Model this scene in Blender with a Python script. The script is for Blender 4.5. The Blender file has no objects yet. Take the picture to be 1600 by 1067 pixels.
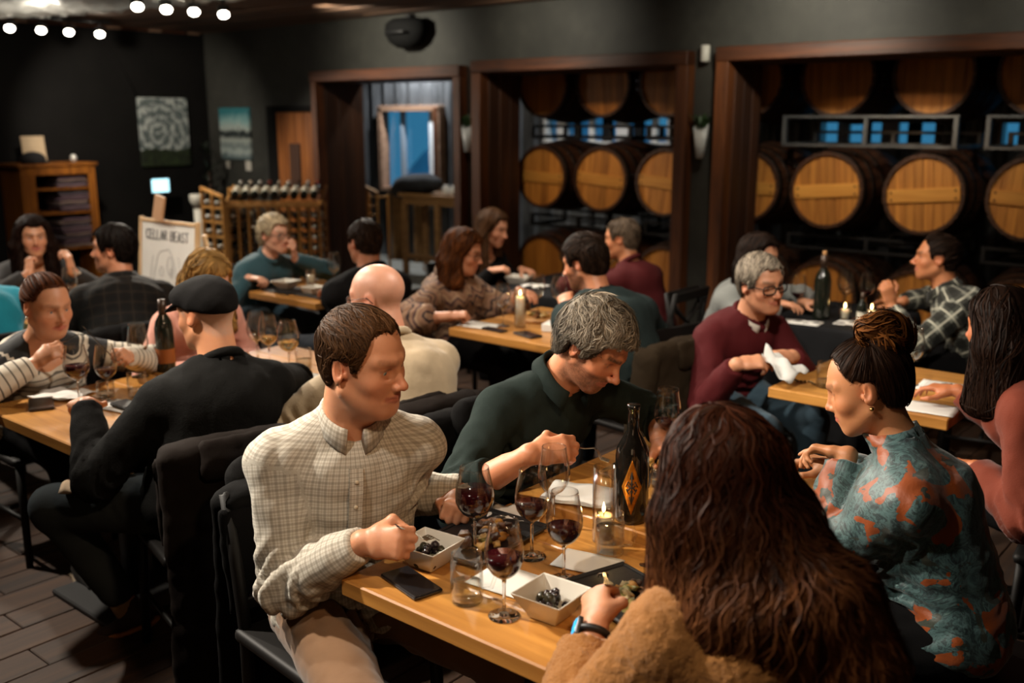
import bpy, math, random, numpy as np
from mathutils import Matrix, Vector
PI = math.pi
# ------------------------------------------------------------------ camera, world, lights, exposure
sc = bpy.context.scene
cam = bpy.data.objects.new('camera', bpy.data.cameras.new('camera')); sc.collection.objects.link(cam); sc.camera = cam
cam.data.sensor_width = 36; cam.data.lens = 36 * 1556 / 1600
cam.location = (0, 0, 1.78); cam.rotation_euler = (PI / 2 - math.atan(348 / 1556), 0, math.radians(40))
cam.data.dof.use_dof = True; cam.data.dof.focus_distance = 2.55; cam.data.dof.aperture_fstop = 2.2; cam.data.clip_start = .05
world = bpy.data.worlds.new('dusk_sky'); sc.world = world; world.use_nodes = True
world.node_tree.nodes['Background'].inputs[0].default_value = (.030, .17, .32, 1); world.node_tree.nodes['Background'].inputs[1].default_value = .8
sc.view_settings.view_transform = 'Standard'; sc.view_settings.look = 'None'; sc.view_settings.gamma = 1; sc.view_settings.use_curve_mapping = False
sc.view_settings.exposure = 0.38
sc.cycles.sample_clamp_indirect = 3.0; sc.cycles.caustics_reflective = False; sc.cycles.max_bounces = 12; sc.cycles.transparent_max_bounces = 24; sc.cycles.transmission_bounces = 12
WARM, NEUT, COOL = (1, .66, .38), (1, .90, .76), (.80, .92, 1)
def lamp(name, kind, loc, aim, energy, color, size=.1, angle=60, blend=.6):
    L = bpy.data.lights.new(name, kind); L.energy = energy; L.color = color
    if kind == 'AREA': L.size = size
    else: L.shadow_soft_size = size
    if kind == 'SPOT': L.spot_size = math.radians(angle); L.spot_blend = blend
    o = bpy.data.objects.new(name, L); sc.collection.objects.link(o); o.location = loc
    o.rotation_euler = (Vector(aim) - Vector(loc)).to_track_quat('-Z', 'Y').to_euler(); return o
# ceiling spots over the tables (track heads), added fill spots, wall washers, dim bounce of the room's other lamps
lamp('ceiling_spot_or_fill', 'SPOT', (-3.3, .75, 2.62), (-1.6, 1.75, .85), 400, NEUT, .05, 66)
lamp('ceiling_spot_or_fill', 'SPOT', (-4.3, 2.4, 2.62), (-1.7, 1.7, .8), 170, NEUT, .05, 58)
lamp('ceiling_spot_or_fill', 'SPOT', (-5.2, 1.2, 2.62), (-3.2, 2.2, .8), 330, NEUT, .05, 66)
lamp('ceiling_spot_or_fill', 'SPOT', (-6.9, 4.4, 2.5), (-4.7, 3.5, .8), 230, NEUT, .05, 66)
lamp('ceiling_spot_or_fill', 'SPOT', (-7.6, 2.2, 2.6), (-5.3, 2.7, .9), 200, NEUT, .05, 70)
lamp('ceiling_spot_or_fill', 'SPOT', (-5.0, 4.6, 2.62), (-3.2, 3.9, .8), 170, NEUT, .05, 70)
lamp('ceiling_spot_or_fill', 'SPOT', (-3.4, 3.3, 2.62), (-1.5, 3.9, .8), 120, NEUT, .05, 70)
lamp('ceiling_spot_or_fill', 'SPOT', (-1.5, .4, 2.62), (-.9, 2.2, .8), 60, NEUT, .05, 70)
lamp('ceiling_spot_or_fill', 'SPOT', (-1.6, 2.9, 2.62), (-3.5, 2.2, .9), 130, NEUT, .05, 62)
lamp('ceiling_spot_or_fill', 'SPOT', (-9.3, 4.6, 2.55), (-7.9, 5.9, .8), 170, NEUT, .05, 80)
lamp('ceiling_spot_or_fill', 'SPOT', (-8.6, 4.4, 2.55), (-10.2, 5.9, 1.4), 120, NEUT, .05, 75)
for x, e in ((-7.0, 66), (-5.2, 40), (-2.9, 78), (-1.2, 36)):
    lamp('wall_washer', 'SPOT', (x, 5.7, 2.66), (x - .1, 6.8, 2.35), e, (1, .92, .76), .05, 100, 1.0)
for x, e in ((-5.1, 60), (-2.6, 60)):
    lamp('barrel_spot', 'SPOT', (x, 5.3, 2.66), (x, 7.4, 1.0), e * .85, WARM, .05, 50, .7)
lamp('ceiling_spot_or_fill', 'SPOT', (-4.2, 2.0, 2.62), (-6.0, 2.9, .9), 120, NEUT, .05, 60)  # added fill spot, lifts the laughing woman's face
lamp('ceiling_spot_or_fill', 'SPOT', (-.1, 1.0, 2.62), (-1.8, 1.8, 1.2), 60, WARM, .06, 60)  # added warm fill for the faces at the front table
lamp('ceiling_spot_or_fill', 'SPOT', (-3.5, 4.3, 2.62), (-3.75, 5.15, .75), 75, NEUT, .05, 60)  # added for glow and sparkle on the narrow bay table
lamp('ceiling_spot_or_fill', 'SPOT', (-2.1, 4.2, 2.62), (-2.0, 5.15, .75), 75, NEUT, .05, 60)  # added likewise to brighten the wide bay table
lamp('ceiling_spot_or_fill', 'SPOT', (-2.9, 3.0, 2.62), (-3.1, 4.0, .75), 60, NEUT, .05, 60)
lamp('ceiling_spot_or_fill', 'SPOT', (-4.1, 2.9, 2.62), (-4.9, 3.8, .85), 85, NEUT, .05, 56)  # added to brighten the white bowl of the teal sweater woman
lamp('porch_lamp_or_fill', 'SPOT', (-9.0, 8.72, 2.74), (-9.0, 9.05, 2.1), 190, (.92, .96, 1), .03, 140, .6)
lamp('porch_lamp_or_fill', 'SPOT', (-6.2, 8.5, 2.6), (-6.2, 9.05, 1.7), 30, (.95, .97, 1), .03, 100, .6)  # added fill, no such fixture: brightens the white mullions behind the barrels
lamp('porch_lamp_or_fill', 'POINT', (-7.4, 7.7, 2.6), (-7, 8, 0), 9, NEUT, .05)
lamp('ceiling_spot_or_fill', 'SPOT', (-1.1, 2.4, 2.62), (-1.95, 3.95, 1.1), 120, NEUT, .05, 60)  # added fill for the face of the burgundy sweater man
lamp('room_bounce', 'AREA', (-3.5, 3.2, 2.68), (-3.5, 3.2, 0), 10, WARM, 5.0)
lamp('room_behind', 'AREA', (1.2, -1.6, 2.6), (-2.5, 2.2, .9), 15, WARM, 2.0)
# ------------------------------------------------------------------ helpers: objects, meshes, materials
V = np.array
def unit(v):
    v = V(v, float); n = np.linalg.norm(v); return v / n if n > 1e-9 else v
COL = bpy.context.scene.collection

def tag(o, label=None, cat=None, group=None, kind=None):
    if label: o['label'] = label
    if cat: o['category'] = cat
    if group: o['group'] = group
    if kind: o['kind'] = kind
    return o

def empty(name, loc=(0, 0, 0), rz=0.0, **kw):
    o = bpy.data.objects.new(name, None); COL.objects.link(o)
    o.location = loc; o.rotation_euler = (0, 0, rz); o.empty_display_size = .05
    return tag(o, **kw)

def link(name, me, mat=None, parent=None, loc=None, rot=None, smooth=False, **kw):
    o = bpy.data.objects.new(name, me); COL.objects.link(o)
    if mat is not None:
        for m in (mat if isinstance(mat, (list, tuple)) else [mat]): me.materials.append(m)
    if smooth and len(me.polygons):
        me.polygons.foreach_set('use_smooth', np.ones(len(me.polygons), bool))
    if parent is not None: o.parent = parent
    if loc is not None: o.location = loc
    if rot is not None: o.rotation_euler = rot
    return tag(o, **kw)

def again(o, parent=None, loc=None, rot=None, **kw):
    c = o.copy(); COL.objects.link(c)
    if parent is not None: c.parent = parent
    if loc is not None: c.location = loc
    if rot is not None: c.rotation_euler = rot
    for k in ('label',):
        if k in c.keys() and k in kw: del c[k]
    return tag(c, **kw)

def copy_tree(o, parent=None, top=True, **kw):
    c = o.copy(); COL.objects.link(c)
    if not top: c.parent = parent
    for ch in list(o.children): copy_tree(ch, c, False)
    if top: tag(c, **kw)
    return c

def pymesh(name, verts, faces):
    me = bpy.data.meshes.new(name); me.from_pydata([tuple(v) for v in verts], [], [tuple(f) for f in faces]); me.update(); return me

class MB:
    """collects simple closed shapes into one mesh"""
    def __init__(s): s.v = []; s.f = []; s.m = []; s.sm = []
    def add(s, vs, fs, mi=0, sm=False):
        b = len(s.v); s.v += [tuple(map(float, v)) for v in vs]
        s.f += [tuple(b + i for i in f) for f in fs]; s.m += [mi] * len(fs); s.sm += [sm] * len(fs); return s
    def box(s, c, d, rz=0, ry=0, rx=0, bev=0, mi=0):
        c = V(c, float); h = V(d, float) / 2
        M = np.array((Matrix.Rotation(rz, 3, 'Z') @ Matrix.Rotation(ry, 3, 'Y') @ Matrix.Rotation(rx, 3, 'X')))
        if bev <= 0:
            vs = [V((x, y, z)) * h for x in (-1, 1) for y in (-1, 1) for z in (-1, 1)]
            fs = [(0, 1, 3, 2), (4, 6, 7, 5), (0, 4, 5, 1), (2, 3, 7, 6), (0, 2, 6, 4), (1, 5, 7, 3)]
        else:
            b = min(bev, *(h * .98)); vs = []; ix = {}
            for x in (-1, 1):
                for y in (-1, 1):
                    for z in (-1, 1):
                        sg = V((x, y, z)) 
                        for a in range(3):
                            q = sg * (h - b); q[a] = sg[a] * h[a]; ix[(x, y, z, a)] = len(vs); vs.append(q)
            fs = []
            I = lambda x, y, z, a: ix[(x, y, z, a)]
            for sgn in (-1, 1):
                fs.append([I(sgn, *t, 0) for t in ((-1, -1), (1, -1), (1, 1), (-1, 1))][::sgn])
                fs.append([I(t[0], sgn, t[1], 1) for t in ((-1, -1), (-1, 1), (1, 1), (1, -1))][::sgn])
                fs.append([I(t[0], t[1], sgn, 2) for t in ((-1, -1), (1, -1), (1, 1), (-1, 1))][::sgn])
            for a in (-1, 1):
                for c2 in (-1, 1):
                    fs.append([I(a, c2, -1, 0), I(a, c2, 1, 0), I(a, c2, 1, 1), I(a, c2, -1, 1)][::a * c2])
                    fs.append([I(a, -1, c2, 0), I(a, -1, c2, 2), I(a, 1, c2, 2), I(a, 1, c2, 0)][::a * c2])
                    fs.append([I(-1, a, c2, 1), I(1, a, c2, 1), I(1, a, c2, 2), I(-1, a, c2, 2)][::a * c2])
                    for z in (-1, 1): fs.append([I(a, c2, z, k) for k in range(3)][::a * c2 * z])
        s.add([c + M @ v for v in vs], fs, mi); return s
    def tube(s, pts, r, n=8, mi=0, closed=False, cap=True):
        pts = [V(p, float) for p in pts]; k = len(pts); rs = r if hasattr(r, '__len__') else [r] * k
        vs = []; t0 = unit(pts[1] - pts[0]); ref = unit(np.cross(t0, (0, 0, 1) if abs(t0[2]) < .9 else (1, 0, 0)))
        for i, p in enumerate(pts):
            if closed: t = unit(pts[(i + 1) % k] - pts[i - 1])
            else: t = unit(pts[min(i + 1, k - 1)] - pts[max(i - 1, 0)])
            ref = unit(ref - t * (ref @ t)); o = np.cross(t, ref)
            for j in range(n):
                a = 2 * PI * j / n; vs.append(p + rs[i] * (math.cos(a) * ref + math.sin(a) * o))
        fs = []
        for i in range(k if closed else k - 1):
            i2 = (i + 1) % k
            for j in range(n): fs.append((i * n + j, i * n + (j + 1) % n, i2 * n + (j + 1) % n, i2 * n + j))
        if cap and not closed: fs += [tuple(range(n))[::-1], tuple((k - 1) * n + j for j in range(n))]
        s.add(vs, fs, mi, True); return s
    def lathe(s, prof, n=24, c=(0, 0, 0), mi=0, cap0=True, cap1=True, sx=1, sy=1, sm=True):
        vs = []; fs = []
        for r, z in prof:
            for j in range(n):
                a = 2 * PI * j / n; vs.append((c[0] + sx * r * math.cos(a), c[1] + sy * r * math.sin(a), c[2] + z))
        for i in range(len(prof) - 1):
            for j in range(n): fs.append((i * n + j, i * n + (j + 1) % n, (i + 1) * n + (j + 1) % n, (i + 1) * n + j))
        if cap0: fs.append(tuple(range(n))[::-1])
        if cap1: fs.append(tuple((len(prof) - 1) * n + j for j in range(n)))
        s.add(vs, fs, mi, sm); return s
    def ball(s, c, r, n=12, mi=0):
        R = V(r if hasattr(r, '__len__') else (r, r, r), float)
        pr = [(max(1e-4, math.sin(PI * i / n)), -math.cos(PI * i / n)) for i in range(n + 1)]
        vs = []; fs = []; m = 2 * n
        for q, z in pr:
            for j in range(m): vs.append(V(c) + R * V((q * math.cos(2 * PI * j / m), q * math.sin(2 * PI * j / m), z)))
        for i in range(n):
            for j in range(m): fs.append((i * m + j, i * m + (j + 1) % m, (i + 1) * m + (j + 1) % m, (i + 1) * m + j))
        s.add(vs, fs, mi, True); return s
    def mesh(s, name):
        me = pymesh(name, s.v, s.f)
        me.polygons.foreach_set('material_index', V(s.m, 'i')); me.polygons.foreach_set('use_smooth', V(s.sm, bool)); return me
    def build(s, name, mat, parent=None, **kw):
        return link(name, s.mesh(name), mat, parent, **kw)

# ---- materials
def srgb(h):
    h = h.lstrip('#'); c = [int(h[i:i + 2], 16) / 255 for i in (0, 2, 4)]
    return tuple(x / 12.92 if x <= .04045 else ((x + .055) / 1.055) ** 2.4 for x in c) + (1,)

class NT:
    def __init__(s, name):
        s.m = bpy.data.materials.new(name); s.m.use_nodes = True; s.t = s.m.node_tree; s.t.nodes.clear()
        s.out = s.n('ShaderNodeOutputMaterial'); s.b = s.n('ShaderNodeBsdfPrincipled'); s.l(s.b.outputs[0], s.out.inputs[0])
    def n(s, k, **kw):
        x = s.t.nodes.new(k)
        for a, b in kw.items():
            if a.startswith('i_'): x.inputs[a[2:].replace('_', ' ')].default_value = b
            else: setattr(x, a, b)
        return x
    def l(s, a, b): s.t.links.new(a, b)
    def set(s, **kw):
        for a, b in kw.items():
            k = a.replace('_', ' ')
            if hasattr(b, 'node'): s.l(b, s.b.inputs[k])
            else: s.b.inputs[k].default_value = b
        return s
    def coord(s, kind='Object', scale=(1, 1, 1), rot=(0, 0, 0)):
        if kind.startswith('@'):
            a = s.n('ShaderNodeAttribute', attribute_name=kind[1:]); o = a.outputs['Vector']
        else: o = s.n('ShaderNodeTexCoord').outputs[kind]
        mp = s.n('ShaderNodeMapping'); mp.inputs['Scale'].default_value = scale; mp.inputs['Rotation'].default_value = rot
        s.l(o, mp.inputs[0]); return mp.outputs[0]
    def noise(s, vec, scale=5, detail=4, rough=.55, dist=0, out='Fac'):
        x = s.n('ShaderNodeTexNoise'); x.inputs['Scale'].default_value = scale; x.inputs['Detail'].default_value = detail
        x.inputs['Roughness'].default_value = rough; x.inputs['Distortion'].default_value = dist
        s.l(vec, x.inputs['Vector']); return x.outputs[out]
    def ramp(s, fac, stops, interp='LINEAR'):
        r = s.n('ShaderNodeValToRGB'); cr = r.color_ramp; cr.interpolation = interp
        while len(cr.elements) < len(stops): cr.elements.new(.5)
        for e, (p, c) in zip(cr.elements, stops): e.position = p; e.color = c if not isinstance(c, str) else srgb(c)
        s.l(fac, r.inputs[0]); return r.outputs[0]
    def math(s, op, a, b=None, c=None):
        x = s.n('ShaderNodeMath', operation=op)
        for i, v in enumerate((a, b, c)):
            if v is None: continue
            if hasattr(v, 'node'): s.l(v, x.inputs[i])
            else: x.inputs[i].default_value = v
        return x.outputs[0]
    def mix(s, fac, a, b, blend='MIX'):
        x = s.n('ShaderNodeMix', data_type='RGBA', blend_type=blend)
        for i, v in ((0, fac), (6, a), (7, b)):
            if hasattr(v, 'node'): s.l(v, x.inputs[i])
            else: x.inputs[i].default_value = v if i == 0 else (srgb(v) if isinstance(v, str) else v)
        return x.outputs[2]
    def bump(s, h, strength=.3, dist=.01):
        x = s.n('ShaderNodeBump'); x.inputs['Strength'].default_value = strength; x.inputs['Distance'].default_value = dist
        s.l(h, x.inputs['Height']); s.l(x.outputs[0], s.b.inputs['Normal']); return s
    def sep(s, vec):
        x = s.n('ShaderNodeSeparateXYZ'); s.l(vec, x.inputs[0]); return x.outputs

_mc = {}
def flat(name, col, rough=.6, metal=0, spec=.5, bump=0, bscale=60, var=.0, vscale=6, coat=0, emit=None, estr=0, sss=0):
    if name in _mc: return _mc[name]
    t = NT(name); c = srgb(col) if isinstance(col, str) else col
    t.set(Roughness=rough, Metallic=metal, Specular_IOR_Level=spec, Coat_Weight=coat)
    co = t.coord()
    if var:
        n = t.noise(co, vscale, 4)
        d = tuple(x * (1 - var) for x in c[:3]) + (1,); e = tuple(min(1, x * (1 + var)) for x in c[:3]) + (1,)
        t.set(Base_Color=t.ramp(n, [(.3, d), (.7, e)]))
    else: t.set(Base_Color=c)
    if bump: t.bump(t.noise(co, bscale, 3), bump, .01)
    if emit: t.set(Emission_Color=srgb(emit), Emission_Strength=estr)
    if sss: t.set(Subsurface_Weight=sss, Subsurface_Radius=(.02, .008, .004))
    _mc[name] = t.m; return t.m

def wood(name, c1, c2, rough=.45, axis=0, scale=1.0, coat=0, bump=.15, objvar=.0):
    """straight-grained wood; grain runs along the given object axis"""
    if name in _mc: return _mc[name]
    t = NT(name); sc = [14 * scale] * 3; sc[axis] = .9 * scale
    co = t.coord('Object', tuple(sc))
    oi = t.n('ShaderNodeObjectInfo')
    add = t.n('ShaderNodeVectorMath', operation='ADD'); t.l(co, add.inputs[0])
    mul = t.n('ShaderNodeMath', operation='MULTIPLY'); t.l(oi.outputs['Random'], mul.inputs[0]); mul.inputs[1].default_value = 37.
    t.l(mul.outputs[0], add.inputs[1]); v = add.outputs[0]
    n1 = t.noise(v, 1.0, 5, .6, 1.2); n2 = t.noise(v, 6.0, 3, .6)
    f = t.math('ADD', t.math('MULTIPLY', n1, .75), t.math('MULTIPLY', n2, .25))
    col = t.ramp(f, [(.32, c1), (.5, tuple((a + b) / 2 for a, b in zip(srgb(c1), srgb(c2)))), (.68, c2)])
    if objvar:
        h = t.n('ShaderNodeHueSaturation'); t.l(col, h.inputs['Color'])
        t.l(t.math('ADD', t.math('MULTIPLY', oi.outputs['Random'], objvar * 2), 1 - objvar), h.inputs['Value']); col = h.outputs[0]
    t.set(Base_Color=col, Roughness=rough, Coat_Weight=coat, Coat_Roughness=.25)
    t.bump(f, bump, .004); _mc[name] = t.m; return t.m

def glass(name='clear_glass', col=(.985, .985, .98, 1), rough=0.0, ior=1.45):
    """thin clear glass: light passes straight through the wall, the surface reflects by how grazing the view is (Schlick)"""
    if name in _mc: return _mc[name]
    t = NT(name); tr = t.n('ShaderNodeBsdfTransparent'); tr.inputs[0].default_value = col; gl = t.n('ShaderNodeBsdfGlossy'); gl.inputs['Roughness'].default_value = .045
    lw = t.n('ShaderNodeLayerWeight'); lw.inputs[0].default_value = .5; r0 = ((ior - 1) / (ior + 1)) ** 2; mx = t.n('ShaderNodeMixShader')
    t.l(t.math('MULTIPLY_ADD', t.math('POWER', lw.outputs['Facing'], 2.4), .92, r0), mx.inputs[0]); t.l(tr.outputs[0], mx.inputs[1]); t.l(gl.outputs[0], mx.inputs[2])
    t.l(mx.outputs[0], t.out.inputs[0]); t.t.nodes.remove(t.b); _mc[name] = t.m; return t.m
# ------------------------------------------------------------------ smooth solid modelling: distance fields meshed by surface nets
class Prim:
    __slots__ = ('k', 'a', 'op', 's', 'lo', 'hi')
    def __init__(p, k, a, op, s, lo, hi): p.k, p.a, p.op, p.s, p.lo, p.hi = k, a, op, s, lo, hi

def cap(p0, p1, r0, r1=None, op='u', s=.02):
    p0, p1 = V(p0, float), V(p1, float); r1 = r0 if r1 is None else r1; m = max(r0, r1)
    return Prim('cap', (p0, p1, r0, r1), op, s, np.minimum(p0, p1) - m, np.maximum(p0, p1) + m)
def cut(p0, p1, r0, r1=None, op='u', s=.0):
    """a cone with flat ends"""
    p0, p1 = V(p0, float), V(p1, float); r1 = r0 if r1 is None else r1; m = max(r0, r1)
    return Prim('cut', (p0, p1, r0, r1), op, s, np.minimum(p0, p1) - m, np.maximum(p0, p1) + m)
def ell(c, r, R=None, op='u', s=.02):
    c = V(c, float); r = V(r, float); R = np.eye(3) if R is None else V(R, float); e = np.abs(R) @ r
    return Prim('ell', (c, r, R), op, s, c - e, c + e)
def ecap(p0, p1, w, a0, b0, a1=None, b1=None, op='u', s=.02):
    """capsule with an elliptic section: half width a along w, half depth b across it"""
    p0, p1 = V(p0, float), V(p1, float); a1 = a0 if a1 is None else a1; b1 = b0 if b1 is None else b1
    m = max(a0, a1, b0, b1)
    return Prim('ecap', (p0, p1, unit(w), a0, b0, a1, b1), op, s, np.minimum(p0, p1) - m, np.maximum(p0, p1) + m)
def rbox(c, h, R=None, r=.01, op='u', s=.01):
    c = V(c, float); h = V(h, float); R = np.eye(3) if R is None else V(R, float); e = np.abs(R) @ (h + r)
    return Prim('box', (c, h, R, r), op, s, c - e, c + e)
def fnp(f, op='i', s=.006, lo=None, hi=None):
    b = 1e6
    return Prim('fn', f, op, s, V((-b,) * 3) if lo is None else V(lo, float), V((b,) * 3) if hi is None else V(hi, float))

def pdist(p, X, Y, Z):
    if p.k == 'fn': return p.a(X, Y, Z)
    if p.k in ('cap', 'cut', 'ecap'):
        p0, p1 = p.a[0], p.a[1]; d = p1 - p0; L2 = max(d @ d, 1e-9)
        x, y, z = X - p0[0], Y - p0[1], Z - p0[2]
        h = (x * d[0] + y * d[1] + z * d[2]) / L2
        hc = np.clip(h, 0, 1)
        if p.k == 'cap':
            x = x - hc * d[0]; y = y - hc * d[1]; z = z - hc * d[2]
            return np.sqrt(x * x + y * y + z * z) - (p.a[2] + (p.a[3] - p.a[2]) * hc)
        if p.k == 'cut':
            x = x - h * d[0]; y = y - h * d[1]; z = z - h * d[2]; L = math.sqrt(L2)
            return np.maximum(np.sqrt(x * x + y * y + z * z) - (p.a[2] + (p.a[3] - p.a[2]) * hc), np.maximum(-h, h - 1) * L)
        w, a0, b0, a1, b1 = p.a[2:]; t = d / math.sqrt(L2); w = unit(w - t * (w @ t)); n = np.cross(t, w)
        x = x - hc * d[0]; y = y - hc * d[1]; z = z - hc * d[2]
        A = a0 + (a1 - a0) * hc; B = b0 + (b1 - b0) * hc; C = np.minimum(A, B)
        qw = (x * w[0] + y * w[1] + z * w[2]) / A; qn = (x * n[0] + y * n[1] + z * n[2]) / B; qt = (x * t[0] + y * t[1] + z * t[2]) / C
        k0 = np.sqrt(qw * qw + qn * qn + qt * qt); k1 = np.sqrt((qw / A) ** 2 + (qn / B) ** 2 + (qt / C) ** 2) + 1e-9
        return k0 * (k0 - 1) / k1
    c, h, R = p.a[0], p.a[1], p.a[2]
    x, y, z = X - c[0], Y - c[1], Z - c[2]
    q = [x * R[0, i] + y * R[1, i] + z * R[2, i] for i in range(3)]
    if p.k == 'ell':
        k0 = np.sqrt(sum((q[i] / h[i]) ** 2 for i in range(3))); k1 = np.sqrt(sum((q[i] / h[i] ** 2) ** 2 for i in range(3))) + 1e-9
        return k0 * (k0 - 1) / k1
    q = [np.abs(q[i]) - h[i] for i in range(3)]
    return np.sqrt(sum(np.maximum(a, 0) ** 2 for a in q)) + np.minimum(np.maximum(np.maximum(q[0], q[1]), q[2]), 0) - p.a[3]

def comb(F, d, op, k):
    if op == 'u':
        if k <= 0: return np.minimum(F, d)
        h = np.maximum(k - np.abs(F - d), 0) / k; return np.minimum(F, d) - h * h * k * .25
    if op == 's': d = -d
    if k <= 0: return np.maximum(F, d)
    h = np.maximum(k - np.abs(F - d), 0) / k; return np.maximum(F, d) + h * h * k * .25

def sdf_at(prims, P, far=.08):
    X, Y, Z = P[:, 0], P[:, 1], P[:, 2]; F = np.full(len(P), far)
    for p in prims:
        m = p.s + far
        I = np.nonzero((X > p.lo[0] - m) & (X < p.hi[0] + m) & (Y > p.lo[1] - m) & (Y < p.hi[1] + m) & (Z > p.lo[2] - m) & (Z < p.hi[2] + m))[0]
        if len(I): F[I] = comb(F[I], pdist(p, X[I], Y[I], Z[I]), p.op, p.s)
    return F

def axis_grid(lo, hi, step, fine):
    """coordinates from lo to hi at 'step', finer inside each (a, b, h) of fine"""
    x = lo; out = [x]
    while x < hi:
        h = step
        for a, b, f in fine:
            if a - f <= x <= b: h = min(h, f)
            elif x < a < x + h: h = max(f, a - x)
        x += h; out.append(x)
    return np.array(out)

def sdf_mesh(prims, step, fine=(), lo=None, hi=None):
    """fine: list of (lo3, hi3, h) boxes meshed more densely"""
    ad = [p for p in prims if p.op == 'u']
    L = np.min([p.lo for p in ad], axis=0) - .03 if lo is None else V(lo); H = np.max([p.hi for p in ad], axis=0) + .03 if hi is None else V(hi)
    ax = [axis_grid(L[i], H[i], step, [(b[0][i], b[1][i], b[2]) for b in fine]) for i in range(3)]
    F = np.full([len(a) for a in ax], .06, np.float32)
    for p in prims:
        m = max(p.s, 0) + .025
        sl = []
        for i in range(3):
            a = np.searchsorted(ax[i], p.lo[i] - m); b = np.searchsorted(ax[i], p.hi[i] + m); sl.append(slice(max(0, a - 1), b + 1))
        X = ax[0][sl[0]][:, None, None].astype(np.float32); Y = ax[1][sl[1]][None, :, None].astype(np.float32); Z = ax[2][sl[2]][None, None, :].astype(np.float32)
        if X.size == 0 or Y.size == 0 or Z.size == 0: continue
        d = pdist(p, X, Y, Z); F[tuple(sl)] = comb(F[tuple(sl)], d, p.op, p.s)
    return surface_nets(F, ax)

def surface_nets(F, ax):
    ins = F < 0
    n = [s - 1 for s in F.shape]
    cnt = np.zeros(n, np.int8)
    for dx in (0, 1):
        for dy in (0, 1):
            for dz in (0, 1): cnt += ins[dx:dx + n[0], dy:dy + n[1], dz:dz + n[2]]
    act = (cnt > 0) & (cnt < 8); I = np.argwhere(act); ids = np.full(n, -1, np.int32); ids[act] = np.arange(len(I))
    acc = np.zeros((len(I), 3)); num = np.zeros(len(I))
    for a in range(3):
        o = [i for i in range(3) if i != a]
        for u in (0, 1):
            for v in (0, 1):
                c0 = I.copy(); c0[:, o[0]] += u; c0[:, o[1]] += v; c1 = c0.copy(); c1[:, a] += 1
                f0 = F[c0[:, 0], c0[:, 1], c0[:, 2]]; f1 = F[c1[:, 0], c1[:, 1], c1[:, 2]]
                M = (f0 < 0) != (f1 < 0); t = np.where(M, f0 / np.where(f0 == f1, 1, f0 - f1), 0)
                P = np.stack([ax[i][c0[:, i]] for i in range(3)], 1); P[:, a] += t * (ax[a][c1[:, a]] - ax[a][c0[:, a]])
                acc += P * M[:, None]; num += M
    verts = acc / np.maximum(num, 1)[:, None]
    quads = []
    for a in range(3):
        b, c = (a + 1) % 3, (a + 2) % 3
        s0 = [slice(None)] * 3; s1 = [slice(None)] * 3; s0[a] = slice(0, -1); s1[a] = slice(1, None)
        A, B = ins[tuple(s0)], ins[tuple(s1)]; E = np.argwhere(A != B)
        E = E[(E[:, b] > 0) & (E[:, c] > 0) & (E[:, b] < F.shape[b] - 1) & (E[:, c] < F.shape[c] - 1)]
        fl = A[E[:, 0], E[:, 1], E[:, 2]]
        def cell(db, dc):
            q = E.copy(); q[:, b] += db; q[:, c] += dc; return ids[q[:, 0], q[:, 1], q[:, 2]]
        Q = np.stack([cell(-1, -1), cell(0, -1), cell(0, 0), cell(-1, 0)], 1)
        Q[~fl] = Q[~fl][:, ::-1]; quads.append(Q)
    return verts, np.concatenate(quads)

def np_mesh(name, v, q, smooth=True):
    me = bpy.data.meshes.new(name); k = q.shape[1] if len(q) else 4
    me.vertices.add(len(v)); me.vertices.foreach_set('co', np.ascontiguousarray(v, np.float32).ravel())
    me.loops.add(len(q) * k); me.loops.foreach_set('vertex_index', np.ascontiguousarray(q, np.int32).ravel())
    me.polygons.add(len(q)); me.polygons.foreach_set('loop_start', np.arange(0, len(q) * k, k, dtype=np.int32))
    me.polygons.foreach_set('use_smooth', np.full(len(q), smooth, bool)); me.update(calc_edges=True); return me

def vnormals(v, q):
    n = np.zeros_like(v); e = np.cross(v[q[:, 2]] - v[q[:, 0]], v[q[:, 3 % q.shape[1]]] - v[q[:, 1]])
    for i in range(q.shape[1]): np.add.at(n, q[:, i], e)
    return n / (np.linalg.norm(n, axis=1, keepdims=True) + 1e-12)

def relax(v, q, it=2, f=.5):
    for _ in range(it):
        a = np.zeros_like(v); c = np.zeros(len(v))
        for i in range(q.shape[1]):
            j = q[:, (i + 1) % q.shape[1]]; np.add.at(a, q[:, i], v[j]); np.add.at(a, j, v[q[:, i]])
            np.add.at(c, q[:, i], 1); np.add.at(c, j, 1)
        v = v + f * (a / np.maximum(c, 1)[:, None] - v)
    return v

_rs = np.random.RandomState(5); _perm = _rs.permutation(256); _perm = np.concatenate([_perm, _perm, _perm]); _g3 = _rs.normal(size=(256, 3)); _g3 /= np.linalg.norm(_g3, axis=1, keepdims=True)
def pnoise(P):
    """gradient noise at points, about -.7 .. .7"""
    i = np.floor(P).astype(int); f = P - i; u = f * f * f * (f * (f * 6 - 15) + 10); i &= 255; r = 0
    for dx in (0, 1):
        for dy in (0, 1):
            for dz in (0, 1):
                h = _perm[_perm[_perm[(i[:, 0] + dx) & 255] + ((i[:, 1] + dy) & 255)] + ((i[:, 2] + dz) & 255)]
                g = _g3[h]; w = (u[:, 0] if dx else 1 - u[:, 0]) * (u[:, 1] if dy else 1 - u[:, 1]) * (u[:, 2] if dz else 1 - u[:, 2])
                r = r + w * (g[:, 0] * (f[:, 0] - dx) + g[:, 1] * (f[:, 1] - dy) + g[:, 2] * (f[:, 2] - dz))
    return r

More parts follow.
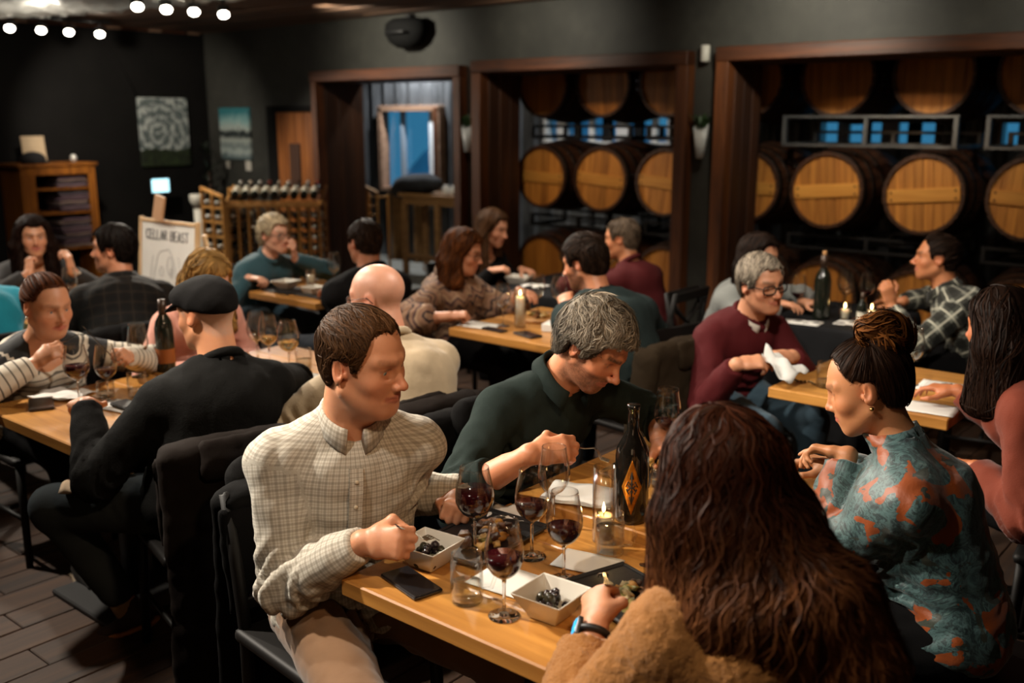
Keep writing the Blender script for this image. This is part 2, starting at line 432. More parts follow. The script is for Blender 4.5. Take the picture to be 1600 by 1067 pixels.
def attr3(me, name, a):
    if a.shape[1] == 3:
        t = me.attributes.new(name, 'FLOAT_VECTOR', 'POINT'); t.data.foreach_set('vector', np.ascontiguousarray(a, np.float32).ravel())
    else:
        t = me.attributes.new(name, 'FLOAT_COLOR', 'POINT'); t.data.foreach_set('color', np.ascontiguousarray(a, np.float32).ravel())
# ------------------------------------------------------------------ people
def rot_to(y, p=0.0, r=0.0):
    """columns: left, forward, up for a yaw (0 = +X), pitch (up positive), roll in degrees (positive tips to the person's right)"""
    y, p, r = [math.radians(a) for a in (y, p, r)]
    f = V((math.cos(y) * math.cos(p), math.sin(y) * math.cos(p), math.sin(p))); l = V((-math.sin(y), math.cos(y), 0)); u = np.cross(f, l)
    l2 = l * math.cos(r) + u * math.sin(r); u2 = np.cross(f, l2); return np.stack([l2, f, u2], 1)

def ik(a, b, la, lb, pole):
    a, b = V(a, float), V(b, float); d = b - a; D = np.linalg.norm(d); t = d / D
    if D > (la + lb) * .995: k = (la + lb) * .995 / D; b = a + d * k; D *= k
    x = (la * la - lb * lb + D * D) / (2 * D); h = math.sqrt(max(la * la - x * x, 1e-6))
    q = V(pole, float); q = unit(q - t * (q @ t)); return a + t * x + q * h, b

def head_prims(c, R, o):
    """the head as a distance field; local axes: x left, y forward, z up; o holds the face options"""
    s = o['hs']; fem = o['sex'] == 'f'; fat = o['fat']; P = []
    L = lambda x, y, z: V(c) + R @ (V((x, y, z)) * s)
    def E(x, y, z, rx, ry, rz, **k): P.append(ell(L(x, y, z), V((rx, ry, rz)) * s, R, **k))
    def C(a, b, r0, r1=None, **k): P.append(cap(L(*a), L(*b), r0 * s, None if r1 is None else r1 * s, **k))
    E(0, -.014, .034, .075, .097, .084)
    E(0, .022, -.022, .060 * (1 + .5 * (fat - 1)), .068, .082, s=.03)
    E(0, .032, -.068, (.043 if fem else .049) * fat, .048, .038, s=.03)
    C((0, .066, -.094), (0, .060, -.090), .0165 if fem else .019, s=.02)
    for q in (1, -1):
        C((q * .050 * fat, -.004, -.052), (q * .018, .060, -.094), .014 if fem else .017, s=.022)
        E(q * .040, .052, -.026, .021 * fat, .020, .018, s=.024)
        C((q * .012, .0815, .024), (q * .046, .060, .026), .007 if fem else .0095, s=.016)
        E(q * .031, .093, .002, .020, .019, .0125, op='s', s=.014)
        P.append(ell(L(q * .031, .064, .002), V((.0165, .0145, .0145)) * s, R, s=.005))
        op = o['eye']
        if op > 0: P.append(ell(L(q * .0315, .084, .0015 - .002 * (1 - op)), V((.0142, .011, .0072 * op)) * s, R, op='s', s=.0012))
        C((q * .018, .0765, .0095), (q * .043, .067, .0075), .0022, s=.004)           # fold of the upper lid
    nz = o['nose']
    C((0, .078, .016), (0, .100 * nz + .002, -.026), .0062, .0085, s=.012)
    E(0, .1035 * nz, -.031, .0115, .0115, .0098, s=.007)
    for q in (1, -1):
        E(q * .0125, .092 * nz, -.035, .0078, .0105, .0075, s=.006)
        E(q * .0062, .0985 * nz, -.0425, .0036, .005, .004, op='s', s=.002)
    E(0, .060, -.062, .031, .027, .022, s=.016)
    sm = o['smile']; mz = -.0605
    for q in (1, -1):
        cx, cz = q * (.0245 + .006 * max(sm, 0)), mz + .0005 + .007 * sm
        C((q * .004, .0895, mz + .0045), (cx, .0785, cz), .0046, .0024, s=.004)
        C((0, .0885, mz - .0055), (cx, .0785, cz - .0005), .0058 if fem else .005, .0026, s=.004)
        P.append(cap(L(0, .0955, mz), L(cx, .0828, cz), .0021 * s, .0016 * s, op='s', s=.0015))
        if o['old'] or sm > .3: C((q * .0185, .0915, -.036), (q * (.034 + .004 * sm), .0785, -.062), .0012, op='s', s=.010)
    if o['old']:
        for q in (1, -1): C((q * .024, .0805, -.0125), (q * .038, .0725, -.012), .0014, op='s', s=.004)
    for q in (1, -1):
        T = R @ np.array(Matrix.Rotation(q * -.42, 3, 'Z') @ Matrix.Rotation(.18, 3, 'X'))
        P.append(ell(L(q * .0765, -.016, -.004), V((.0078, .019, .0315)) * s, T, s=.006))
        P.append(ell(L(q * .0845, -.008, .001), V((.0062, .0105, .0185)) * s, T, op='s', s=.006))
        P.append(ell(L(q * .0725, .002, -.012), V((.005, .005, .008)) * s, R, s=.004))
    return P

def hand_prims(W, d, n, side, pose, s=1.0):
    """palm, four jointed fingers and a thumb; d points along the hand, n out of the palm"""
    d = unit(d); n = unit(V(n) - d * (V(n) @ d)); t = np.cross(n, d) * (1 if side > 0 else -1); P = []
    W = V(W, float); cur = pose.get('curl', (.35,) * 4); cur = (cur,) * 4 if not hasattr(cur, '__len__') else cur
    sp = pose.get('spread', .12); tip = []
    P.append(ecap(W - d * .012 * s, W + d * .03 * s, t, .026 * s, .019 * s, .034 * s, .0165 * s, s=.012))
    P.append(ecap(W + d * .03 * s, W + d * .083 * s, t, .034 * s, .0165 * s, .038 * s, .0135 * s, s=.012))
    P.append(ell(W + (d * .036 + t * .024 + n * .012) * s, V((.018, .028, .013)) * s, np.stack([t, d, n], 1), s=.012))
    for i, (off, ln, r) in enumerate(((.0285, .074, .0092), (.0095, .083, .0096), (-.0095, .077, .0092), (-.0275, .061, .0081))):
        c = cur[i]; b = W + (d * (.088 - .004 * abs(i - 1.2)) + t * off) * s; a = 0.0; q = b; v0 = unit(d + t * sp * (off / .03)); r0 = r
        for k, (fr, mx) in enumerate(((.46, 78), (.31, 98), (.23, 62))):
            a += math.radians(mx) * c * (1 if k else pose.get('mcp', .85)); v = v0 * math.cos(a) + n * math.sin(a)
            e = q + v * ln * fr * s; P.append(cap(q, e, r0 * s, r0 * .9 * s, s=.004 if k else .008)); q = e; r0 *= .9
        tip.append(q)
    th = pose.get('thumb', 'rest'); b = W + (d * .022 + t * .022 + n * .006) * s
    m = b + unit(d * .62 + t * .62 + n * .42) * .046 * s; P.append(cap(b, m, .0145 * s, .0118 * s, s=.012))
    if th == 'pinch': tg = tip[0] * .75 + tip[1] * .25 + n * .004
    elif th == 'fist': tg = W + (d * .085 + t * .006 + n * .040) * s
    elif th == 'out': tg = m + unit(d * .45 + t * .8) * .055 * s
    else: tg = m + unit(d * .85 + t * .25 + n * .2) * .055 * s
    j, e = ik(m, tg, .033 * s, .028 * s, t + d * .3)
    P.append(cap(m, j, .0112 * s, .0100 * s, s=.006)); P.append(cap(j, e, .0100 * s, .0078 * s, s=.004)); tip.append(e)
    return P, tip

POSES = dict(rest=dict(curl=(.25, .3, .34, .38)), fist=dict(curl=(.86, .9, .92, .92), thumb='fist', spread=.0, mcp=1.0), flat=dict(curl=(.08, .07, .08, .12), spread=.2, thumb='out'),
             pinch=dict(curl=(.46, .5, .58, .62), thumb='pinch', spread=.0), hold=dict(curl=(.55, .58, .62, .66), thumb='pinch', spread=.05), loose=dict(curl=(.45, .55, .62, .68), spread=.1),
             point=dict(curl=(.16, .42, .6, .7), thumb='pinch', spread=.05), open=dict(curl=(.18, .12, .2, .3), spread=.3, thumb='out'))

SK = {}
def skin_mat():
    if 'skin' in _mc: return _mc['skin']
    t = NT('skin'); a = t.n('ShaderNodeAttribute', attribute_name='tint'); co = t.coord('Object')
    n1 = t.noise(co, 55, 4, .6); n2 = t.noise(co, 420, 2)
    col = t.mix(t.math('MULTIPLY', t.math('SUBTRACT', n1, .35), .5), a.outputs['Color'], (.42, .13, .08, 1), 'MIX')
    t.set(Base_Color=col, Roughness=.46, Subsurface_Weight=.12, Subsurface_Radius=(.012, .005, .003), Specular_IOR_Level=.42)
    t.bump(t.math('ADD', n2, t.math('MULTIPLY', n1, .8)), .12, .003); _mc['skin'] = t.m; return t.m

def tint_mat(name, rough=.7, spec=.4, sheen=0, bump=0, bscale=300, attr='tint', aniso=0):
    if name in _mc: return _mc[name]
    t = NT(name); a = t.n('ShaderNodeAttribute', attribute_name=attr)
    t.set(Base_Color=a.outputs['Color'], Roughness=rough, Specular_IOR_Level=spec, Sheen_Weight=sheen, Sheen_Roughness=.5)
    if bump: t.bump(t.noise(t.coord('Object'), bscale, 3), bump, .004)
    _mc[name] = t.m; return t.m

def skin_tint(v, c, R, o):
    s = o['hs']; L = (v - V(c)) @ R / s; x, y, z = np.abs(L[:, 0]), L[:, 1], L[:, 2]; base = V(srgb(o['skin'])[:3])
    T = np.tile(base, (len(v), 1)); hd = (y > -.12) & (np.abs(z) < .14) & (x < .11) & (y < .14)
    def lay(w, col, amt=1.0):
        w = (np.clip(w, 0, 1) * hd * amt)[:, None]; T[:] = T * (1 - w) + V(col)[None] * w
    g = lambda d, r: np.exp(-np.maximum(d, 0) ** 2 / (r * r))
    def seg(a, b):
        a, b = V(a), V(b); d = b - a; q = np.stack([x, y, z], 1); h = np.clip((q - a) @ d / (d @ d), 0, 1); return np.linalg.norm(q - a - h[:, None] * d, axis=1)
    red = base * V((1.02, .66, .60)); front = np.clip((y - .03) / .03, 0, 1)
    lay(g(np.hypot(np.hypot(x, y - .105), z + .03), .018), red, .55); lay(g(np.hypot(np.hypot(x - .042, y - .06), z + .03), .026), red, .5)
    lay(g(np.hypot(np.hypot(x - .08, y + .012), z + .004) - .02, .012), red, .45)
    lay(g(seg((.031, .08, -.004), (.031, .08, .006)) - .008, .010), base * V((.72, .6, .56)), .35)
    if o['beard']:
        bc = V(srgb(o['beardcol'])[:3]); w = np.clip((-.030 - z - .5 * np.maximum(0, .03 - y)) / .012, 0, 1) * np.clip((y + .035) / .02, 0, 1)
        w = np.maximum(w, np.clip((.008 - z) / .01, 0, 1) * g(np.abs(y - .018) - .006, .008) * (x > .05)); w *= np.clip((z + .135) / .02, 0, 1)
        w *= .75 + .5 * pnoise(L * 260); lay(w, bc, o['beard'])
    lip = V(srgb(o['lip'])[:3]); sm = o['smile']
    lay(g(np.minimum(seg((0, .092, -.0560), (.024, .080, -.060 + .007 * sm)) - .0042, seg((0, .092, -.066), (.023, .080, -.0605 + .007 * sm)) - .0054), .0028), lip, .85)
    br = V(srgb(o['browcol'])[:3]); lay(g(seg((.013, .0905, .0235), (.046, .0700, .0285)) - .0042, .0034) * (.8 + .6 * pnoise(L * V((500, 200, 200)))), br, o['brow'])
    if o['lash']: lay(g(seg((.019, .081, .0078), (.044, .071, .0065)) - .0014, .002), (.012, .008, .006), o['lash'])
    if o['scalp']:
        hl = hairline(L, o); w = np.clip((L[:, 2] - hl) / .012 + .5, 0, 1) * (.75 + .5 * pnoise(L * 300)); lay(w, srgb(o['scalpcol'])[:3], o['scalp'])
    return np.concatenate([T, np.ones((len(v), 1))], 1)

def hairline(L, o):
    y = L[:, 1]; x = np.abs(L[:, 0]); fr = o['hairline']
    h = np.interp(y, [-.12, -.075, -.042, -.034, -.030, .012, .016, .034, .042, .06, .10], [-.078, -.072, -.05, -.03, .020, .022, .0, .0, .03, fr - .012, fr])
    h = h + .009 * pnoise(np.stack([L[:, 0] * 55, L[:, 1] * 55, y * 0 + 3.3], 1)) * (y > .02)
    h = h + o['temple'] * np.exp(-((y - .034) / .022) ** 2)
    return h + o['recede'] * np.exp(-((x - .042) / .018) ** 2) * (y > .03) * .022

DEF = dict(sex='m', fat=1.0, hs=1.0, skin='#c08a6a', lip='#a5604f', beard=0, beardcol='#4a3526', brow=.8, browcol='#3c2a1c', lash=.6, smile=0, eye=.85, nose=1.0, old=0, scalp=0, scalpcol='#4a3a2a',
           hairline=.080, recede=.4, temple=0, iris='#4a6a78', gaze=(0, 0))

TABLES = [(-1.66, -.985, 1.365, 1.972, .75), (-1.66, -.985, 1.985, 2.66, .772), (-3.74, -3.02, 1.435, 2.10, .75), (-3.74, -2.95, 2.115, 2.80, .75), (-3.41, -2.72, 3.565, 4.32, .75), (-1.66, -.98, 3.545, 4.25, .75),
          (-5.10, -4.46, 3.57, 4.22, .75), (-5.78, -5.14, 2.25, 2.95, .75), (-4.10, -3.45, 4.62, 5.62, .75), (-2.30, -1.72, 4.78, 5.55, .75)]
def table_top(x, m=.02):
    for x0, x1, y0, y1, z in TABLES:
        if x0 - m < x[0] < x1 + m and y0 - m < x[1] < y1 + m: return z
    return None

class Person:
    def __init__(p, label, pelvis, head, yaw, look, twist=0, neck=(.35, 1), hands=None, feet=None, sleeve=1.0, scale=1.0, belly=0, shoulder=None, lean=0, res=.012, hres=.005, fres=.006, knees=None, **o):
        p.o = dict(DEF); p.o.update(o); o = p.o; s = p.s = scale; fem = o['sex'] == 'f'; p.res, p.hres, p.fres = res, hres, fres
        a = math.radians(yaw); f = p.f = V((math.cos(a), math.sin(a), 0)); l = p.l = V((-f[1], f[0], 0)); up = V((0, 0, 1.))
        p.P = V((pelvis[0], pelvis[1], pelvis[2] if len(pelvis) > 2 else .56), float); p.Hc = V(head, float); p.R = rot_to(*look)
        p.root = empty('person', (p.P[0], p.P[1], 0), label=label, cat='person'); p.off = V((p.P[0], p.P[1], 0.))
        nd = unit(f * neck[0] + up * neck[1]); A = p.Hc + p.R @ (V((0, -.022, -.055)) * o['hs'])
        p.N = A - nd * .105 * s; a2 = a + math.radians(twist); ls = p.ls = V((-math.sin(a2), math.cos(a2), 0)) + up * lean; ls = p.ls = unit(ls); fs = p.fs = V((math.cos(a2), math.sin(a2), 0))
        sw = (shoulder or (.158 if fem else .18)) * s; sp = unit(p.N - p.P); p.sp = sp; SC = p.SC = p.N - sp * .090 * s - f * .0
        p.S = {1: SC + ls * sw, -1: SC - ls * sw}
        D = p.N - p.P; p.M1 = p.P + D * .36 - f * .015; p.M2 = p.P + D * .70 - f * .012
        hp = dict(hands or {}); p.E = {}; p.W = {}; p.hand = {}; p.tips = {}
        for q in (1, -1):
            h = hp.get(q, None)
            if h is None: h = dict(W=p.P + f * .30 + l * q * .16 + up * .10, d=f - l * q * .3, n=-up)
            tg = V(h['W'], float); pole = V(h.get('pole', -up * 1.0 + l * q * .7 - f * .35), float)
            # the bend nearest to the wished one that keeps the forearm off the table tops
            t_ = unit(tg - p.S[q]); a_ = unit(pole - t_ * (pole @ t_)); b_ = np.cross(t_, a_); best = None
            for up_ in (0, .015, .03, .045, .06, .08):
                for k in range(-20, 21):
                    th = k * .11; cost = abs(th) + up_ * 12
                    if best is not None and cost >= best[0]: continue
                    E_, W_ = ik(p.S[q] - up * .01, tg + up * up_, .285 * s * h.get('arm', 1), .262 * s * h.get('arm', 1), a_ * math.cos(th) + b_ * math.sin(th)); bad = 0
                    for c_ in range(16):
                        w_ = c_ / 15; x = E_ + (W_ - E_) * w_; need = table_top(x)
                        if need is not None and x[2] < need + .050 - .018 * w_: bad += 1
                    if not bad: best = (cost, E_, W_)
            if 'elbow' in h: pole = V(h['elbow'], float) - (p.S[q] + tg) / 2; best = None
            if best is None: best = (0,) + ik(p.S[q] - up * .01, tg, .285 * s * h.get('arm', 1), .262 * s * h.get('arm', 1), pole)
            p.E[q], p.W[q] = best[1:]
            d = V(h.get('d', unit(p.W[q] - p.E[q])), float); ps = h.get('pose', 'rest'); ps = POSES[ps] if isinstance(ps, str) else ps
            for it in range(5):
                pr, tp = hand_prims(p.W[q] + unit(d) * .008, d, h.get('n', -up), q, ps, s * (.9 if fem else 1.0)); low = 0
                for x in pr:
                    for e_ in ((x.a[0], x.a[1]) if x.k in ('cap', 'ecap') else (x.a[0],)):
                        need = table_top(e_)
                        if need is not None: low = max(low, need + .011 - e_[2])
                if low < .002 or low > .09: break
                p.W[q] = p.W[q] + up * low
            p.hand[q] = pr; p.tips[q] = tp
        p.H = {}; p.K = {}; p.A = {}; p.toe = {}
        for q in (1, -1):
            p.H[q] = p.P + l * q * .085 * s - up * .005
            ft = (feet or {}).get(q, None); an = V(ft[0], float) if ft is not None else V((p.P[0], p.P[1], 0)) + f * .45 + l * q * .12 + up * .085
            td = unit(V(ft[1], float)) if ft is not None and len(ft) > 1 else unit(f + l * q * .15)
            p.K[q], p.A[q] = ik(p.H[q], an, .43 * s, .415 * s, V((knees or {}).get(q, up * .8 + f * .8 + l * q * .12), float)); p.toe[q] = td
        p.belly = belly
    # -- field pieces, inflated by g
    def torso(p, g=0.0, k=.03, low=True):
        s = p.s; fem = p.o['sex'] == 'f'; ft = p.o.get('build', 1.0); up = V((0, 0, 1.)); P = []
        w1, w2 = (.128, .142) if fem else (.142, .165)
        R = np.stack([p.l, p.f, up], 1)
        if low: P.append(ell(p.P, V((.168 * ft + g, .125 * ft + g, .105 + g)) * s, R, s=k))
        P.append(ecap(p.P + up * .03, p.M1, p.l, (.150 * ft + g) * s, (.112 * ft + g) * s, (w1 * ft + g) * s, (.104 * ft + g) * s, s=k))
        P.append(ecap(p.M1, p.M2, p.l + p.ls, (w1 * ft + g) * s, (.104 * ft + g) * s, (w2 * ft ** .7 + g) * s, (.112 * ft ** .7 + g) * s, s=k))
        P.append(ecap(p.M2, p.SC - p.sp * .03, p.ls, (w2 * ft ** .7 + g) * s, (.112 * ft ** .7 + g) * s, (.135 + g) * s, (.085 + g) * s, s=k))
        P.append(cap(p.S[1] - p.ls * .025, p.S[-1] + p.ls * .025, (.049 + g) * s, s=k))
        for q in (1, -1): P.append(cap(p.N + p.sp * .005, p.S[q] - p.sp * .004, (.046 + g * .7) * s, (.046 + g * .7) * s, s=k))
        if p.belly: P.append(ell(p.M1 + p.f * .055 - up * .03, V((.135, .10, .13)) * p.belly + g, R, s=.06))
        if fem:
            for q in (1, -1): P.append(ell(p.M2 + p.ls * q * .068 * s + p.fs * .088 * s + up * .005, V((.062, .058, .062)) * s * p.o.get('bust', 1) + g, R, s=.035))
        return P
    def arm(p, q, g=0.0, to=1.0, flat=False, k=.02, loose=0.0):
        s = p.s * (.9 if p.o['sex'] == 'f' else 1.0) * p.o.get('build', 1.0) ** .5; S, E, W = p.S[q], p.E[q], p.W[q]; P = []
        P.append(cap(S, E, .048 * s + g, .041 * s + g + loose * .5, s=k + .015))
        if to > 0:
            T = E + (W - E) * to; r0 = .041 * s + g + loose * .5; r1 = (.041 + (.0255 - .041) * to) * s + g * .7 + loose * .7
            P.append((cut if flat else cap)(E, T, r0, r1, s=k if not flat else .012))
            P.append(cap(E, E + (T - E) * .7, r0, r0 + (r1 - r0) * .7, s=k))
        return P
    def leg(p, q, g=0.0, to=1.0, k=.03):
        s = p.s * p.o.get('build', 1.0) ** .5; K, A = p.K[q], p.A[q]; T = K + (A - K) * to
        return [cap(p.H[q], K, .083 * s + g, .056 * s + g, s=k + .01), cap(K, T, .053 * s + g, (.053 + (.037 - .053) * to) * s + g, s=k)]
    def put(p, name, prims, mat, step, fine=(), fn=None, tint=None, tris=None, rel=0, uv=None, lo=None, hi=None, **kw):
        v, q = sdf_mesh(prims, step, fine, lo, hi)
        if rel: v = relax(v, q, rel)
        raw = v.copy()
        if fn is not None: v = fn(v, vnormals(v, q))
        me = np_mesh(name, v - p.off, q)
        if tint is not None: attr3(me, 'tint', tint(raw))
        if uv is not None: attr3(me, 'cloth', uv(raw))
        return link(name, me, mat, p.root, **kw)
    def body(p, arms=True, legs=False):
        o = p.o; up = V((0, 0, 1.)); P = p.torso(-.004)
        hp = head_prims(p.Hc, p.R, o); nr = (.046 if o['sex'] == 'f' else .055) * p.s * o.get('neckw', 1)
        nk = [ecap(p.N - p.sp * .03, p.Hc + p.R @ (V((0, -.022, -.035)) * o['hs']), p.R[:, 0], nr * 1.12, nr * 1.1, nr, nr * 1.02, s=.022)]
        if o['fat'] > 1.05: nk.append(ell(p.Hc + p.R @ (V((0, .018, -.098)) * o['hs']), V((.042, .042, .028)) * o['hs'] * o['fat'], p.R, s=.03))
        fine = [(p.Hc - .125 * o['hs'], p.Hc + .125 * o['hs'], p.hres)]
        for q in (1, -1):
            P += p.arm(q, 0); w = V([x.lo for x in p.hand[q]]).min(0), V([x.hi for x in p.hand[q]]).max(0)
            P += p.hand[q]; fine.append((w[0], w[1], p.fres))
            P += p.leg(q, -.004)
        # the head is blended on last so that its own cuts do not reach the rest
        P = [x for x in P] + hp[:1] + nk + hp[1:]
        return p.put('body', P, skin_mat(), p.res * 1.6, fine, tint=lambda v: skin_tint(v, p.Hc, p.R, o))
    def eyes(p):
        o = p.o; s = o['hs']; n = 10
        for q in (1, -1):
            c = p.Hc + p.R @ (V((q * .0312, .0645, .0018)) * s); G = p.R @ np.array(Matrix.Rotation(math.radians(-o['gaze'][0]), 3, 'Z') @ Matrix.Rotation(math.radians(o['gaze'][1]), 3, 'X'))
            m = MB().ball((0, 0, 0), .0128 * s, n); v = V(m.v) @ np.array(Matrix.Rotation(-PI / 2, 3, 'X')).T; d = v[:, 1] / (.0128 * s)
            T = np.ones((len(v), 4)); T[:, :3] = (.62, .58, .54); T[d > .86, :3] = srgb(o['iris'])[:3]; T[d > .965, :3] = .004
            me = np_mesh('eye', v @ G.T + c - p.off, V([f for f in m.f])); attr3(me, 'tint', T)
            link('eye', me, tint_mat('eye_surface', .12, .6), p.root)
    def cuv(p, garment='top'):
        """cloth coordinates in metres: across, along, piece"""
        segs = [(p.P - p.sp * .2, p.N, .13, p.ls, 0)]
        if garment == 'top':
            for q in (1, -1): segs += [(p.S[q] - unit(p.E[q] - p.S[q]) * .0, p.E[q], .05, p.f, q * 2), (p.E[q], p.W[q], .036, None, q * 2)]
        def fn(v):
            best = np.full(len(v), 9.); out = np.zeros((len(v), 3)); L0 = 0; ref = None
            for a, b, r, w, i in segs:
                d = b - a; L = np.linalg.norm(d); t = d / L; x = v - a; h = x @ t; hc = np.clip(h, 0, L); ds = np.linalg.norm(x - hc[:, None] * t, axis=1) - (r if i else .115)
                if i and r == .05: ds = ds + np.clip(.035 - h, 0, .05) * 3
                if w is None: w = ref
                w = unit(w - t * (w @ t)); n = np.cross(t, w); ref = w
                ang = np.arctan2(x @ n, x @ w); base = L0 if (i and abs(i) == 2 and r == .036) else 0
                m = ds < best; best[m] = ds[m]; rr = r * 1.15 if i else .155
                out[m] = np.stack([ang * rr, h + base, np.full(len(v), float(i))], 1)[m]; L0 = L if r == .05 else 0
            return out
        return fn
    def folds(p, amp=.006, seed=0.0, f1=9, f2=26):
        def fn(v, n):
            q = v + seed; d = amp * (1.3 * np.abs(pnoise(q * V((f1, f1, f1 * .8)) + 5 * seed)) - .25) + amp * .5 * pnoise(q * V((f2, f2, f2 * .55)))
            # creases gather at elbows and where the arm meets the trunk
            for k in (1, -1):
                for c, rad in ((p.E[k], .10), (p.S[k] - V((0, 0, .10)) - p.ls * k * .02, .06), (p.P + p.f * .1 + V((0, 0, .06)), .13)):
                    w = np.exp(-np.sum((v - c) ** 2, 1) / rad ** 2); ax = unit(p.W[k] - p.S[k]) if rad != .13 else V((0, 0, 1.))
                    d = d + w * amp * 1.2 * np.sin(((v - c) @ ax) * 150 + 9 * pnoise(q * 11))
            return v + n * d[:, None]
        return fn
    def top(p, name, mat, g=.012, sleeve=1.0, step=None, neck=.0, hem=.02, scoop=None, amp=.006, seed=0.0, loose=.008, folds=True, extra=(), fn=None, cutneck=True, lowcut=True, **kw):
        step = step or p.res; up = V((0, 0, 1.)); P = p.torso(g)
        for q in (1, -1): P += p.arm(q, g * .9, sleeve, True, loose=loose)
        P += list(extra)
        if cutneck: P.append(cap(p.N + p.sp * (.012 + neck), p.Hc + p.R @ V((0, -.02, -.02)), .056 * p.s + neck * .2, .09, op='s', s=.006))
        if scoop: P.append(ell(p.N + p.f * (.08 + scoop * .25) - up * .01, V((.075 + scoop * .3, .085, .05 + scoop)), np.stack([p.ls, p.f, up], 1), op='s', s=.008))
        if lowcut:
            z0 = p.P[2] - hem; P.append(fnp(lambda X, Y, Z: (z0 - Z) + 0 * (X + Y), 'i', .012))
        f = fn or (p.folds(amp, seed) if folds else None)
        return p.put(name, P, mat, step, fn=f, uv=p.cuv(), rel=1, **kw)
    def trousers(p, name, mat, g=.014, to=.93, amp=.006, step=None, seed=3., **kw):
        P = [ell(p.P - V((0, 0, .01)), V((.156, .115, .092)) * p.s * p.o.get('build', 1) + g, np.stack([p.l, p.f, V((0, 0, 1.))], 1))]
        for q in (1, -1): P += p.leg(q, g, to)
        return p.put(name, P, mat, step or p.res * 1.3, fn=p.folds(amp, seed), rel=1, **kw)
    def shoes(p, mat, sole, name='shoe', step=.013):
        for q in (1, -1):
            A = p.A[q]; t = p.toe[q]; w = np.cross(V((0, 0, 1.)), t); w = unit(w); u = np.cross(t, w); R = np.stack([w, t, u], 1)
            B = A - u * .05
            P = [ecap(B - t * .045, B + t * .03, w, .036, .034, .040, .034, s=.01), ecap(B + t * .03 - u * .008, B + t * .145 - u * .014, w, .042, .030, .036, .019, s=.03), cut(A + u * .03, A - u * .04, .042, .045, s=.02),
                 fnp(lambda X, Y, Z, B=B, u=u: -((X - B[0]) * u[0] + (Y - B[1]) * u[1] + (Z - B[2]) * u[2]) - .022, 'i', .003)]
            sh = p.put(name, P, mat, step)
            P = [ecap(B - t * .05 - u * .027, B + t * .03 - u * .027, w, .041, .05, .045, .05, s=.01), ecap(B + t * .03 - u * .027, B + t * .15 - u * .027, w, .046, .05, .040, .05, s=.03),
                 fnp(lambda X, Y, Z, B=B, u=u: np.abs((X - B[0]) * u[0] + (Y - B[1]) * u[1] + (Z - B[2]) * u[2] + .028) - .0085, 'i', .003)]
            so = p.put('shoe_sole', P, sole, step * .8); so.parent = sh
    # -- hair
    def hair(p, col, prims=None, style='short', thick=.010, n=1200, steps=7, ds=.012, width=.0032, flow=None, lift=.004, var=.35, wave=0, step=None, mask=True, extra=(), seed=1, rough=.55, drop=None, jit=.25, name='hair', back=None, streak=None, basefn=None):
        o = p.o; s = o['hs']; R = p.R; c = p.Hc; rs = np.random.RandomState(seed)
        loc = lambda v: (v - c) @ R / s
        if p.hres > .005: n, width = int(n * .55), width * 1.4
        P = []
        if mask:
            P.append(ell(c + R @ (V((0, -.014, .034)) * s), (V((.075, .097, .084)) + thick) * s, R))
            P.append(ell(c + R @ (V((0, -.020, -.010)) * s), (V((.066, .080, .075)) + thick) * s, R, s=.02))
            P += list(prims or ())
            def hl(X, Y, Z):
                L = np.stack([a.ravel() for a in np.broadcast_arrays(X, Y, Z)], 1).astype(float); L = loc(L); return ((hairline(L, o) - L[:, 2]) * s).reshape(np.broadcast(X, Y, Z).shape)
            P.append(fnp(hl, 'i', .010))
        P += list(extra)
        step = step or max(.005, p.hres * 1.4)
        v, q = sdf_mesh(P, step); v = relax(v, q, 1); nr = vnormals(v, q)
        base = V(srgb(col)[:3])
        def shade(v, r): return base[None] * r[:, None]
        Lv = loc(v)
        fl = flow or (lambda L, N: np.stack([L[:, 0] * 2.0, (L[:, 1] + .03) * 2.2, -np.full(len(L), .10)], 1))
        tc = shade(v, .7 + .25 * pnoise(v * 60)); 
        if streak is not None: tc = streak(v, Lv, tc)
        me = np_mesh(name, v - nr * .0015 - p.off, q); attr3(me, 'tint', np.concatenate([np.clip(tc, 0, 1), np.ones((len(v), 1))], 1))
        hm = tint_mat('hair_strands_%d' % int(rough * 100), rough, .07 if rough < .8 else .05); ho = link(name, me, hm, p.root)
        if n:
            # strands traced over the mass along the combing direction
            ar = np.linalg.norm(np.cross(v[q[:, 2]] - v[q[:, 0]], v[q[:, 3]] - v[q[:, 1]]), axis=1); fi = rs.choice(len(q), n, p=ar / ar.sum()); w = rs.dirichlet((1, 1, 1, 1), n)
            X = np.einsum('ij,ijk->ik', w, v[q[fi]]); pts = [X]; nrm = []; off = rs.rand(n) * lift
            ph = rs.rand(n) * 6.28; lock = pnoise(X * 30) * 6; jd = rs.normal(size=(n, 3)) * jit
            def grad(X):
                e = .003; g = np.stack([sdf_at(P, X + V(d) * e) - sdf_at(P, X - V(d) * e) for d in ((1, 0, 0), (0, 1, 0), (0, 0, 1))], 1); return g / (np.linalg.norm(g, axis=1, keepdims=True) + 1e-9)
            for k in range(steps):
                N = grad(X); nrm.append(N); d = fl(loc(X), N); d = d / (np.linalg.norm(d, axis=1, keepdims=True) + 1e-9); d = d @ R.T + jd
                if wave: d = d + np.cross(N, d) * (wave * np.sin(ph * .25 + lock + k * 1.15))[:, None]
                d = d - N * np.sum(d * N, 1)[:, None]; d /= np.linalg.norm(d, axis=1, keepdims=True) + 1e-9
                X = X + d * ds; dist = sdf_at(P, X); N = grad(X); X = X - N * (np.clip(dist, -.02, .02) - off * (.3 + k / steps))[:, None]; pts.append(X)
            nrm.append(grad(X)); pts = V(pts); nrm = V(nrm); K = steps + 1
            tg = np.gradient(pts, axis=0); sd = np.cross(tg, nrm); sd /= np.linalg.norm(sd, axis=2, keepdims=True) + 1e-9
            tilt = rs.normal(size=(1, n, 1)) * .45; sd = sd + nrm * tilt
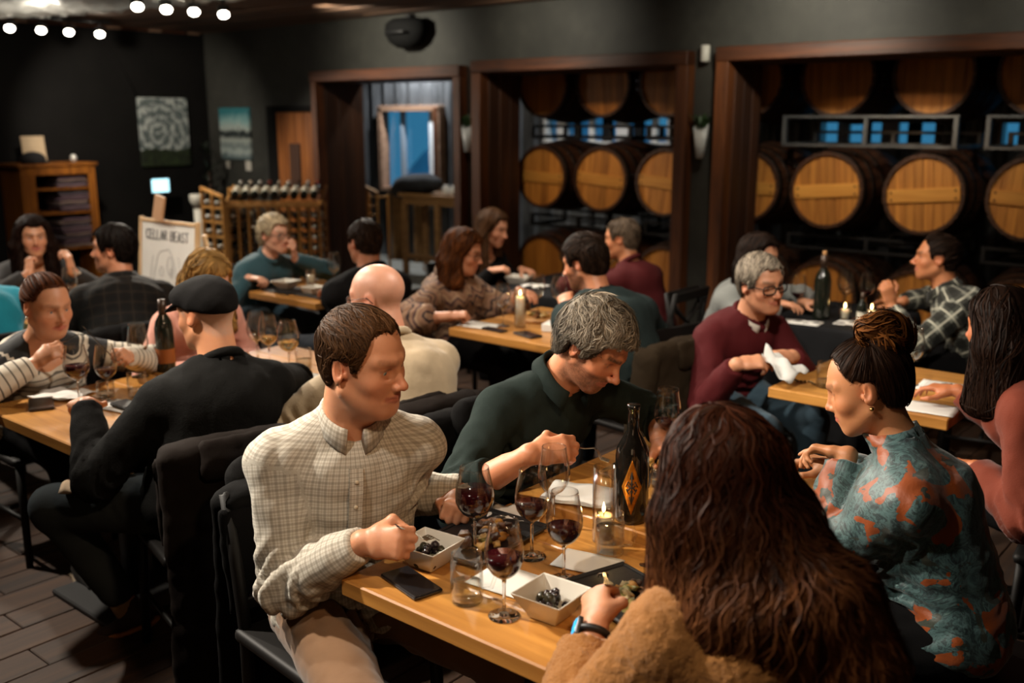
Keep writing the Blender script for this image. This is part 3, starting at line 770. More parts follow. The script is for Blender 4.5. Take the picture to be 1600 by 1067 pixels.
            wd = (width * (.6 + .8 * rs.rand(n)))[None, :, None] * np.interp(np.linspace(0, 1, K), [0, .12, .7, 1], [.35, 1, .85, .12])[:, None, None]
            A = pts - sd * wd * .5 + nrm * .0008; B = pts + sd * wd * .5 + nrm * .0008
            vv = np.stack([A, B], 2).reshape(K, n * 2, 3); idx = np.arange(n)[None] * 2 + np.arange(K - 1)[:, None] * n * 2
            Q = np.stack([idx, idx + 1, idx + 1 + n * 2, idx + n * 2], 2).reshape(-1, 4); vv = vv.reshape(-1, 3)
            r = (1 + var * rs.normal(size=n)).clip(.35, 2.2); tc = shade(vv, np.repeat(np.tile(r, (K, 1)), 2, axis=1).ravel())
            if streak is not None: tc = streak(vv, loc(vv), tc)
            me = np_mesh('hair_strand', vv - p.off, Q); attr3(me, 'tint', np.concatenate([np.clip(tc, 0, 1), np.ones((len(vv), 1))], 1))
            so = link('hair_strand', me, hm, ho); so['kind'] = 'stuff'
        return ho
    def glasses(p, mat, w=.0235, h=.0165, r=.0018, half=False):
        s = p.o['hs']; L = lambda x, y, z: p.Hc + p.R @ (V((x, y, z)) * s) - p.off; m = MB(); g = MB()
        for q in (1, -1):
            pts = []
            for i in range(20):
                t = 2 * PI * i / 20; x = math.copysign(abs(math.cos(t)) ** .6, math.cos(t)) * w; z = math.copysign(abs(math.sin(t)) ** .7, math.sin(t)) * h
                pts.append(L(q * .033 + x, .0955 - .012 * ((x * q + w) / (2 * w)) , z - .003))
            m.tube(pts, r, 6, closed=True); g.add(pts, [tuple(range(20))[::q]])
            m.tube([L(q * .056, .084, .004), L(q * .072, .05, .006), L(q * .081, -.012, .012), L(q * .082, -.035, -.008)], r * .9, 6)
        m.tube([L(-.0105, .0955, .001), L(0, .100, .004), L(.0105, .0955, .001)], r, 6)
        fr = m.build('glasses', mat, p.root)
        g.build('lens', NTglass(), fr); return fr
    def collar(p, mat, h=.032, r=.064, open_=.5, flare=.014, name='collar', uvscale=1):
        """a turned-down shirt collar: stand and leaf around the neck, open at the front"""
        n = 28; up = unit(p.sp * .7 + V((0, 0, .3)) + (p.Hc - p.N) * 2); c = p.N + up * .004 + p.f * .010; l = unit(p.ls - up * (p.ls @ up)); f = np.cross(up, l) * -1
        if f @ p.f < 0: f = -f
        vs = []; rings = ((0, -.004, 0), (.004, h, 0), (.012, h + .003, 0), (.018, h * .55, 1), (.018 + flare, -.006, 1), (.014 + flare, -.008, 1), (.012, 0, 1))
        for k in range(n + 1):
            a = open_ * .5 + (2 * PI - open_) * k / n; fr = max(0, math.cos(a)); d = f * math.cos(a) * 1.08 + l * math.sin(a)
            for e, z, leaf in rings:
                pt = 1.0 + leaf * fr ** 6 * .9
                vs.append(c + d * (r * p.s + e) + up * (z - .030 * fr - leaf * (fr ** 4) * .024 * (z < h * .5)) - p.off)
        m = len(rings); fs = [(k * m + i, k * m + (i + 1) % m, (k + 1) * m + (i + 1) % m, (k + 1) * m + i) for k in range(n) for i in range(m)] + [tuple(range(m))[::-1], tuple(n * m + i for i in range(m))]
        me = pymesh(name, vs, fs); attr3(me, 'cloth', np.stack([np.repeat(np.linspace(0, .42, n + 1), m), V([z for _ in range(n + 1) for e, z, g in rings]) * 1.0, np.full(len(vs), 9.)], 1))
        o = link(name, me, mat, p.root, smooth=True); return o

def NTglass(): return glass('lens_glass', (.96, .97, .96, 1))
# ------------------------------------------------------------------ the room
rnd = random.Random(4)
WALL = NT('charcoal_plaster'); _c = WALL.coord('Object'); _n = WALL.noise(_c, 1.6, 6, .62, .6); _n2 = WALL.noise(_c, 9, 5, .6)
WALL.set(Base_Color=WALL.ramp(WALL.math('ADD', WALL.math('MULTIPLY', _n, .7), WALL.math('MULTIPLY', _n2, .3)), [(.3, (.020, .020, .0165, 1)), (.55, (.036, .0355, .029, 1)), (.75, (.060, .058, .048, 1))]), Roughness=.7); WALL.bump(_n2, .12, .01); WALL = WALL.m
WALLD = flat('black_paint', (.0048, .0042, .0036, 1), .8, spec=.2, var=.3, vscale=3)
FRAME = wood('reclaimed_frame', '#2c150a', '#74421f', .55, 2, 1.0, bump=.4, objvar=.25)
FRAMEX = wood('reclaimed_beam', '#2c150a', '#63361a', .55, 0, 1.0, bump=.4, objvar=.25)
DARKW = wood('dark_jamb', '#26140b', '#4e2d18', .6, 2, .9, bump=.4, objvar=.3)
FLOORW = wood('worn_floor', '#20120a', '#4a2f1a', .78, 1, .8, bump=.35, objvar=.22)
CEILW = wood('ceiling_boards', '#33231a', '#7a5a42', .65, 0, .8, bump=.4, objvar=.3)
CONC = flat('porch_concrete', '#7c7a72', .8, var=.2)
BLACK = flat('black_steel', (.010, .010, .011, 1), .45, .3)
STEEL = flat('galvanised_steel', '#8d939a', .38, .9, var=.15, vscale=12)

def setting(name, kind='structure'): 
    e = empty(name); e['kind'] = kind; return e
# floor: boards running away from the camera, worn, joints between
fl = MB().box((-4.6, 3.5, -.045), (11.8, 7.2, .05)).build('floor', WALLD, kind='structure')
fb = MB().box((0, 0, 0), (.152, 2.2, .02), bev=.003).mesh('board')
fb.materials.append(FLOORW); x = -10.42; k = 0
while x < 1.2:
    y = -.1 - rnd.random() * 1.6
    while y < 6.9:
        o = bpy.data.objects.new('plank', fb); COL.objects.link(o); o.parent = fl; ln = rnd.uniform(2.2, 3.3); ln = min(ln, 6.95 - y)
        if ln > .2: o.location = (x, y + ln / 2, -.010 + rnd.uniform(-.0012, .0012)); o.scale = (1, ln / 2.2 - .002, 1); o.rotation_euler[1] = rnd.uniform(-.006, .006)
        else: bpy.data.objects.remove(o)
        y += ln
    x += .157
MB().box((-4.6, -1.3, -.045), (11.8, 2.6, .05)).build('floor', flat('entry_floor', '#2c2117', .6), kind='structure')
MB().box((-4.6, -1.4, 2.775), (12, 2.6, .03)).build('ceiling', WALLD, kind='structure')
MB().box((-4.6, -2.66, 1.38), (12, .12, 2.82)).build('wall_front', WALLD, kind='structure')
pf = MB().box((-5, 8.4, -.03), (13, 3.0, .06)).build('floor', CONC, kind='structure')
# ceiling: dark reclaimed boards
ce = MB().box((-4.6, 3.4, 2.775), (12, 7.4, .03)).build('ceiling', WALLD, kind='structure')
cb = MB().box((0, 0, 0), (3.0, .142, .022), bev=.004).mesh('board'); cb.materials.append(CEILW)
y = -.1
while y < 6.85:
    x = -10.3 - rnd.random()
    while x < 1.2:
        ln = rnd.uniform(2.6, 4.4); a = max(x, -10.3); b = min(x + ln, 1.3)
        if b - a > .2 and (y > 2.6 or a < -4.5):
            o = bpy.data.objects.new('plank', cb); COL.objects.link(o); o.parent = ce; o.location = ((a + b) / 2, y, 2.742 + rnd.uniform(-.006, .004)); o.scale = ((b - a) / 3.0 - .001, 1, 1)
        x += ln
    y += .150
# back wall with its three openings, left wall, the wall of the porch behind
wb = MB()
for a, b, z0, z1 in ((-10.3, -8.30, 0, 2.76), (-8.30, -6.23, 2.20, 2.76), (-6.23, -6.09, 0, 2.76), (-6.09, -3.92, 2.2, 2.76), (-3.92, -3.68, 0, 2.76), (-3.68, -.55, 2.2, 2.76), (-.55, 1.4, 0, 2.76)):
    wb.box(((a + b) / 2, 6.86, (z0 + z1) / 2), (b - a, .12, z1 - z0))
wb = wb.build('wall_back', WALL, kind='structure')
MB().box((-10.36, 2.15, 1.38), (.12, 9.6, 2.76)).build('wall_left', WALLD, kind='structure')
MB().box((1.36, 2.15, 1.38), (.12, 9.6, 2.76)).build('wall_right', WALLD, kind='structure')
for x, x2 in ((-10.36, .12), (1.4, .12)): MB().box((x, 8.2, 1.4), (x2, 2.55, 2.8)).build('wall_porch_side', WALLD, kind='structure')
MB().box((-4.6, 8.1, 2.79), (12, 2.5, .04)).build('ceiling', WALLD, kind='structure')
# corrugated sheet on the far porch wall, cut round its windows
def corrugated(x0, x1, z0, z1, Y, mb, pitch=.115, amp=.022):
    n = int((x1 - x0) / pitch * 8); vs = []
    for i in range(n + 1):
        x = x0 + (x1 - x0) * i / n; d = amp * math.sin(2 * PI * x / pitch * .5) ** 3 - amp * .3
        vs += [(x, Y + d, z0), (x, Y + d, z1)]
    mb.add(vs, [(2 * i, 2 * i + 1, 2 * i + 3, 2 * i + 2) for i in range(n)], 0, True)
wins = [(-9.76, -8.72, .90, 1.92), (-7.05, -5.45, 1.54, 1.80), (-3.85, -2.8, 1.56, 1.76), (-2.3, -1.3, 1.56, 1.76)]
ws = setting('wall_far'); xs = [-10.3] + [a for w_ in wins for a in w_[:2]] + [1.4]
CORR = NT('corrugated_steel'); _c = CORR.coord('Object', (3, 3, .7)); _n = CORR.noise(_c, 4, 5, .6)
CORR.set(Base_Color=CORR.ramp(_n, [(.3, (.06, .063, .066, 1)), (.7, (.17, .175, .18, 1))]), Metallic=.65, Roughness=.42); CORR = CORR.m
for i in range(0, len(xs), 2):
    m = MB(); corrugated(xs[i], xs[i + 1], 0, 2.78, 9.06, m); m.build('sheet', CORR, ws)
for a, b, z0, z1 in wins:
    m = MB(); corrugated(a, b, 0, z0, 9.06, m); m.build('sheet', CORR, ws); m = MB(); corrugated(a, b, z1, 2.78, 9.06, m); m.build('sheet', CORR, ws)
WPALE = wood('pale_window_wood', '#6a4d38', '#a5836a', .6, 0, 1, objvar=.1)
WHITE = flat('white_paint', '#d9d6cf', .5)
SKYG = glass('window_glass')
for i, (a, b, z0, z1) in enumerate(wins):
    e = setting('window_%d' % (i + 1)); t = .07 if i == 0 else .035; W_ = WPALE if i == 0 else WHITE
    MB().box(((a + b) / 2, 9.04, z1 - t / 2 + .02), (b - a + .06, .14, t), bev=.004).build('frame_head', W_, e)
    MB().box(((a + b) / 2, 9.04, z0 - .01), (b - a + .06, .14, t * .7), bev=.004).build('sill', W_, e)
    MB().box((a, 9.04, (z0 + z1) / 2), (t, .14, z1 - z0), bev=.004).build('jamb', W_, e)
    MB().box((b, 9.04, (z0 + z1) / 2), (t, .14, z1 - z0), bev=.004).build('jamb', W_, e)
    if i == 0:
        MB().box((-9.40, 9.05, (z0 + z1) / 2), (.06, .06, z1 - z0), bev=.004).build('mullion', flat('grey_mullion', '#8f9aa5', .5), e)
        MB().box((-8.86, 9.05, (z0 + z1) / 2), (.10, .08, z1 - z0), bev=.004).build('mullion', flat('white_trim', '#e8ecee', .5), e)  # trim in its own white
        MB().box((-8.755, 9.01, (z0 + z1) / 2), (.07, .10, z1 - z0), bev=.004).build('mullion', FRAME, e)
    else:
        n = 8 if i == 1 else 5
        for j in range(1, n): MB().box((a + (b - a) * j / n, 9.05, (z0 + z1) / 2), (rnd.choice((.07, .11, .15)), .05, z1 - z0), bev=.003).build('mullion', WHITE if j % 2 else WALLD, e)
    MB().box(((a + b) / 2, 9.09, (z0 + z1) / 2), (b - a, .006, z1 - z0)).build('pane', SKYG, e)
# rounded pale hill under the evening sky beyond the window
hl = MB(); hv = []; n = 24
for i in range(n + 1):
    x = -26 + 34 * i / n
    for yy, zz in ((24, -1), (26, .6 + 1.5 * math.exp(-((x + 19) / 5) ** 2) + .5 * math.sin(x * .5)), (40, 0)): hv.append((x, yy, zz))
hl.add(hv, [(3 * i + j, 3 * i + 3 + j, 3 * i + 4 + j, 3 * i + 1 + j) for i in range(n) for j in range(2)], 0, True)
hl.build('hills', flat('snowy_hill', '#9fb4c4', .9, var=.4, vscale=.4), kind='structure')

# timber surrounds of the three openings: face boards, head beam, deep side boards
def surround(idx, x0, x1, ztop, fw, depth, head=True, ldark=3, right=True):
    e = setting('trim_%d' % idx)
    MB().box(((x0 + x1) / 2, 6.745, ztop - .05), (x1 - x0, .13, .10), bev=.006).build('head_board', FRAMEX, e)
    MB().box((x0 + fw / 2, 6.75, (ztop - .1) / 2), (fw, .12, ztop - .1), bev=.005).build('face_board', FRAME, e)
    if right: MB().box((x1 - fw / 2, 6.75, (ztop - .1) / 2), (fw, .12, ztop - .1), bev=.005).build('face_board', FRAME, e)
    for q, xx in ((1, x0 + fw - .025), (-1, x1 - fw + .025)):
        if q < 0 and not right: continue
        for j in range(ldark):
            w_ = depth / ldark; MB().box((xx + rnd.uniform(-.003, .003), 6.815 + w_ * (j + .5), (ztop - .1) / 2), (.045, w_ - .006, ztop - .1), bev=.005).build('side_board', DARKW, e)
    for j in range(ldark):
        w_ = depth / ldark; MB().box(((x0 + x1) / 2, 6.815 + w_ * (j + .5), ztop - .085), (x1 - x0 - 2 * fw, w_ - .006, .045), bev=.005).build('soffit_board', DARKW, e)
    return e
surround(1, -8.30, -6.225, 2.245, .085, .52)
surround(2, -6.09, -3.915, 2.272, .105, .44)
surround(3, -3.685, -.55, 2.287, .10, .44)
# low pine door beside the doorway, in its black frame
dr = setting('door_1')
MB().box((-9.06, 6.78, .93), (.17, .05, 1.88), bev=.004).build('frame', WALLD, dr); MB().box((-8.72, 6.78, 1.885), (.85, .05, .06), bev=.004).build('frame', WALLD, dr)
PINE = wood('pine_door', '#6b3a17', '#b06a2c', .5, 2, 1.1, objvar=.15)
for j in range(4): MB().box((-8.90 + .15 * j, 6.775, .925), (.146, .035, 1.84), bev=.006).build('plank', PINE, dr)
MB().box((-8.67, 6.75, 1.30), (.18, .02, .45), bev=.006).build('panel', wood('dark_panel', '#2f190c', '#4d2b14', .6, 2), dr)
# crumpled foil duct lying against the boards, brightened by an added point light without a fixture
fv = []; nx, ny = 40, 20
for i in range(nx + 1):
    for j in range(ny + 1):
        px = -9.3 + 2.5 * i / nx; py = 3.0 + 1.55 * j / ny + .35 * (i / nx)
        fv.append((px, py, 2.705 - .05 * math.sin(PI * j / ny) + .045 * math.sin(px * 17 + py * 9) * math.sin(py * 21 + px * 3)))
fq = [(i * (ny + 1) + j, i * (ny + 1) + j + 1, (i + 1) * (ny + 1) + j + 1, (i + 1) * (ny + 1) + j) for i in range(nx) for j in range(ny)]
fo = link('foil_duct', pymesh('foil', fv, fq), flat('crumpled_foil', '#d0d0ca', .35, .45), smooth=True, label='crumpled silver foil duct under the ceiling boards, catching the light', cat='duct')
sm_ = fo.modifiers.new('thickness', 'SOLIDIFY'); sm_.thickness = .004
lamp('foil_lamp', 'POINT', (-8.3, 3.95, 2.2), (-8.3, 4, 3), 12, NEUT, .05)
for k in range(22):
    MB().box((-10.275, 3.3 + k * .16, 2.715), (.03, .13 + .02 * rnd.random(), .02)).build('trim_%d' % (10 + k), FRAMEX if k % 3 else WPALE, kind='structure')
MB().tube([(-10.28, 5.5, 2.70), (-10.28, 5.78, 2.3), (-10.28, 5.92, 2.0)], .006, 6).build('cable', WALLD, label='thin grey cable slanting down the wall to the swirling canvas', cat='cable')

# track heads
LAMPM = NT('lamp_face'); LAMPM.set(Base_Color=(1, 1, 1, 1), Emission_Color=(1, .90, .74, 1), Emission_Strength=22.0); LAMPM = LAMPM.m
def track(y0, pts, label, grp):
    e = empty('track_light', (pts[0][0], pts[0][1], 2.6), label=label, cat='lamp', group=grp)
    b = MB(); L0, L1 = pts[0], pts[-1]; b.box((0, (L1[1] - L0[1]) / 2, .08), (.035, L1[1] - L0[1] + .2, .025), bev=.004).build('track', BLACK, e)
    for p in pts:
        q = V(p) - V(pts[0]); h = MB(); h.tube([q + V((0, 0, .07)), q + V((0, 0, .03))], .008, 6); h.lathe([(.026, .035), (.045, .03), (.048, -.035), (.043, -.05)], 16, q).build('lamp_head', BLACK, e)
        m = MB(); m.ball(q + V((.018, -.012, -.035)), (.041, .041, .032), 7).build('bulb', LAMPM, e)
track(0, [(-9.37, y, 2.6) for y in (4.22, 4.50, 4.76, 5.06)], 'row of four bright spot lamps under the ceiling boards by the dark side wall', None)
track(0, [(-6.90, y, 2.6) for y in (4.03, 4.26, 4.49, 4.75)], 'row of four bright spot lamps in front of the crumpled foil ceiling', None)

# barrels
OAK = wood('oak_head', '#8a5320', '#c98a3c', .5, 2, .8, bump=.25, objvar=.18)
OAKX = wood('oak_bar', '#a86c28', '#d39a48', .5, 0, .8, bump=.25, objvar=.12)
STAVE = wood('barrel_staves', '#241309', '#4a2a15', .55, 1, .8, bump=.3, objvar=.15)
HOOP = flat('hoop_iron', '#2b2724', .45, .8, var=.2)
Rb = .268
bm_ = MB(); n = 26; prof = [(Rb + .018, 0), (Rb + .030, .06), (.318, .20), (.345, .42), (.345, .50), (.318, .70), (Rb + .030, .85), (Rb + .018, .90)]
ring = []
for i in range(n):
    vs = []; 
    for r, y in prof:
        for a in ((i + .03) / n, (i + .5) / n, (i + .97) / n): vs.append((r * math.cos(2 * PI * a), y, r * math.sin(2 * PI * a)))
        for a in ((i + .97) / n, (i + .03) / n): vs.append(((r - .024) * math.cos(2 * PI * a), y, (r - .024) * math.sin(2 * PI * a)))
    k = len(prof); fs = [(a * 5 + j, a * 5 + (j + 1) % 5, (a + 1) * 5 + (j + 1) % 5, (a + 1) * 5 + j) for a in range(k - 1) for j in range(5)] + [(4, 3, 2, 1, 0), tuple((k - 1) * 5 + j for j in range(5))]
    bm_.add(vs, fs)
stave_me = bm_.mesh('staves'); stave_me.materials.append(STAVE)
hoops = []
for y0, y1 in ((.015, .055), (.14, .175), (.285, .32)):
    for yy0, yy1 in ((y0, y1), (.9 - y1, .9 - y0)):
        m = MB(); rr = lambda y: np.interp(y, [p[1] for p in prof], [p[0] for p in prof]) + .003
        vs = []; N = 32
        for j in range(N):
            a = 2 * PI * j / N
            for r, y in ((rr(yy0), yy0), (rr(yy1), yy1), (rr(yy1) - .006, yy1), (rr(yy0) - .006, yy0)): vs.append((r * math.cos(a), y, r * math.sin(a)))
        m.add(vs, [(4 * j + c, 4 * j + (c + 1) % 4, 4 * ((j + 1) % N) + (c + 1) % 4, 4 * ((j + 1) % N) + c) for j in range(N) for c in range(4)], 0, True)
        me = m.mesh('hoop'); me.materials.append(HOOP); hoops.append(me)
heads = []; nb = 8; ed = [-Rb + 2 * Rb * i / nb for i in range(nb + 1)]
for i in range(nb):
    a, b = ed[i] + .0015, ed[i + 1] - .0015; top = []; m = 6
    for j in range(m + 1):
        x = a + (b - a) * j / m; top.append((x, math.sqrt(max(Rb ** 2 - x * x, 1e-5))))
    pts = top + [(x, -z) for x, z in top[::-1]]; k = len(pts); off = .022 + .0015 * ((i * 7) % 3)
    vs = [(x, off, z) for x, z in pts] + [(x, off + .02, z) for x, z in pts]
    me = pymesh('head_board', vs, [tuple(range(k))[::-1], tuple(range(k, 2 * k))] + [(j, (j + 1) % k, (j + 1) % k + k, j + k) for j in range(k)]); me.materials.append(OAK); heads.append(me)
bar_me = MB().box((0, .016, -.005), (.505, .022, .10), bev=.004).mesh('cross_bar'); bar_me.materials.append(OAKX)
peg_me = MB().box((0, .003, 0), (.012, .008, .014)).mesh('peg'); peg_me.materials.append(STAVE)
XB = [-5.86, -5.19, -4.50, -3.77, -3.07, -2.365, -1.67, -.97]; ROWS = [(.42, 'bottom'), (1.25, 'middle'), (2.08, 'top')]
NTH = ['first', 'second', 'third']
for z, rn in ROWS:
    for k, bx in enumerate(XB):
        if rn == 'bottom' and k == 0: pass
        grp = 'wine barrels lying in the steel racks'; bay = 'narrow bay' if k < 3 else 'wide bay'
        i = k if k < 3 else k - 3; o_ = ['first', 'second', 'third', 'fourth', 'fifth'][i]
        e = empty('wine_barrel', (bx + rnd.uniform(-.01, .01), 7.38 + rnd.uniform(-.02, .03), z), label='oak wine barrel, %s row, %s from the doorway end in the %s' % (rn, o_, bay), cat='barrel', group=grp)
        ry = rnd.uniform(-.10, .10) + (1.2 if rn == 'top' and k % 2 else 0) * 0
        e.rotation_euler[1] = ry
        link_ = lambda nm, me: (lambda o: (COL.objects.link(o), setattr(o, 'parent', e)))(bpy.data.objects.new(nm, me))
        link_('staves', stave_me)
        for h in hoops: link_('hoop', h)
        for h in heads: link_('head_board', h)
        if rn == 'middle':
            link_('cross_bar', bar_me)
            for sx in (-1, 1):
                for zz in (.022, -.032): 
                    o = bpy.data.objects.new('peg', peg_me); COL.objects.link(o); o.parent = e; o.location = (sx * .225, 0, zz)
# racks between the rows: square-tube frames carrying two barrels each
def rack(x0, x1, z, mat, label, h=.19, front=False):
    e = empty('barrel_rack', (x0, 7.45, z), label=label, cat='rack', group='steel barrel racks'); L = x1 - x0
    for y in ((-.09, .50) if front else (.10, .62)):
        for zz in ((0, h) if y < 0 or not front else (0, .09)): MB().box((L / 2, y, zz), (L, .03, .024), bev=.004).build('rail', mat, e)
        hh = h if y < 0 or not front else .09
        for xx in (.02, L / 2, L - .02): MB().box((xx, y, hh / 2), (.035, .04, hh), bev=.004).build('post', mat, e)
    for xx in (.02, L - .02):
        MB().box((xx, .20 if front else .36, 0), (.035, .56 if front else .50, .035), bev=.004).build('tie', mat, e)
SILV = flat('worn_silver_steel', '#77797a', .4, .85, var=.25, vscale=9)
for z_, h_, w1, w2 in ((1.612, .10, 'under the top barrels of', 'under the top barrel at the far end of'), (.783, .10, 'under the middle barrels of', 'under the middle barrel at the far end of')):
    rack(-6.1, -4.95, z_, BLACK, 'black steel rack %s the narrow bay, doorway end' % w1, h_); rack(-4.80, -4.2, z_, BLACK, 'black steel rack %s the narrow bay' % w2, h_)
rack(-3.45, -2.15, 1.585, SILV, 'silver steel barrel rack showing between the two rows of the wide bay', .21, True); rack(-1.98, -.75, 1.585, SILV, 'silver steel barrel rack cut off by the edge of the wide bay', .21, True)
rack(-3.45, -2.15, .783, BLACK, 'black steel rack under the two big middle barrels of the wide bay', .10); rack(-1.98, -.75, .783, BLACK, 'black steel rack under the middle barrels at the edge of the wide bay', .10)
for x0, x1 in ((-6.0, -4.75), (-4.62, -3.98), (-3.45, -2.15), (-1.98, -.75)): 
    rack(x0, x1, .018, BLACK, 'black steel rack on the floor under the bottom barrels of the %s' % {-6.0: 'narrow bay, doorway end', -4.62: 'narrow bay, far end', -3.45: 'wide bay, centre', -1.98: 'wide bay, outer edge'}[x0], .05)
sh = empty('storage_shelf', (-4.6, 8.58, 0), label='low dark shelf of cartons on the porch behind the barrels', cat='shelf')
MB().box((0, 0, .885), (2.9, .34, .03)).build('board', BLACK, sh)
for x in (-1.4, 0, 1.4):
    for y in (-.14, .14): MB().box((x, y, .435), (.04, .04, .87)).build('leg', BLACK, sh)
# cartons and cases seen between the lower rows
for i, (x, w_, c, nm) in enumerate(((-5.75, .24, '#9a7d55', 'tan carton'), (-5.38, .16, '#8a8f8a', 'grey carton'), (-5.12, .10, '#b5823f', 'amber carton'), (-4.72, .2, '#c9ced0', 'white carton'), (-3.66, .16, '#6a5038', 'brown carton'), (-3.32, .12, '#a8aaa6', 'pale carton'))):
    m = MB().box((0, 0, 0), (w_, .3, .15), bev=.004); o = m.build('carton', flat('carton_%d' % i, c, .8), label='%s on the barrel rack behind the middle row' % nm, cat='box', loc=(x, 8.58, .977)); 
    MB().box((0, -.151, .0), (.04, .003, .15)).build('tape', flat('carton_tape', '#b9a98a', .4), o)

# things on the back wall
def planter(x, nm):
    e = empty('wall_planter', (x, 6.72, 1.49), label=nm, cat='planter', group='white wall planters')
    m = MB(); N = 20; vs = []
    for i, (r, z) in enumerate(((.030, 0), (.060, .235), (.055, .235), (.026, .02))):
        for j in range(N): a = 2 * PI * j / N; vs.append((r * math.cos(a), r * math.sin(a) * .8, z + (.03 * math.sin(a) if i in (1, 2) else 0)))
    m.add(vs, [(i * N + j, i * N + (j + 1) % N, (i + 1) * N + (j + 1) % N, (i + 1) * N + j) for i in range(3) for j in range(N)] + [tuple(range(N))[::-1], tuple(3 * N + j for j in range(N))], 0, True).build('pot', flat('planter_white', '#c9cccb', .35), e)
    MB().box((0, .055, .14), (.03, .05, .06)).build('bracket', BLACK, e)
    for j in range(26):
        a = rnd.uniform(0, 6.28); d = V((math.cos(a), math.sin(a) * .7, 0)) * rnd.uniform(.03, .09); b = V((0, 0, .22)) + d * .4; t = b + d + V((0, -.01, rnd.uniform(.04, .12))); s_ = unit(np.cross(t - b, (0, 0, 1))) * .016; md = (b + t) / 2 + V((0, 0, .012))
        MB().add([b, md + s_, t, md - s_, md - V((0, 0, .004))], [(0, 1, 4), (1, 2, 4), (2, 3, 4), (3, 0, 4)]).build('leaf', flat('planter_leaf', '#33502a', .5, var=.3), e)
planter(-6.16, 'white cone wall planter with greenery beside the doorway'); planter(-3.80, 'white cone wall planter with greenery between the two barrel bays')
e = empty('wall_sconce', (-3.80, 6.74, 2.19), label='short white cylinder sconce high on the pier between the barrel bays', cat='lamp')
MB().lathe([(.030, 0), (.034, .004), (.034, .114), (.030, .118)], 18).build('shade', flat('sconce_white', '#d4d2c8', .4), e); MB().box((0, .035, .06), (.03, .05, .05)).build('bracket', BLACK, e)
e = empty('loudspeaker', (-6.9, 6.70, 2.55), label='black loudspeaker hung high over the doorway', cat='speaker')
MB().lathe([(.10, -.13), (.20, -.08), (.26, .0), (.25, .09), (.16, .13)], 20, sy=.42).build('shell', flat('speaker_black', (.006, .006, .006, 1), .8, spec=.1), e)
MB().box((0, .08, .1), (.05, .1, .14)).build('bracket', BLACK, e); MB().lathe([(.12, -.01), (.13, .0), (.12, .01)], 20, (0, -.14, 0), sy=.2).build('grille', BLACK, e)

# canvases
CV = NT('swirl_canvas'); c_ = CV.coord('Object'); sx = CV.sep(c_)
rr_ = CV.math('SQRT', CV.math('ADD', CV.math('POWER', CV.math('ADD', sx[1], .09), 2), CV.math('POWER', CV.math('ADD', sx[2], .02), 2)))
wv = CV.math('SINE', CV.math('ADD', CV.math('MULTIPLY', rr_, 62), CV.math('MULTIPLY', CV.noise(c_, 5, 5, .6, 2.5), 17)))
colr = CV.ramp(CV.math('ADD', CV.math('MULTIPLY', wv, .30), CV.math('MULTIPLY', CV.noise(c_, 14, 5), .75)), [(.25, '#56605f'), (.5, '#939b98'), (.8, '#c2c6c0')])
CV.set(Base_Color=CV.mix(CV.ramp(CV.math('ADD', sx[2], CV.math('MULTIPLY', CV.noise(c_, 9), .06)), [(.0, (1, 1, 1, 1)), (.001, (0, 0, 0, 1))]) if False else CV.math('LESS_THAN', CV.math('ADD', sx[2], CV.math('MULTIPLY', CV.noise(c_, 12), .12)), -.13), colr, CV.ramp(CV.noise(c_, 20, 4), [(.35, '#0f130c'), (.6, '#27331c'), (.8, '#3a4527')])), Roughness=.6)
o = MB().box((0, 0, 0), (.035, .60, .745), bev=.004).build('canvas', CV.m, label='large pale canvas with grey swirling sky above dark green', cat='painting', loc=(-10.28, 6.21, 1.635)); MB().box((-.012, 0, 0), (.02, .57, .72)).build('stretcher', WALLD, o)
C2 = NT('wave_canvas'); c_ = C2.coord('Object'); sx = C2.sep(c_); zz = C2.math('ADD', C2.math('MULTIPLY', sx[2], 1.7), C2.math('ADD', .5, C2.math('MULTIPLY', C2.math('SUBTRACT', C2.noise(c_, 6, 5, .6, 1.5), .5), .32)))
C2.set(Base_Color=C2.ramp(zz, [(.06, '#5a6a6c'), (.16, '#a9b3ae'), (.28, '#6b7877'), (.40, '#a4aba3'), (.47, '#20282a'), (.54, '#1d2526'), (.60, '#a9b2ab'), (.74, '#7fa3a3'), (.88, '#2c7078')]), Roughness=.6)
o = MB().box((0, 0, 0), (.56, .035, .57), bev=.004).build('canvas', C2.m, label='canvas of teal sky and dark wave on the back wall', cat='painting', loc=(-9.755, 6.78, 1.615)); MB().box((0, .01, 0), (.53, .02, .54)).build('stretcher', WALLD, o)
for x, s_ in ((-9.95, .07), (-9.56, .10)): 
    MB().box((0, 0, 0), (s_, .006, s_ * 1.1), bev=.001).build('caption_card', flat('card_white', '#c9c4b8', .7), label='%s white card under the wave canvas' % ('smaller' if s_ < .08 else 'larger'), cat='card', loc=(x, 6.79, 1.265))

# shelf cabinet on the dark wall, with folded clothes
ORW = wood('orange_pine', '#5e3210', '#a3621f', .45, 2, 1.0, objvar=.1)
cabn = empty('shelf_cabinet', (-10.05, 4.75, 0), label='orange pine open cabinet with folded clothes against the dark wall', cat='cabinet')
MB().box((0, -.36, .66), (.46, .03, 1.32), bev=.004).build('side_panel', ORW, cabn); MB().box((0, .36, .66), (.46, .03, 1.32), bev=.004).build('side_panel', ORW, cabn)
MB().box((0, 0, 1.335), (.50, .80, .035), bev=.006).build('top', ORW, cabn); MB().box((-.21, 0, .66), (.02, .70, 1.30)).build('back_panel', WALLD, cabn)
MB().box((.225, 0, 1.275), (.03, .70, .07), bev=.004).build('rail', ORW, cabn)
for yy, w_ in ((-.30, .12), (.325, .06)): MB().box((.225, yy, .63), (.03, w_, 1.22), bev=.004).build('stile', ORW, cabn)
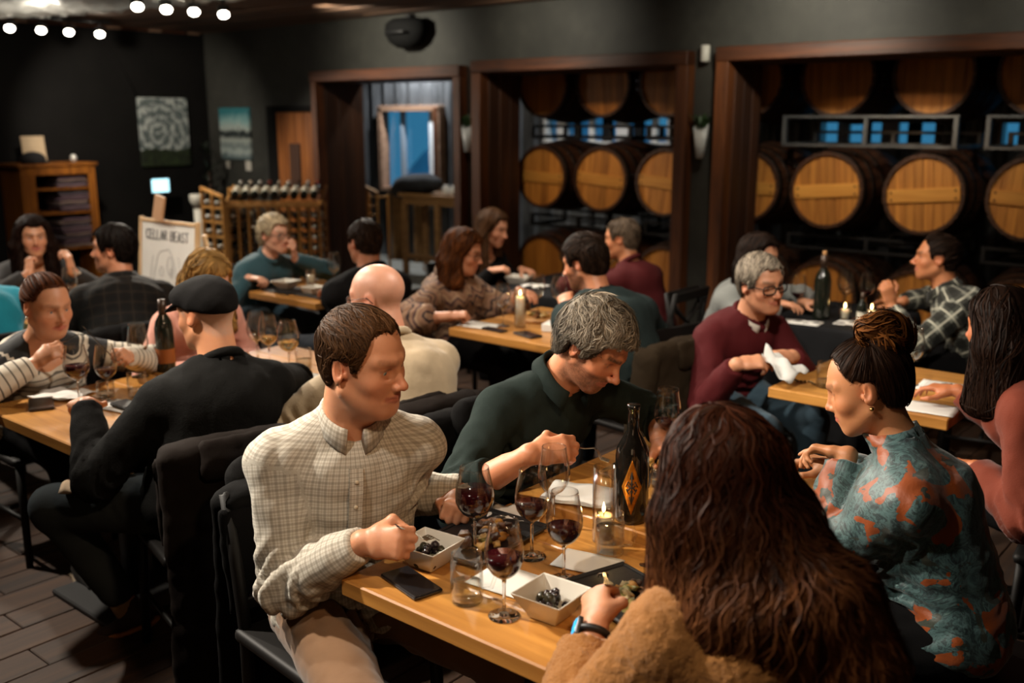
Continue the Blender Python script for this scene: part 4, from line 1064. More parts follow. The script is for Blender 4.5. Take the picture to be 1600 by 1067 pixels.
for z in (.12, .50, .86, 1.10): MB().box((0, 0, z), (.42, .69, .018)).build('shelf', ORW, cabn)
k = 0
for z0, z1, wh in ((.87, 1.07, 'middle'), (.51, .80, 'lower'), (1.11, 1.22, 'upper')):
    z = z0 + .017; kk = 0
    while z < z1:
        h = rnd.uniform(.022, .034); w_ = rnd.uniform(.26, .32)
        P_ = [rbox((0, 0, 0), (.15, w_ / 2, h / 2 - .006), r=.010)]; v_, q_ = sdf_mesh(P_, .02); v_ = v_ + V((0, 0, 1)) * (.004 * np.sin(v_[:, 1:2] * 30 + k))
        link('folded_shirt', np_mesh('shirt', v_, q_), flat('folded_%d' % (k % 4), ['#4b3640', '#5e4a50', '#3a3036', '#6d5a52'][k % 4], .9), loc=(-10.0, 4.90 + rnd.uniform(-.015, .015), z), label='folded shirt, %s from the bottom of the %s pile in the pine cabinet' % (['first', 'second', 'third', 'fourth', 'fifth', 'sixth', 'seventh', 'eighth', 'ninth', 'tenth', 'eleventh', 'twelfth', 'topmost'][kk], wh), cat='shirt', group='folded shirts in the pine cabinet'); z += h; k += 1; kk += 1
o = empty('photo_card', (-10.1, 4.655, 1.353), rz=0, label='cream card propped up on top of the pine cabinet', cat='sign'); MB().box((0, 0, .13), (.012, .23, .26), ry=-.12, bev=.002).build('card', flat('cream_card', '#c2a988', .7, var=.1), o); MB().box((-.05, 0, .07), (.09, .02, .01), ry=.9).build('easel_back', WALLD, o)
P_ = [ell((0, 0, .04), (.10, .12, .075)), ecap((0, -.02, .008), (0, .14, .008), (1, 0, 0), .10, .012, .07, .010), fnp(lambda X, Y, Z: -Z + 0 * (X + Y), 'i', .002)]
v_, q_ = sdf_mesh(P_, .012); link('cap', np_mesh('cap', v_, q_), flat('hat_black', (.012, .011, .012, 1), .85), loc=(-9.93, 4.56, 1.353), label='black cap lying in front of the cream card', cat='hat')
MB().lathe([(.03, 0), (.035, .05), (.02, .075), (.008, .08)], 14).build('ornament', flat('silver_orn', '#c9c7c0', .3, .4), label='small pale ornament on the pine cabinet beside the cream card', cat='ornament', loc=(-9.9, 4.95, 1.353))
# lit tablet on its stand
tb = empty('tablet_stand', (-10.05, 5.97, 0), label='lit tablet screen glowing pale blue on a thin stand', cat='screen')
MB().lathe([(.13, 0), (.13, .012), (.015, .02), (.012, 1.0)], 16).build('pole', BLACK, tb)
MB().box((.0, 0, 1.065), (.02, .235, .17), bev=.006).build('case', BLACK, tb); MB().box((.0115, 0, 1.065), (.003, .205, .142)).build('screen', flat('screen_light', '#bfe6ee', .3, emit='#a9e4f2', estr=1.6), tb)
# white pedestal and dark plant behind the wine rack
e = empty('pedestal', (-9.26, 5.92, 0), label='white fluted pedestal behind the wine rack', cat='pedestal'); WPED = flat('pedestal_white', '#aaa69b', .5)
MB().lathe([(.07, 0), (.07, .06), (.05, .09), (.045, .86)], 20).build('shaft', WPED, e); MB().lathe([(.045, .86), (.08, .95), (.082, 1.0), (.075, 1.01)], 20).build('capital', WPED, e)
e = empty('potted_plant', (-9.85, 6.45, 0), label='dark potted plant in the corner under the canvases', cat='plant')
MB().lathe([(.13, 0), (.17, .35), (.155, .35), (.12, .05)], 18).build('pot', flat('pot_dark', '#1a1512', .6), e); MB().tube([(0, 0, .3), (.02, 0, .8), (0, .02, 1.2)], [.02, .015, .01], 6).build('stem', DARKW, e)
for j in range(46):
    a = rnd.uniform(0, 6.28); r = rnd.uniform(.03, .22); z = rnd.uniform(.85, 1.55); b = V((0, 0, z - .05)); t = V((r * math.cos(a), r * math.sin(a), z + rnd.uniform(-.02, .08))); s_ = unit(np.cross(t - b, (0, .1, 1))) * .022; md = (b + t) * .5 + V((0, 0, .02))
    MB().add([b, md + s_, t, md - s_, md - V((0, 0, .006))], [(0, 1, 4), (1, 2, 4), (2, 3, 4), (3, 0, 4)]).build('leaf', flat('plant_leaf', '#141c10', .5, var=.3), e)

# wine rack: end panel, slatted front with bottle necks, tilted bottles along the top
RK = wood('rack_pine', '#a06a30', '#d49e58', .5, 2, 1.0, objvar=.12)
ORD = ['first', 'second', 'third', 'fourth', 'fifth', 'sixth', 'seventh', 'eighth', 'ninth', 'tenth', 'eleventh', 'twelfth']
rk = empty('wine_rack', (-8.28, 5.60, 0), rz=math.radians(40), label='pine wine rack full of bottles with a slanted display top', cat='rack')
Lr, Dr, Hr = .90, .36, .985
def rkp(nm, c, d, **kw): return MB().box(c, d, bev=.003, **kw).build(nm, RK, rk)
for x in np.linspace(.012, Lr - .012, 10): rkp('upright', (x, .012, Hr / 2), (.024, .024, Hr)); rkp('upright', (x, Dr - .012, Hr / 2), (.024, .024, Hr))
for z in (.05, .51, Hr - .02): rkp('rail', (Lr / 2, -.004, z) if z > .9 else (Lr / 2, Dr, z), (Lr, .02, .035))
for z in np.linspace(.10, Hr - .16, 8):
    for x in (.012, Lr - .012): rkp('side_bar', (x, Dr / 2, z), (.018, Dr, .014))
for y in (.0, Dr / 2, Dr): rkp('end_post', (-.012, y, Hr / 2 + (.06 if y > 0 else 0)), (.022, .035, Hr + (.12 if y > 0 else 0)))
rkp('display_end', (-.012, Dr / 2, Hr + .06), (.022, Dr + .04, .035), rx=.42); rkp('display_end', (Lr, Dr / 2, Hr + .06), (.022, Dr + .04, .035), rx=.42)
for y, z in ((.06, Hr + .01), (.26, Hr + .10)): rkp('display_rail', (Lr / 2, y, z), (Lr, .022, .025))
WB = flat('bottle_dark_glass', (.010, .012, .008, 1), .12, spec=.6)
FOIL = [flat('foil_%d' % i, c, .35, .3) for i, c in enumerate(('#c9b7a4', '#8d2f22', '#d8d5cc', '#3a2a20'))]
prof = [(.001, 0), (.036, .002), (.038, .01), (.038, .185), (.032, .215), (.0155, .245), (.0145, .30), (.001, .30)]
wbm = MB().lathe(prof, 14, cap0=False, cap1=False).mesh('glass'); wbm.materials.append(WB)
fom = []
for F_ in FOIL:
    me = MB().lathe([(.001, .306), (.0165, .305), (.0165, .24), (.0150, .24)], 12, cap0=False, cap1=False).mesh('foil'); me.materials.append(F_); fom.append(me)
lbm = MB().lathe([(.0386, .05), (.0386, .15)], 14, cap0=False, cap1=False).mesh('label'); lbm.materials.append(flat('label_paper', '#cfc8b6', .7))
RM = Matrix.Translation((-8.28, 5.60, 0)) @ Matrix.Rotation(math.radians(40), 4, 'Z')
def rackbottle(local, label, grp, k):
    e = empty('wine_bottle', label=label, cat='bottle', group=grp); e.matrix_world = RM @ local
    for nm, me in (('glass', wbm), ('foil', fom[k % 4]), ('label', lbm)): o = bpy.data.objects.new(nm, me); COL.objects.link(o); o.parent = e
xs_ = np.linspace(.012, Lr - .012, 10)
for i in range(9):
    for j, z in enumerate(np.linspace(.145, Hr - .12, 8)):
        rackbottle(Matrix.Translation(((xs_[i] + xs_[i + 1]) / 2, .30, z)) @ Matrix.Rotation(PI / 2, 4, 'X'), 'wine bottle in the pine rack, %s column from the signboard, %s from the top' % (ORD[i], ORD[7 - j]), 'bottles lying in the pine wine rack', 2 if i == 8 else (3 if (i * 5 + j * 3) % 7 else 0))
for i in range(9):
    rackbottle(Matrix.Translation((.07 + i * .095, .05, Hr + .065)) @ Matrix.Rotation(-.42 - PI / 2 + .42 * 2, 4, 'X') @ Matrix.Rotation(.0, 4, 'Y'), 'wine bottle on top of the pine rack, %s from the signboard end' % ORD[i], 'bottles on the display top of the pine rack', [2, 0, 2, 1, 0, 2, 3, 2, 1][i])
r3 = empty('wine_rack', (-8.64, 5.56, 0), label='narrow two column pine rack with white capped bottles at the signboard end', cat='rack')
for x in (0, .17, .34):
    for y in (.015, .33): MB().box((x, y, .52 + (.34 - x) * .10), (.026, .026, 1.04 + (.34 - x) * .20), bev=.003).build('upright', RK, r3)
for z in np.linspace(.10, .94, 7):
    for y in (.02, .33): MB().box((.17, y, z), (.34, .016, .02)).build('bar', RK, r3)
MB().box((.17, .015, 1.085), (.37, .03, .03), ry=.20, bev=.003).build('top_bar', RK, r3)
for i, x in enumerate((.085, .255)):
    for j, z in enumerate(np.linspace(.10, .94, 7)[1:]):
        e = empty('wine_bottle', label='white capped bottle in the narrow pine rack, %s column, %s from the top' % (('outer', 'inner')[i], ORD[5 - j]), cat='bottle', group='white capped bottles in the narrow pine rack')
        e.matrix_world = Matrix.Translation((-8.64 + x, 5.56 + .30, z + .050)) @ Matrix.Rotation(PI / 2, 4, 'X')
        for nm, me in (('glass', wbm), ('foil', fom[2])): o = bpy.data.objects.new(nm, me); COL.objects.link(o); o.parent = e
# second rack end just inside the doorway
r2 = empty('wine_rack', (-8.86, 7.78, 0), rz=.15, label='narrow pine bottle rack just inside the doorway', cat='rack')
for x in (0, .14, .28): MB().box((x, 0, .47 + (.28 - x) * .18), (.024, .03, .94 + (.28 - x) * .36), bev=.003).build('upright', RK, r2)
for z in np.linspace(.08, .9, 9): MB().box((.14, .0, z), (.28, .02, .016)).build('bar', RK, r2); 
for x in (0, .28): MB().box((x, .2, .46), (.024, .03, .92), bev=.003).build('upright', RK, r2); MB().box((x, .1, .9), (.02, .2, .02)).build('bar', RK, r2)
MB().box((.14, .0, 1.0), (.31, .03, .03), ry=.32).build('top_bar', RK, r2)
# console table on the porch with a dark bundle and white jars
TB = wood('console_wood', '#6b4a2a', '#a47a4a', .5, 0, 1, objvar=.1)
ct = empty('console_table', (-7.85, 8.25, 0), label='tall wooden console table on the porch beyond the doorway', cat='table')
MB().box((0, 0, .925), (1.25, .42, .04), bev=.005).build('top', TB, ct); MB().box((0, -.17, .865), (1.15, .03, .08)).build('apron', TB, ct)
for x in (-.55, -.02, .52):
    for y in (-.17, .17): MB().box((x, y, .43), (.06, .06, .86), bev=.004).build('leg', TB, ct)
MB().box((0, -.17, .22), (1.1, .05, .05), bev=.004).build('stretcher', TB, ct); MB().box((.32, -.18, .50), (.06, .04, .78), ry=.55, bev=.004).build('brace', TB, ct)
P_ = [ell((0, 0, .06), (.36, .17, .11), s=.05), ell((-.25, 0, -.02), (.16, .14, .10), s=.05), ell((.12, .02, .09), (.2, .14, .08), s=.05)]
v_, q_ = sdf_mesh(P_, .03); v_ += (.02 * pnoise(v_ * 9))[:, None]; link('coat', np_mesh('coat', v_, q_), flat('bundle_black', (.010, .010, .011, 1), .9), loc=(-8.30, 8.2, .985), label='dark coat heaped on the console table on the porch', cat='coat')
for x, lb in ((-7.80, 'white jar on the console table, next to the dark coat'), (-7.68, 'white jar on the console table, farther from the dark coat')): MB().lathe([(.035, 0), (.045, .02), (.045, .08), (.03, .095), (.028, .11), (.02, .112)], 14).build('jar', WHITE, label=lb, cat='jar', loc=(x, 8.15, .945))
MB().lathe([(.04, 0), (.06, .03), (.05, .06), (.02, .065)], 14).build('jar', WHITE, label='white dish under the porch window, beside the narrow rack', cat='jar', loc=(-9.2, 8.90, .93)); m = MB().box((0, 0, .915), (.5, .2, .03)); o = m.build('window_ledge', TB, label='small wooden ledge under the porch window', cat='ledge', loc=(-9.2, 8.90, 0))
for x in (-.2, .2): MB().box((x, 0, .45), (.04, .15, .90)).build('leg', TB, o)

# easel board with its hand-lettered heading and beast drawing
eb = empty('sandwich_board', (-5.52, 3.28, 0), label='white signboard in a pine frame with a hand-drawn beast', cat='sign')
BW, z0, z1, tl = .62, .36, 1.165, -.10
MBD = wood('sign_frame', '#a07c54', '#cfae84', .5, 2)
MB().box((0, 0, (z0 + z1) / 2), (BW, .012, z1 - z0), rx=tl).build('board', flat('sign_white', '#cfccc6', .6, var=.04, vscale=8), eb)
zc = (z0 + z1) / 2
def onb(x, z, d=-.008): return V((x, math.sin(-tl) * (z - zc) * 1 + d, zc + (z - zc) * math.cos(tl)))
for x in (-BW / 2, BW / 2): MB().box(onb(x, zc - .1, 0), (.024, .028, z1 - z0 + .24), rx=tl, bev=.003).build('stile', MBD, eb)
for z in (z0, z1): MB().box(onb(0, z, 0), (BW + .02, .028, .022), rx=tl, bev=.003).build('rail', MBD, eb)
for x in (-BW / 2, BW / 2): MB().box((x, .19, .55), (.03, .022, 1.13), rx=.20, bev=.003).build('rear_leg', MBD, eb)
INK = flat('marker_ink', '#5a5a5c', .8)
GL = {'C': [[(1, .85), (.7, 1), (.3, 1), (0, .75), (0, .25), (.3, 0), (.7, 0), (1, .15)]], 'E': [[(1, 1), (0, 1), (0, 0), (1, 0)], [(0, .5), (.8, .5)]], 'L': [[(0, 1), (0, 0), (1, 0)]], 'A': [[(0, 0), (.5, 1), (1, 0)], [(.2, .4), (.8, .4)]],
      'R': [[(0, 0), (0, 1), (.7, 1), (1, .8), (.7, .5), (0, .5)], [(.5, .5), (1, 0)]], 'B': [[(0, 0), (0, 1), (.7, 1), (.95, .78), (.7, .53), (0, .53)], [(.7, .53), (1, .27), (.7, 0), (0, 0)]],
      'S': [[(.95, .85), (.6, 1), (.2, .95), (.05, .72), (.9, .3), (.8, .05), (.4, 0), (.02, .15)]], 'T': [[(0, 1), (1, 1)], [(.5, 1), (.5, 0)]]}
x = -.240
for ch in 'CELLAR BEAST':
    if ch == ' ': x += .030; continue
    m = MB()
    for st in GL[ch]: m.tube([onb(x + .030 * a, 1.055 + .058 * b) for a, b in st], .0034, 5)
    m.build('letter', INK, eb); x += .0405
m = MB()
def loop(cx, cz, rx, rz_, a0=0, a1=6.28, n=24, r=.0017, wob=.05): m.tube([onb(cx + rx * math.cos(a0 + (a1 - a0) * i / n) * (1 + wob * math.sin(i * 2.3)), cz + rz_ * math.sin(a0 + (a1 - a0) * i / n) * (1 + wob * math.sin(i * 1.7))) for i in range(n + 1)], r, 4)
loop(-.02, .80, .125, .20); loop(.03, .90, .03, .055); loop(.05, .86, .018, .028); loop(-.06, .86, .02, .03); loop(-.01, .78, .05, .045, 3.3, 6.2, 12); loop(-.09, .66, .05, .06); loop(.07, .64, .055, .07); loop(-.02, .61, .09, .12, 2.6, 7, 18); loop(.10, .80, .05, .17, -1.4, 1.4, 14); loop(-.15, .80, .03, .15, 1.7, 4.6, 14)
m.build('drawing', flat('marker_grey', '#8d8d90', .8), eb)
MB().box((0, 0, .075), (.10, .018, .15), rx=-.1, ry=.18, bev=.002).build('block', flat('tan_block', '#a87f5c', .7, var=.12), label='small tan wooden plaque standing on top of the signboard', cat='plaque', loc=(-5.56, 3.285, 1.175))
# ------------------------------------------------------------------ clothes and the guests
def cloth(name, base, rough=.85, bump=.25, bs=500, var=.12, sheen=.15):
    if name in _mc: return _mc[name]
    t = NT(name); c = srgb(base) if isinstance(base, str) else base; co = t.coord('Object')
    n = t.noise(co, 7, 5, .6); f = t.noise(co, bs, 2)
    t.set(Base_Color=t.ramp(n, [(.3, tuple(x * (1 - var) for x in c[:3]) + (1,)), (.7, tuple(min(1, x * (1 + var)) for x in c[:3]) + (1,))]), Roughness=rough, Sheen_Weight=sheen if max(c[:3]) > .05 else .0, Specular_IOR_Level=.25 if max(c[:3]) > .05 else .05)
    t.bump(t.math('ADD', f, t.math('MULTIPLY', t.noise(co, 24, 4, .6), 2.0)), bump, .004); _mc[name] = t.m; return t.m
def band(t, x, size, lo, hi, soft=.04):
    """1 where fract(x/size) lies between lo and hi"""
    f = t.math('FRACT', t.math('DIVIDE', x, size)); return t.math('MULTIPLY', t.math('GREATER_THAN', f, lo), t.math('LESS_THAN', f, hi))
def plaid(name, base, ca, cb, size, wide=.5, thin=None, amt=.5, tamt=.7):
    t = NT(name); s = t.sep(t.coord('@cloth')); x, y = s[0], s[1]
    c = srgb(base); A = srgb(ca); T = srgb(cb)
    bx, by = band(t, x, size, 0, wide), band(t, y, size, 0, wide)
    col = t.mix(t.math('MULTIPLY', bx, amt), c, A); col = t.mix(t.math('MULTIPLY', by, amt), col, A)
    if thin: 
        for q in (x, y): col = t.mix(t.math('MULTIPLY', band(t, q, size, *thin), tamt), col, T)
    co = t.coord('Object'); n = t.noise(co, 8, 4)
    col = t.mix(t.math('MULTIPLY', n, .3), col, (.02, .02, .02, 1), 'MULTIPLY') if False else col
    t.set(Base_Color=col, Roughness=.85, Sheen_Weight=.1, Specular_IOR_Level=.25); t.bump(t.math('ADD', t.noise(co, 600, 2), t.math('MULTIPLY', t.noise(co, 26, 4, .6), 2.0)), .22, .004); return t.m

def long_hair(p, length, r=.05, back=.09, side=.088, flare=1.2, fwd=-.01):
    """masses of hair hanging from the head: both sides and the back"""
    c, R, s = p.Hc, p.R, p.o['hs']; up = V((0, 0, 1.)); E = []
    for q in (1, -1):
        a = c + R @ (V((q * .062, -.03, .05)) * s); b = c + R @ (V((q * side, fwd - .02, 0)) * s) - up * length
        E.append(ecap(a, c + R @ (V((q * side * .95, -.03, -.06)) * s), R[:, 1], r, r * .62, r * 1.05, r * .7, s=.02)); E.append(ecap(c + R @ (V((q * side * .95, -.03, -.06)) * s), b, R[:, 1], r * 1.05, r * .7, r * flare, r * .7, s=.02))
    a = c + R @ (V((0, -.075, .04)) * s); m_ = c + R @ (V((0, -back, -.07)) * s); b = c + R @ (V((0, -back - .01, 0)) * s) - up * length
    E.append(ecap(a, m_, R[:, 0], .072, .04, .085, .042, s=.03)); E.append(ecap(m_, b, R[:, 0], .085, .042, .085 * flare, .04, s=.03)); return E
DOWN = lambda L, N: np.stack([L[:, 0] * .6, -.012 - L[:, 1] * .15, -np.full(len(L), .12)], 1)
CROWN = lambda L, N: np.stack([L[:, 0] * 1.6, (L[:, 1] + .03) * 1.8, np.where(L[:, 2] > .09, -.03, -.10)], 1)
SWEEP = lambda L, N: np.stack([L[:, 0] * 1.0 - .02, np.where(L[:, 2] > .05, .10, -.04), np.where(L[:, 2] > .07, .0, -.10)], 1)
BACK = lambda L, N: np.stack([-L[:, 0] * .8, -np.full(len(L), .12), .03 + 0 * L[:, 0]], 1)
F_ = dict(res=.010, hres=.0034, fres=.0047); M_ = dict(res=.014, hres=.0060, fres=.0076); B_ = dict(res=.019, hres=.0085, fres=.0105)
SHOEB, SOLEB = flat('shoe_leather', (.016, .014, .013, 1), .5), flat('sole_rubber', '#6b5a45', .7)
JEAN = cloth('navy_denim', (.012, .015, .020, 1)); BLK = cloth('black_cloth', (.0055, .0052, .0055, 1)); KHAKI = cloth('khaki_twill', '#6d4f35', bs=700)
GF = flat('glasses_frame', (.012, .010, .010, 1), .25)
GRIP = dict(curl=(.80, .86, .9, .92), thumb='fist', spread=.0, mcp=1.0)

def fork(name, a, b, label, curve=.012, mat=None, knife=False, flatn=(0, 0, 1)):
    """cutlery from handle end a to tip b"""
    a, b = V(a, float), V(b, float); L = np.linalg.norm(b - a); t = unit(b - a); n = unit(V(flatn) - t * (V(flatn) @ t)); w = np.cross(t, n); e = empty(name, tuple(a), label=label, cat='cutlery'); mat = mat or flat('cutlery_steel', '#b9b2a6', .22, 1)
    def strip(prof, nm):
        vs = []
        for u, hw, z in prof:
            for sx_, sz in ((-1, -1), (1, -1), (1, 1), (-1, 1)): vs.append(t * u * L + w * hw * sx_ + n * (z + sz * .0011))
        fs = [(4 * i + j, 4 * i + (j + 1) % 4, 4 * i + 4 + (j + 1) % 4, 4 * i + 4 + j) for i in range(len(prof) - 1) for j in range(4)] + [(3, 2, 1, 0), tuple(4 * (len(prof) - 1) + j for j in range(4))]
        MB().add(vs, fs).build(nm, mat, e)
    if knife:
        strip([(0, .006, 0), (.1, .008, 0), (.45, .006, 0), (.5, .005, 0)], 'handle'); strip([(.5, .006, 0), (.6, .009, 0), (.9, .009, 0), (.98, .004, 0), (1, .001, 0)], 'blade')
    else:
        strip([(0, .0085, 0), (.08, .0095, .001), (.3, .005, .002), (.55, .0032, .002 + curve * .4), (.68, .004, curve), (.74, .010, curve * .9), (.80, .0125, curve * .5)], 'handle')
        for q in (-1.5, -.5, .5, 1.5):
            vs = []
            for u, z in ((.79, curve * .55), (.86, curve * .1), (1, curve * .15)):
                for sx_, sz in ((-1, -1), (1, -1), (1, 1), (-1, 1)): vs.append(t * u * L + w * (q * .0066 + sx_ * .0016) + n * (z + sz * .001))
            MB().add(vs, [(4 * i + j, 4 * i + (j + 1) % 4, 4 * i + 4 + (j + 1) % 4, 4 * i + 4 + j) for i in range(2) for j in range(4)] + [(3, 2, 1, 0), (8, 9, 10, 11)]).build('tine', mat, e)
    return e

# --- man in the check shirt, at the near corner of the front table
p1 = Person('man in a cream check shirt resting one fist with a fork on the table', (-1.87, 1.55), (-1.735, 1.525, 1.222), -18, (14, -9, 4), twist=-14, neck=(.42, 1), scale=1.04, belly=.8, build=1.06,
    hands={-1: dict(W=(-1.625, 1.405, .835), d=(.95, .30, .16), n=(-.15, .85, -.35), pose=GRIP, pole=(-.5, -.25, -1.0)), 1: dict(W=(-1.70, 1.84, .790), d=(.45, -.85, -.1), n=(-.3, -.1, -1), pose='fist', pole=(-.3, .6, -1))},
    feet={-1: ((-1.45, 1.25, .09), (1, -.1, 0)), 1: ((-1.5, 1.75, .09), (1, 0, 0))}, fat=1.17, hs=1.08, shoulder=.172, skin='#c48a68', old=1, eye=.62, browcol='#6a4a32', brow=.5, recede=1.6, hairline=.096, scalp=.5, scalpcol='#4a3322', gaze=(0, -14), neckw=1.12, **F_)
p1.body(); p1.eyes()
CHK = plaid('cream_check', '#beb8ac', '#6b6254', '#6b553e', .0165, .34, (.62, .74), .38, .25)
def p1cuv():
    f = p1.cuv(); return f
p1.top('shirt', CHK, g=.016, sleeve=.97, hem=.06, amp=.013, seed=1.3, loose=.012); p1.collar(CHK, h=.030, r=.060, open_=.55, flare=.008)
# button placket with buttons down the front
def front_line(p, u0, u1, n, g):
    pr = p.torso(g); pts = []
    for k in range(n):
        b = p.SC + (p.M1 - p.SC) * (u0 + (u1 - u0) * k / (n - 1)); x = b + p.fs * .30
        for _ in range(24): x = x - p.fs * max(sdf_at(pr, x[None], .3)[0], 0) * .7
        pts.append(x)
    return pts
fl_ = front_line(p1, .0, 1.1, 9, .020); m = MB(); pv = []
for x in fl_:
    for sx_ in (-.016, .016): pv += [x + p1.ls * sx_ - p1.off, x + p1.ls * sx_ + p1.fs * .006 - p1.off]
m.add(pv, [f for i in range(len(fl_) - 1) for f in ((4 * i + 1, 4 * i + 3, 4 * i + 7, 4 * i + 5), (4 * i, 4 * i + 1, 4 * i + 5, 4 * i + 4), (4 * i + 3, 4 * i + 2, 4 * i + 6, 4 * i + 7))])
pk = m.mesh('placket'); attr3(pk, 'cloth', np.stack([np.tile([.0, .0, .032, .032], len(fl_)), np.repeat(np.linspace(.2, .6, len(fl_)), 4), np.full(len(pv), 0.)], 1)); link('placket', pk, CHK, p1.root)
for x in fl_[1::2]: MB().lathe([(.001, 0), (.0052, 0), (.0052, .002), (.001, .0025)], 10).build('button', flat('button_pale', '#c9bda6', .4), p1.root, loc=x + p1.fs * .0065 - p1.off, rot=(Vector(p1.fs).to_track_quat('Z', 'Y').to_euler()))
p1.trousers('trousers', KHAKI, amp=.009); p1.shoes(SHOEB, SOLEB)
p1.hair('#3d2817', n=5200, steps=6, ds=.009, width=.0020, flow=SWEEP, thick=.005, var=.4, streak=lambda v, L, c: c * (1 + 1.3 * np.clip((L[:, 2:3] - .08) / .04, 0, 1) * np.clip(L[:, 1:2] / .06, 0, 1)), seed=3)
fork('fork', p1.W[-1] + V((.085, .030, .055)), (-1.545, 1.565, .815), 'silver fork held in the fist of the man in the check shirt', flatn=(0, -1, .3))

# --- man in the dark green shirt bending over his plate
p2 = Person('man with tousled grey hair in a dark green shirt bending over his plate', (-2.02, 2.30), (-1.60, 2.275, 1.148), -8, (2, -36, -4), twist=-6, neck=(.85, 1), scale=1.04, build=1.06,
    hands={-1: dict(W=(-1.555, 1.925, .925), d=(.62, .78, .10), n=(-.55, .45, -.55), pose='pinch', pole=(-.5, -.75, -.9)), 1: dict(W=(-1.50, 2.48, .82), d=(.8, -.5, 0), n=(0, 0, -1), pole=(0, 1, -.6))},
    hs=1.04, skin='#c0805c', beard=.85, beardcol='#2c2019', brow=1.0, browcol='#261b13', eye=.25, recede=.2, hairline=.083, nose=1.06, scalp=.6, scalpcol='#5a5048', gaze=(0, -30), **F_)
p2.body(); p2.eyes(); GRN = cloth('dark_green_cord', (.0165, .024, .022, 1), bs=350, var=.25)
p2.top('shirt', GRN, g=.016, sleeve=.42, hem=.05, amp=.010, seed=2.2, loose=.012); p2.collar(GRN, h=.034, r=.066, open_=1.0, flare=.012)
for q in (1, -1):
    a = p2.E[q] + (p2.W[q] - p2.E[q]) * .36; b = p2.E[q] + (p2.W[q] - p2.E[q]) * .50; p2.put('rolled_cuff', [cut(a, b, .056, .054, s=.01), cut(p2.E[q] + (p2.W[q] - p2.E[q]) * .42, b, .058, .057, s=.01)], GRN, .006, fn=p2.folds(.003, 4.), rel=1)
p2.trousers('trousers', JEAN); p2.shoes(SHOEB, SOLEB)
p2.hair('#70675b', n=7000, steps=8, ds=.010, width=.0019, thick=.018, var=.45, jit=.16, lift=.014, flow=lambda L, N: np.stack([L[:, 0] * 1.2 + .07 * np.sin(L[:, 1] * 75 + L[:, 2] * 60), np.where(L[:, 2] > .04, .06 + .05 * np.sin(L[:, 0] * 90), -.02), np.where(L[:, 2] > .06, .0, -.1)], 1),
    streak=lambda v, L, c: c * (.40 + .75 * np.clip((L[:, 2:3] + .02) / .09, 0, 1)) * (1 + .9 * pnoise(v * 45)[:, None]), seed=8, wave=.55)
ft_ = p2.tips[-1]; fk = (ft_[0] + ft_[4]) / 2; fork('fork', fk - V((.075, .085, -.035)) * .35, (-1.425, 2.10, .885), 'silver fork held by the man bending over his plate', curve=.022)

# --- woman with long brown hair, back to us, in the fleece jacket
p3 = Person('woman with long wavy brown hair in a tan fleece jacket, seen from behind', (-.62, 1.48), (-.80, 1.53, 1.150), 165, (150, -12, 0), sex='f', scale=1.04, neck=(.3, 1), build=1.14, twist=-12,
    hands={1: dict(W=(-1.0, 1.440, .825), d=(-.50, .72, .36), n=(.55, .05, -.75), pose=GRIP, elbow=(-.84, 1.22, .72)), -1: dict(W=(-.985, 1.83, .82), d=(-.9, .1, .05), n=(0, -.3, -1), pose='hold', pole=(.4, 1, -.6))}, skin='#b88160', **F_)
p3.body(); p3.eyes(); TED = cloth('tan_fleece', '#96622c', bs=220, bump=.9, sheen=.25)
def boucle(v, n): return v + n * (.0085 * np.abs(pnoise(v * 62)) + .0055 * np.abs(pnoise(v * 125 + 9)) + .012 * pnoise(v * 9))[:, None]
p3.top('fleece_jacket', TED, g=.030, sleeve=.86, hem=.10, fn=boucle, step=.0062, loose=.018)
p3.trousers('trousers', BLK); p3.shoes(SHOEB, SOLEB)
c3 = p3.Hc; upz = V((0, 0, 1.)); bk = p3.R[:, 1] * -1
ex = long_hair(p3, .28, r=.062, back=.095, side=.098, flare=1.35, fwd=-.03)
vR = V((.77, .64, 0)); 
ex += [ecap(c3 + bk * .08 + vR * .03 - upz * .08, c3 + bk * .215 + vR * .05 - upz * .20, vR, .095, .05, .10, .05, s=.05), ecap(c3 + bk * .215 + vR * .05 - upz * .20, c3 + bk * .255 + vR * .085 - upz * .315, vR, .10, .05, .085, .04, s=.05),
       ecap(c3 + bk * .09 - upz * .08, c3 + bk * .19 - vR * .03 - upz * .22, vR, .10, .05, .10, .05, s=.05), ecap(c3 + bk * .19 - vR * .03 - upz * .22, c3 + bk * .225 - vR * .035 - upz * .31, vR, .095, .05, .075, .04, s=.05), ecap(c3 + bk * .20 + vR * .08 - upz * .20, c3 + bk * .24 + vR * .135 - upz * .30, vR, .07, .045, .05, .035, s=.05)]
CAR = V(srgb('#8a5530')[:3])
def balay(v, L, c):
    w = (np.clip((-.02 - L[:, 2]) / .22, 0, 1) * np.clip(.5 + 1.6 * pnoise(v * V((60, 60, 10))), 0, 1))[:, None] * .75; return c * (1 - w) + CAR * w
p3.hair('#2c150b', extra=ex, n=6500, steps=17, ds=.0168, width=.0038, wave=.55, flow=DOWN, thick=.020, var=.5, jit=.12, lift=.012, seed=21, rough=.5, streak=balay, step=.008)
wm = MB(); wd = unit(p3.W[1] - p3.E[1]); wl = Vector(wd).to_track_quat('Z', 'X').to_matrix(); wc = p3.W[1] - wd * .012
wt = empty('wristwatch', tuple(wc), label='smart watch with a glowing blue face on the wrist of the fleece jacket woman', cat='watch')
wq = np.array(wl); side_ = unit(V((-.75, -.55, .35)) - wd * (V((-.75, -.55, .35)) @ wd)); oth = np.cross(wd, side_)
MB().tube([side_ * .030 * math.cos(a) + oth * .030 * math.sin(a) for a in np.linspace(0, 2 * PI, 21)[:-1]], .0075, 6, closed=True).build('strap', BLACK, wt)
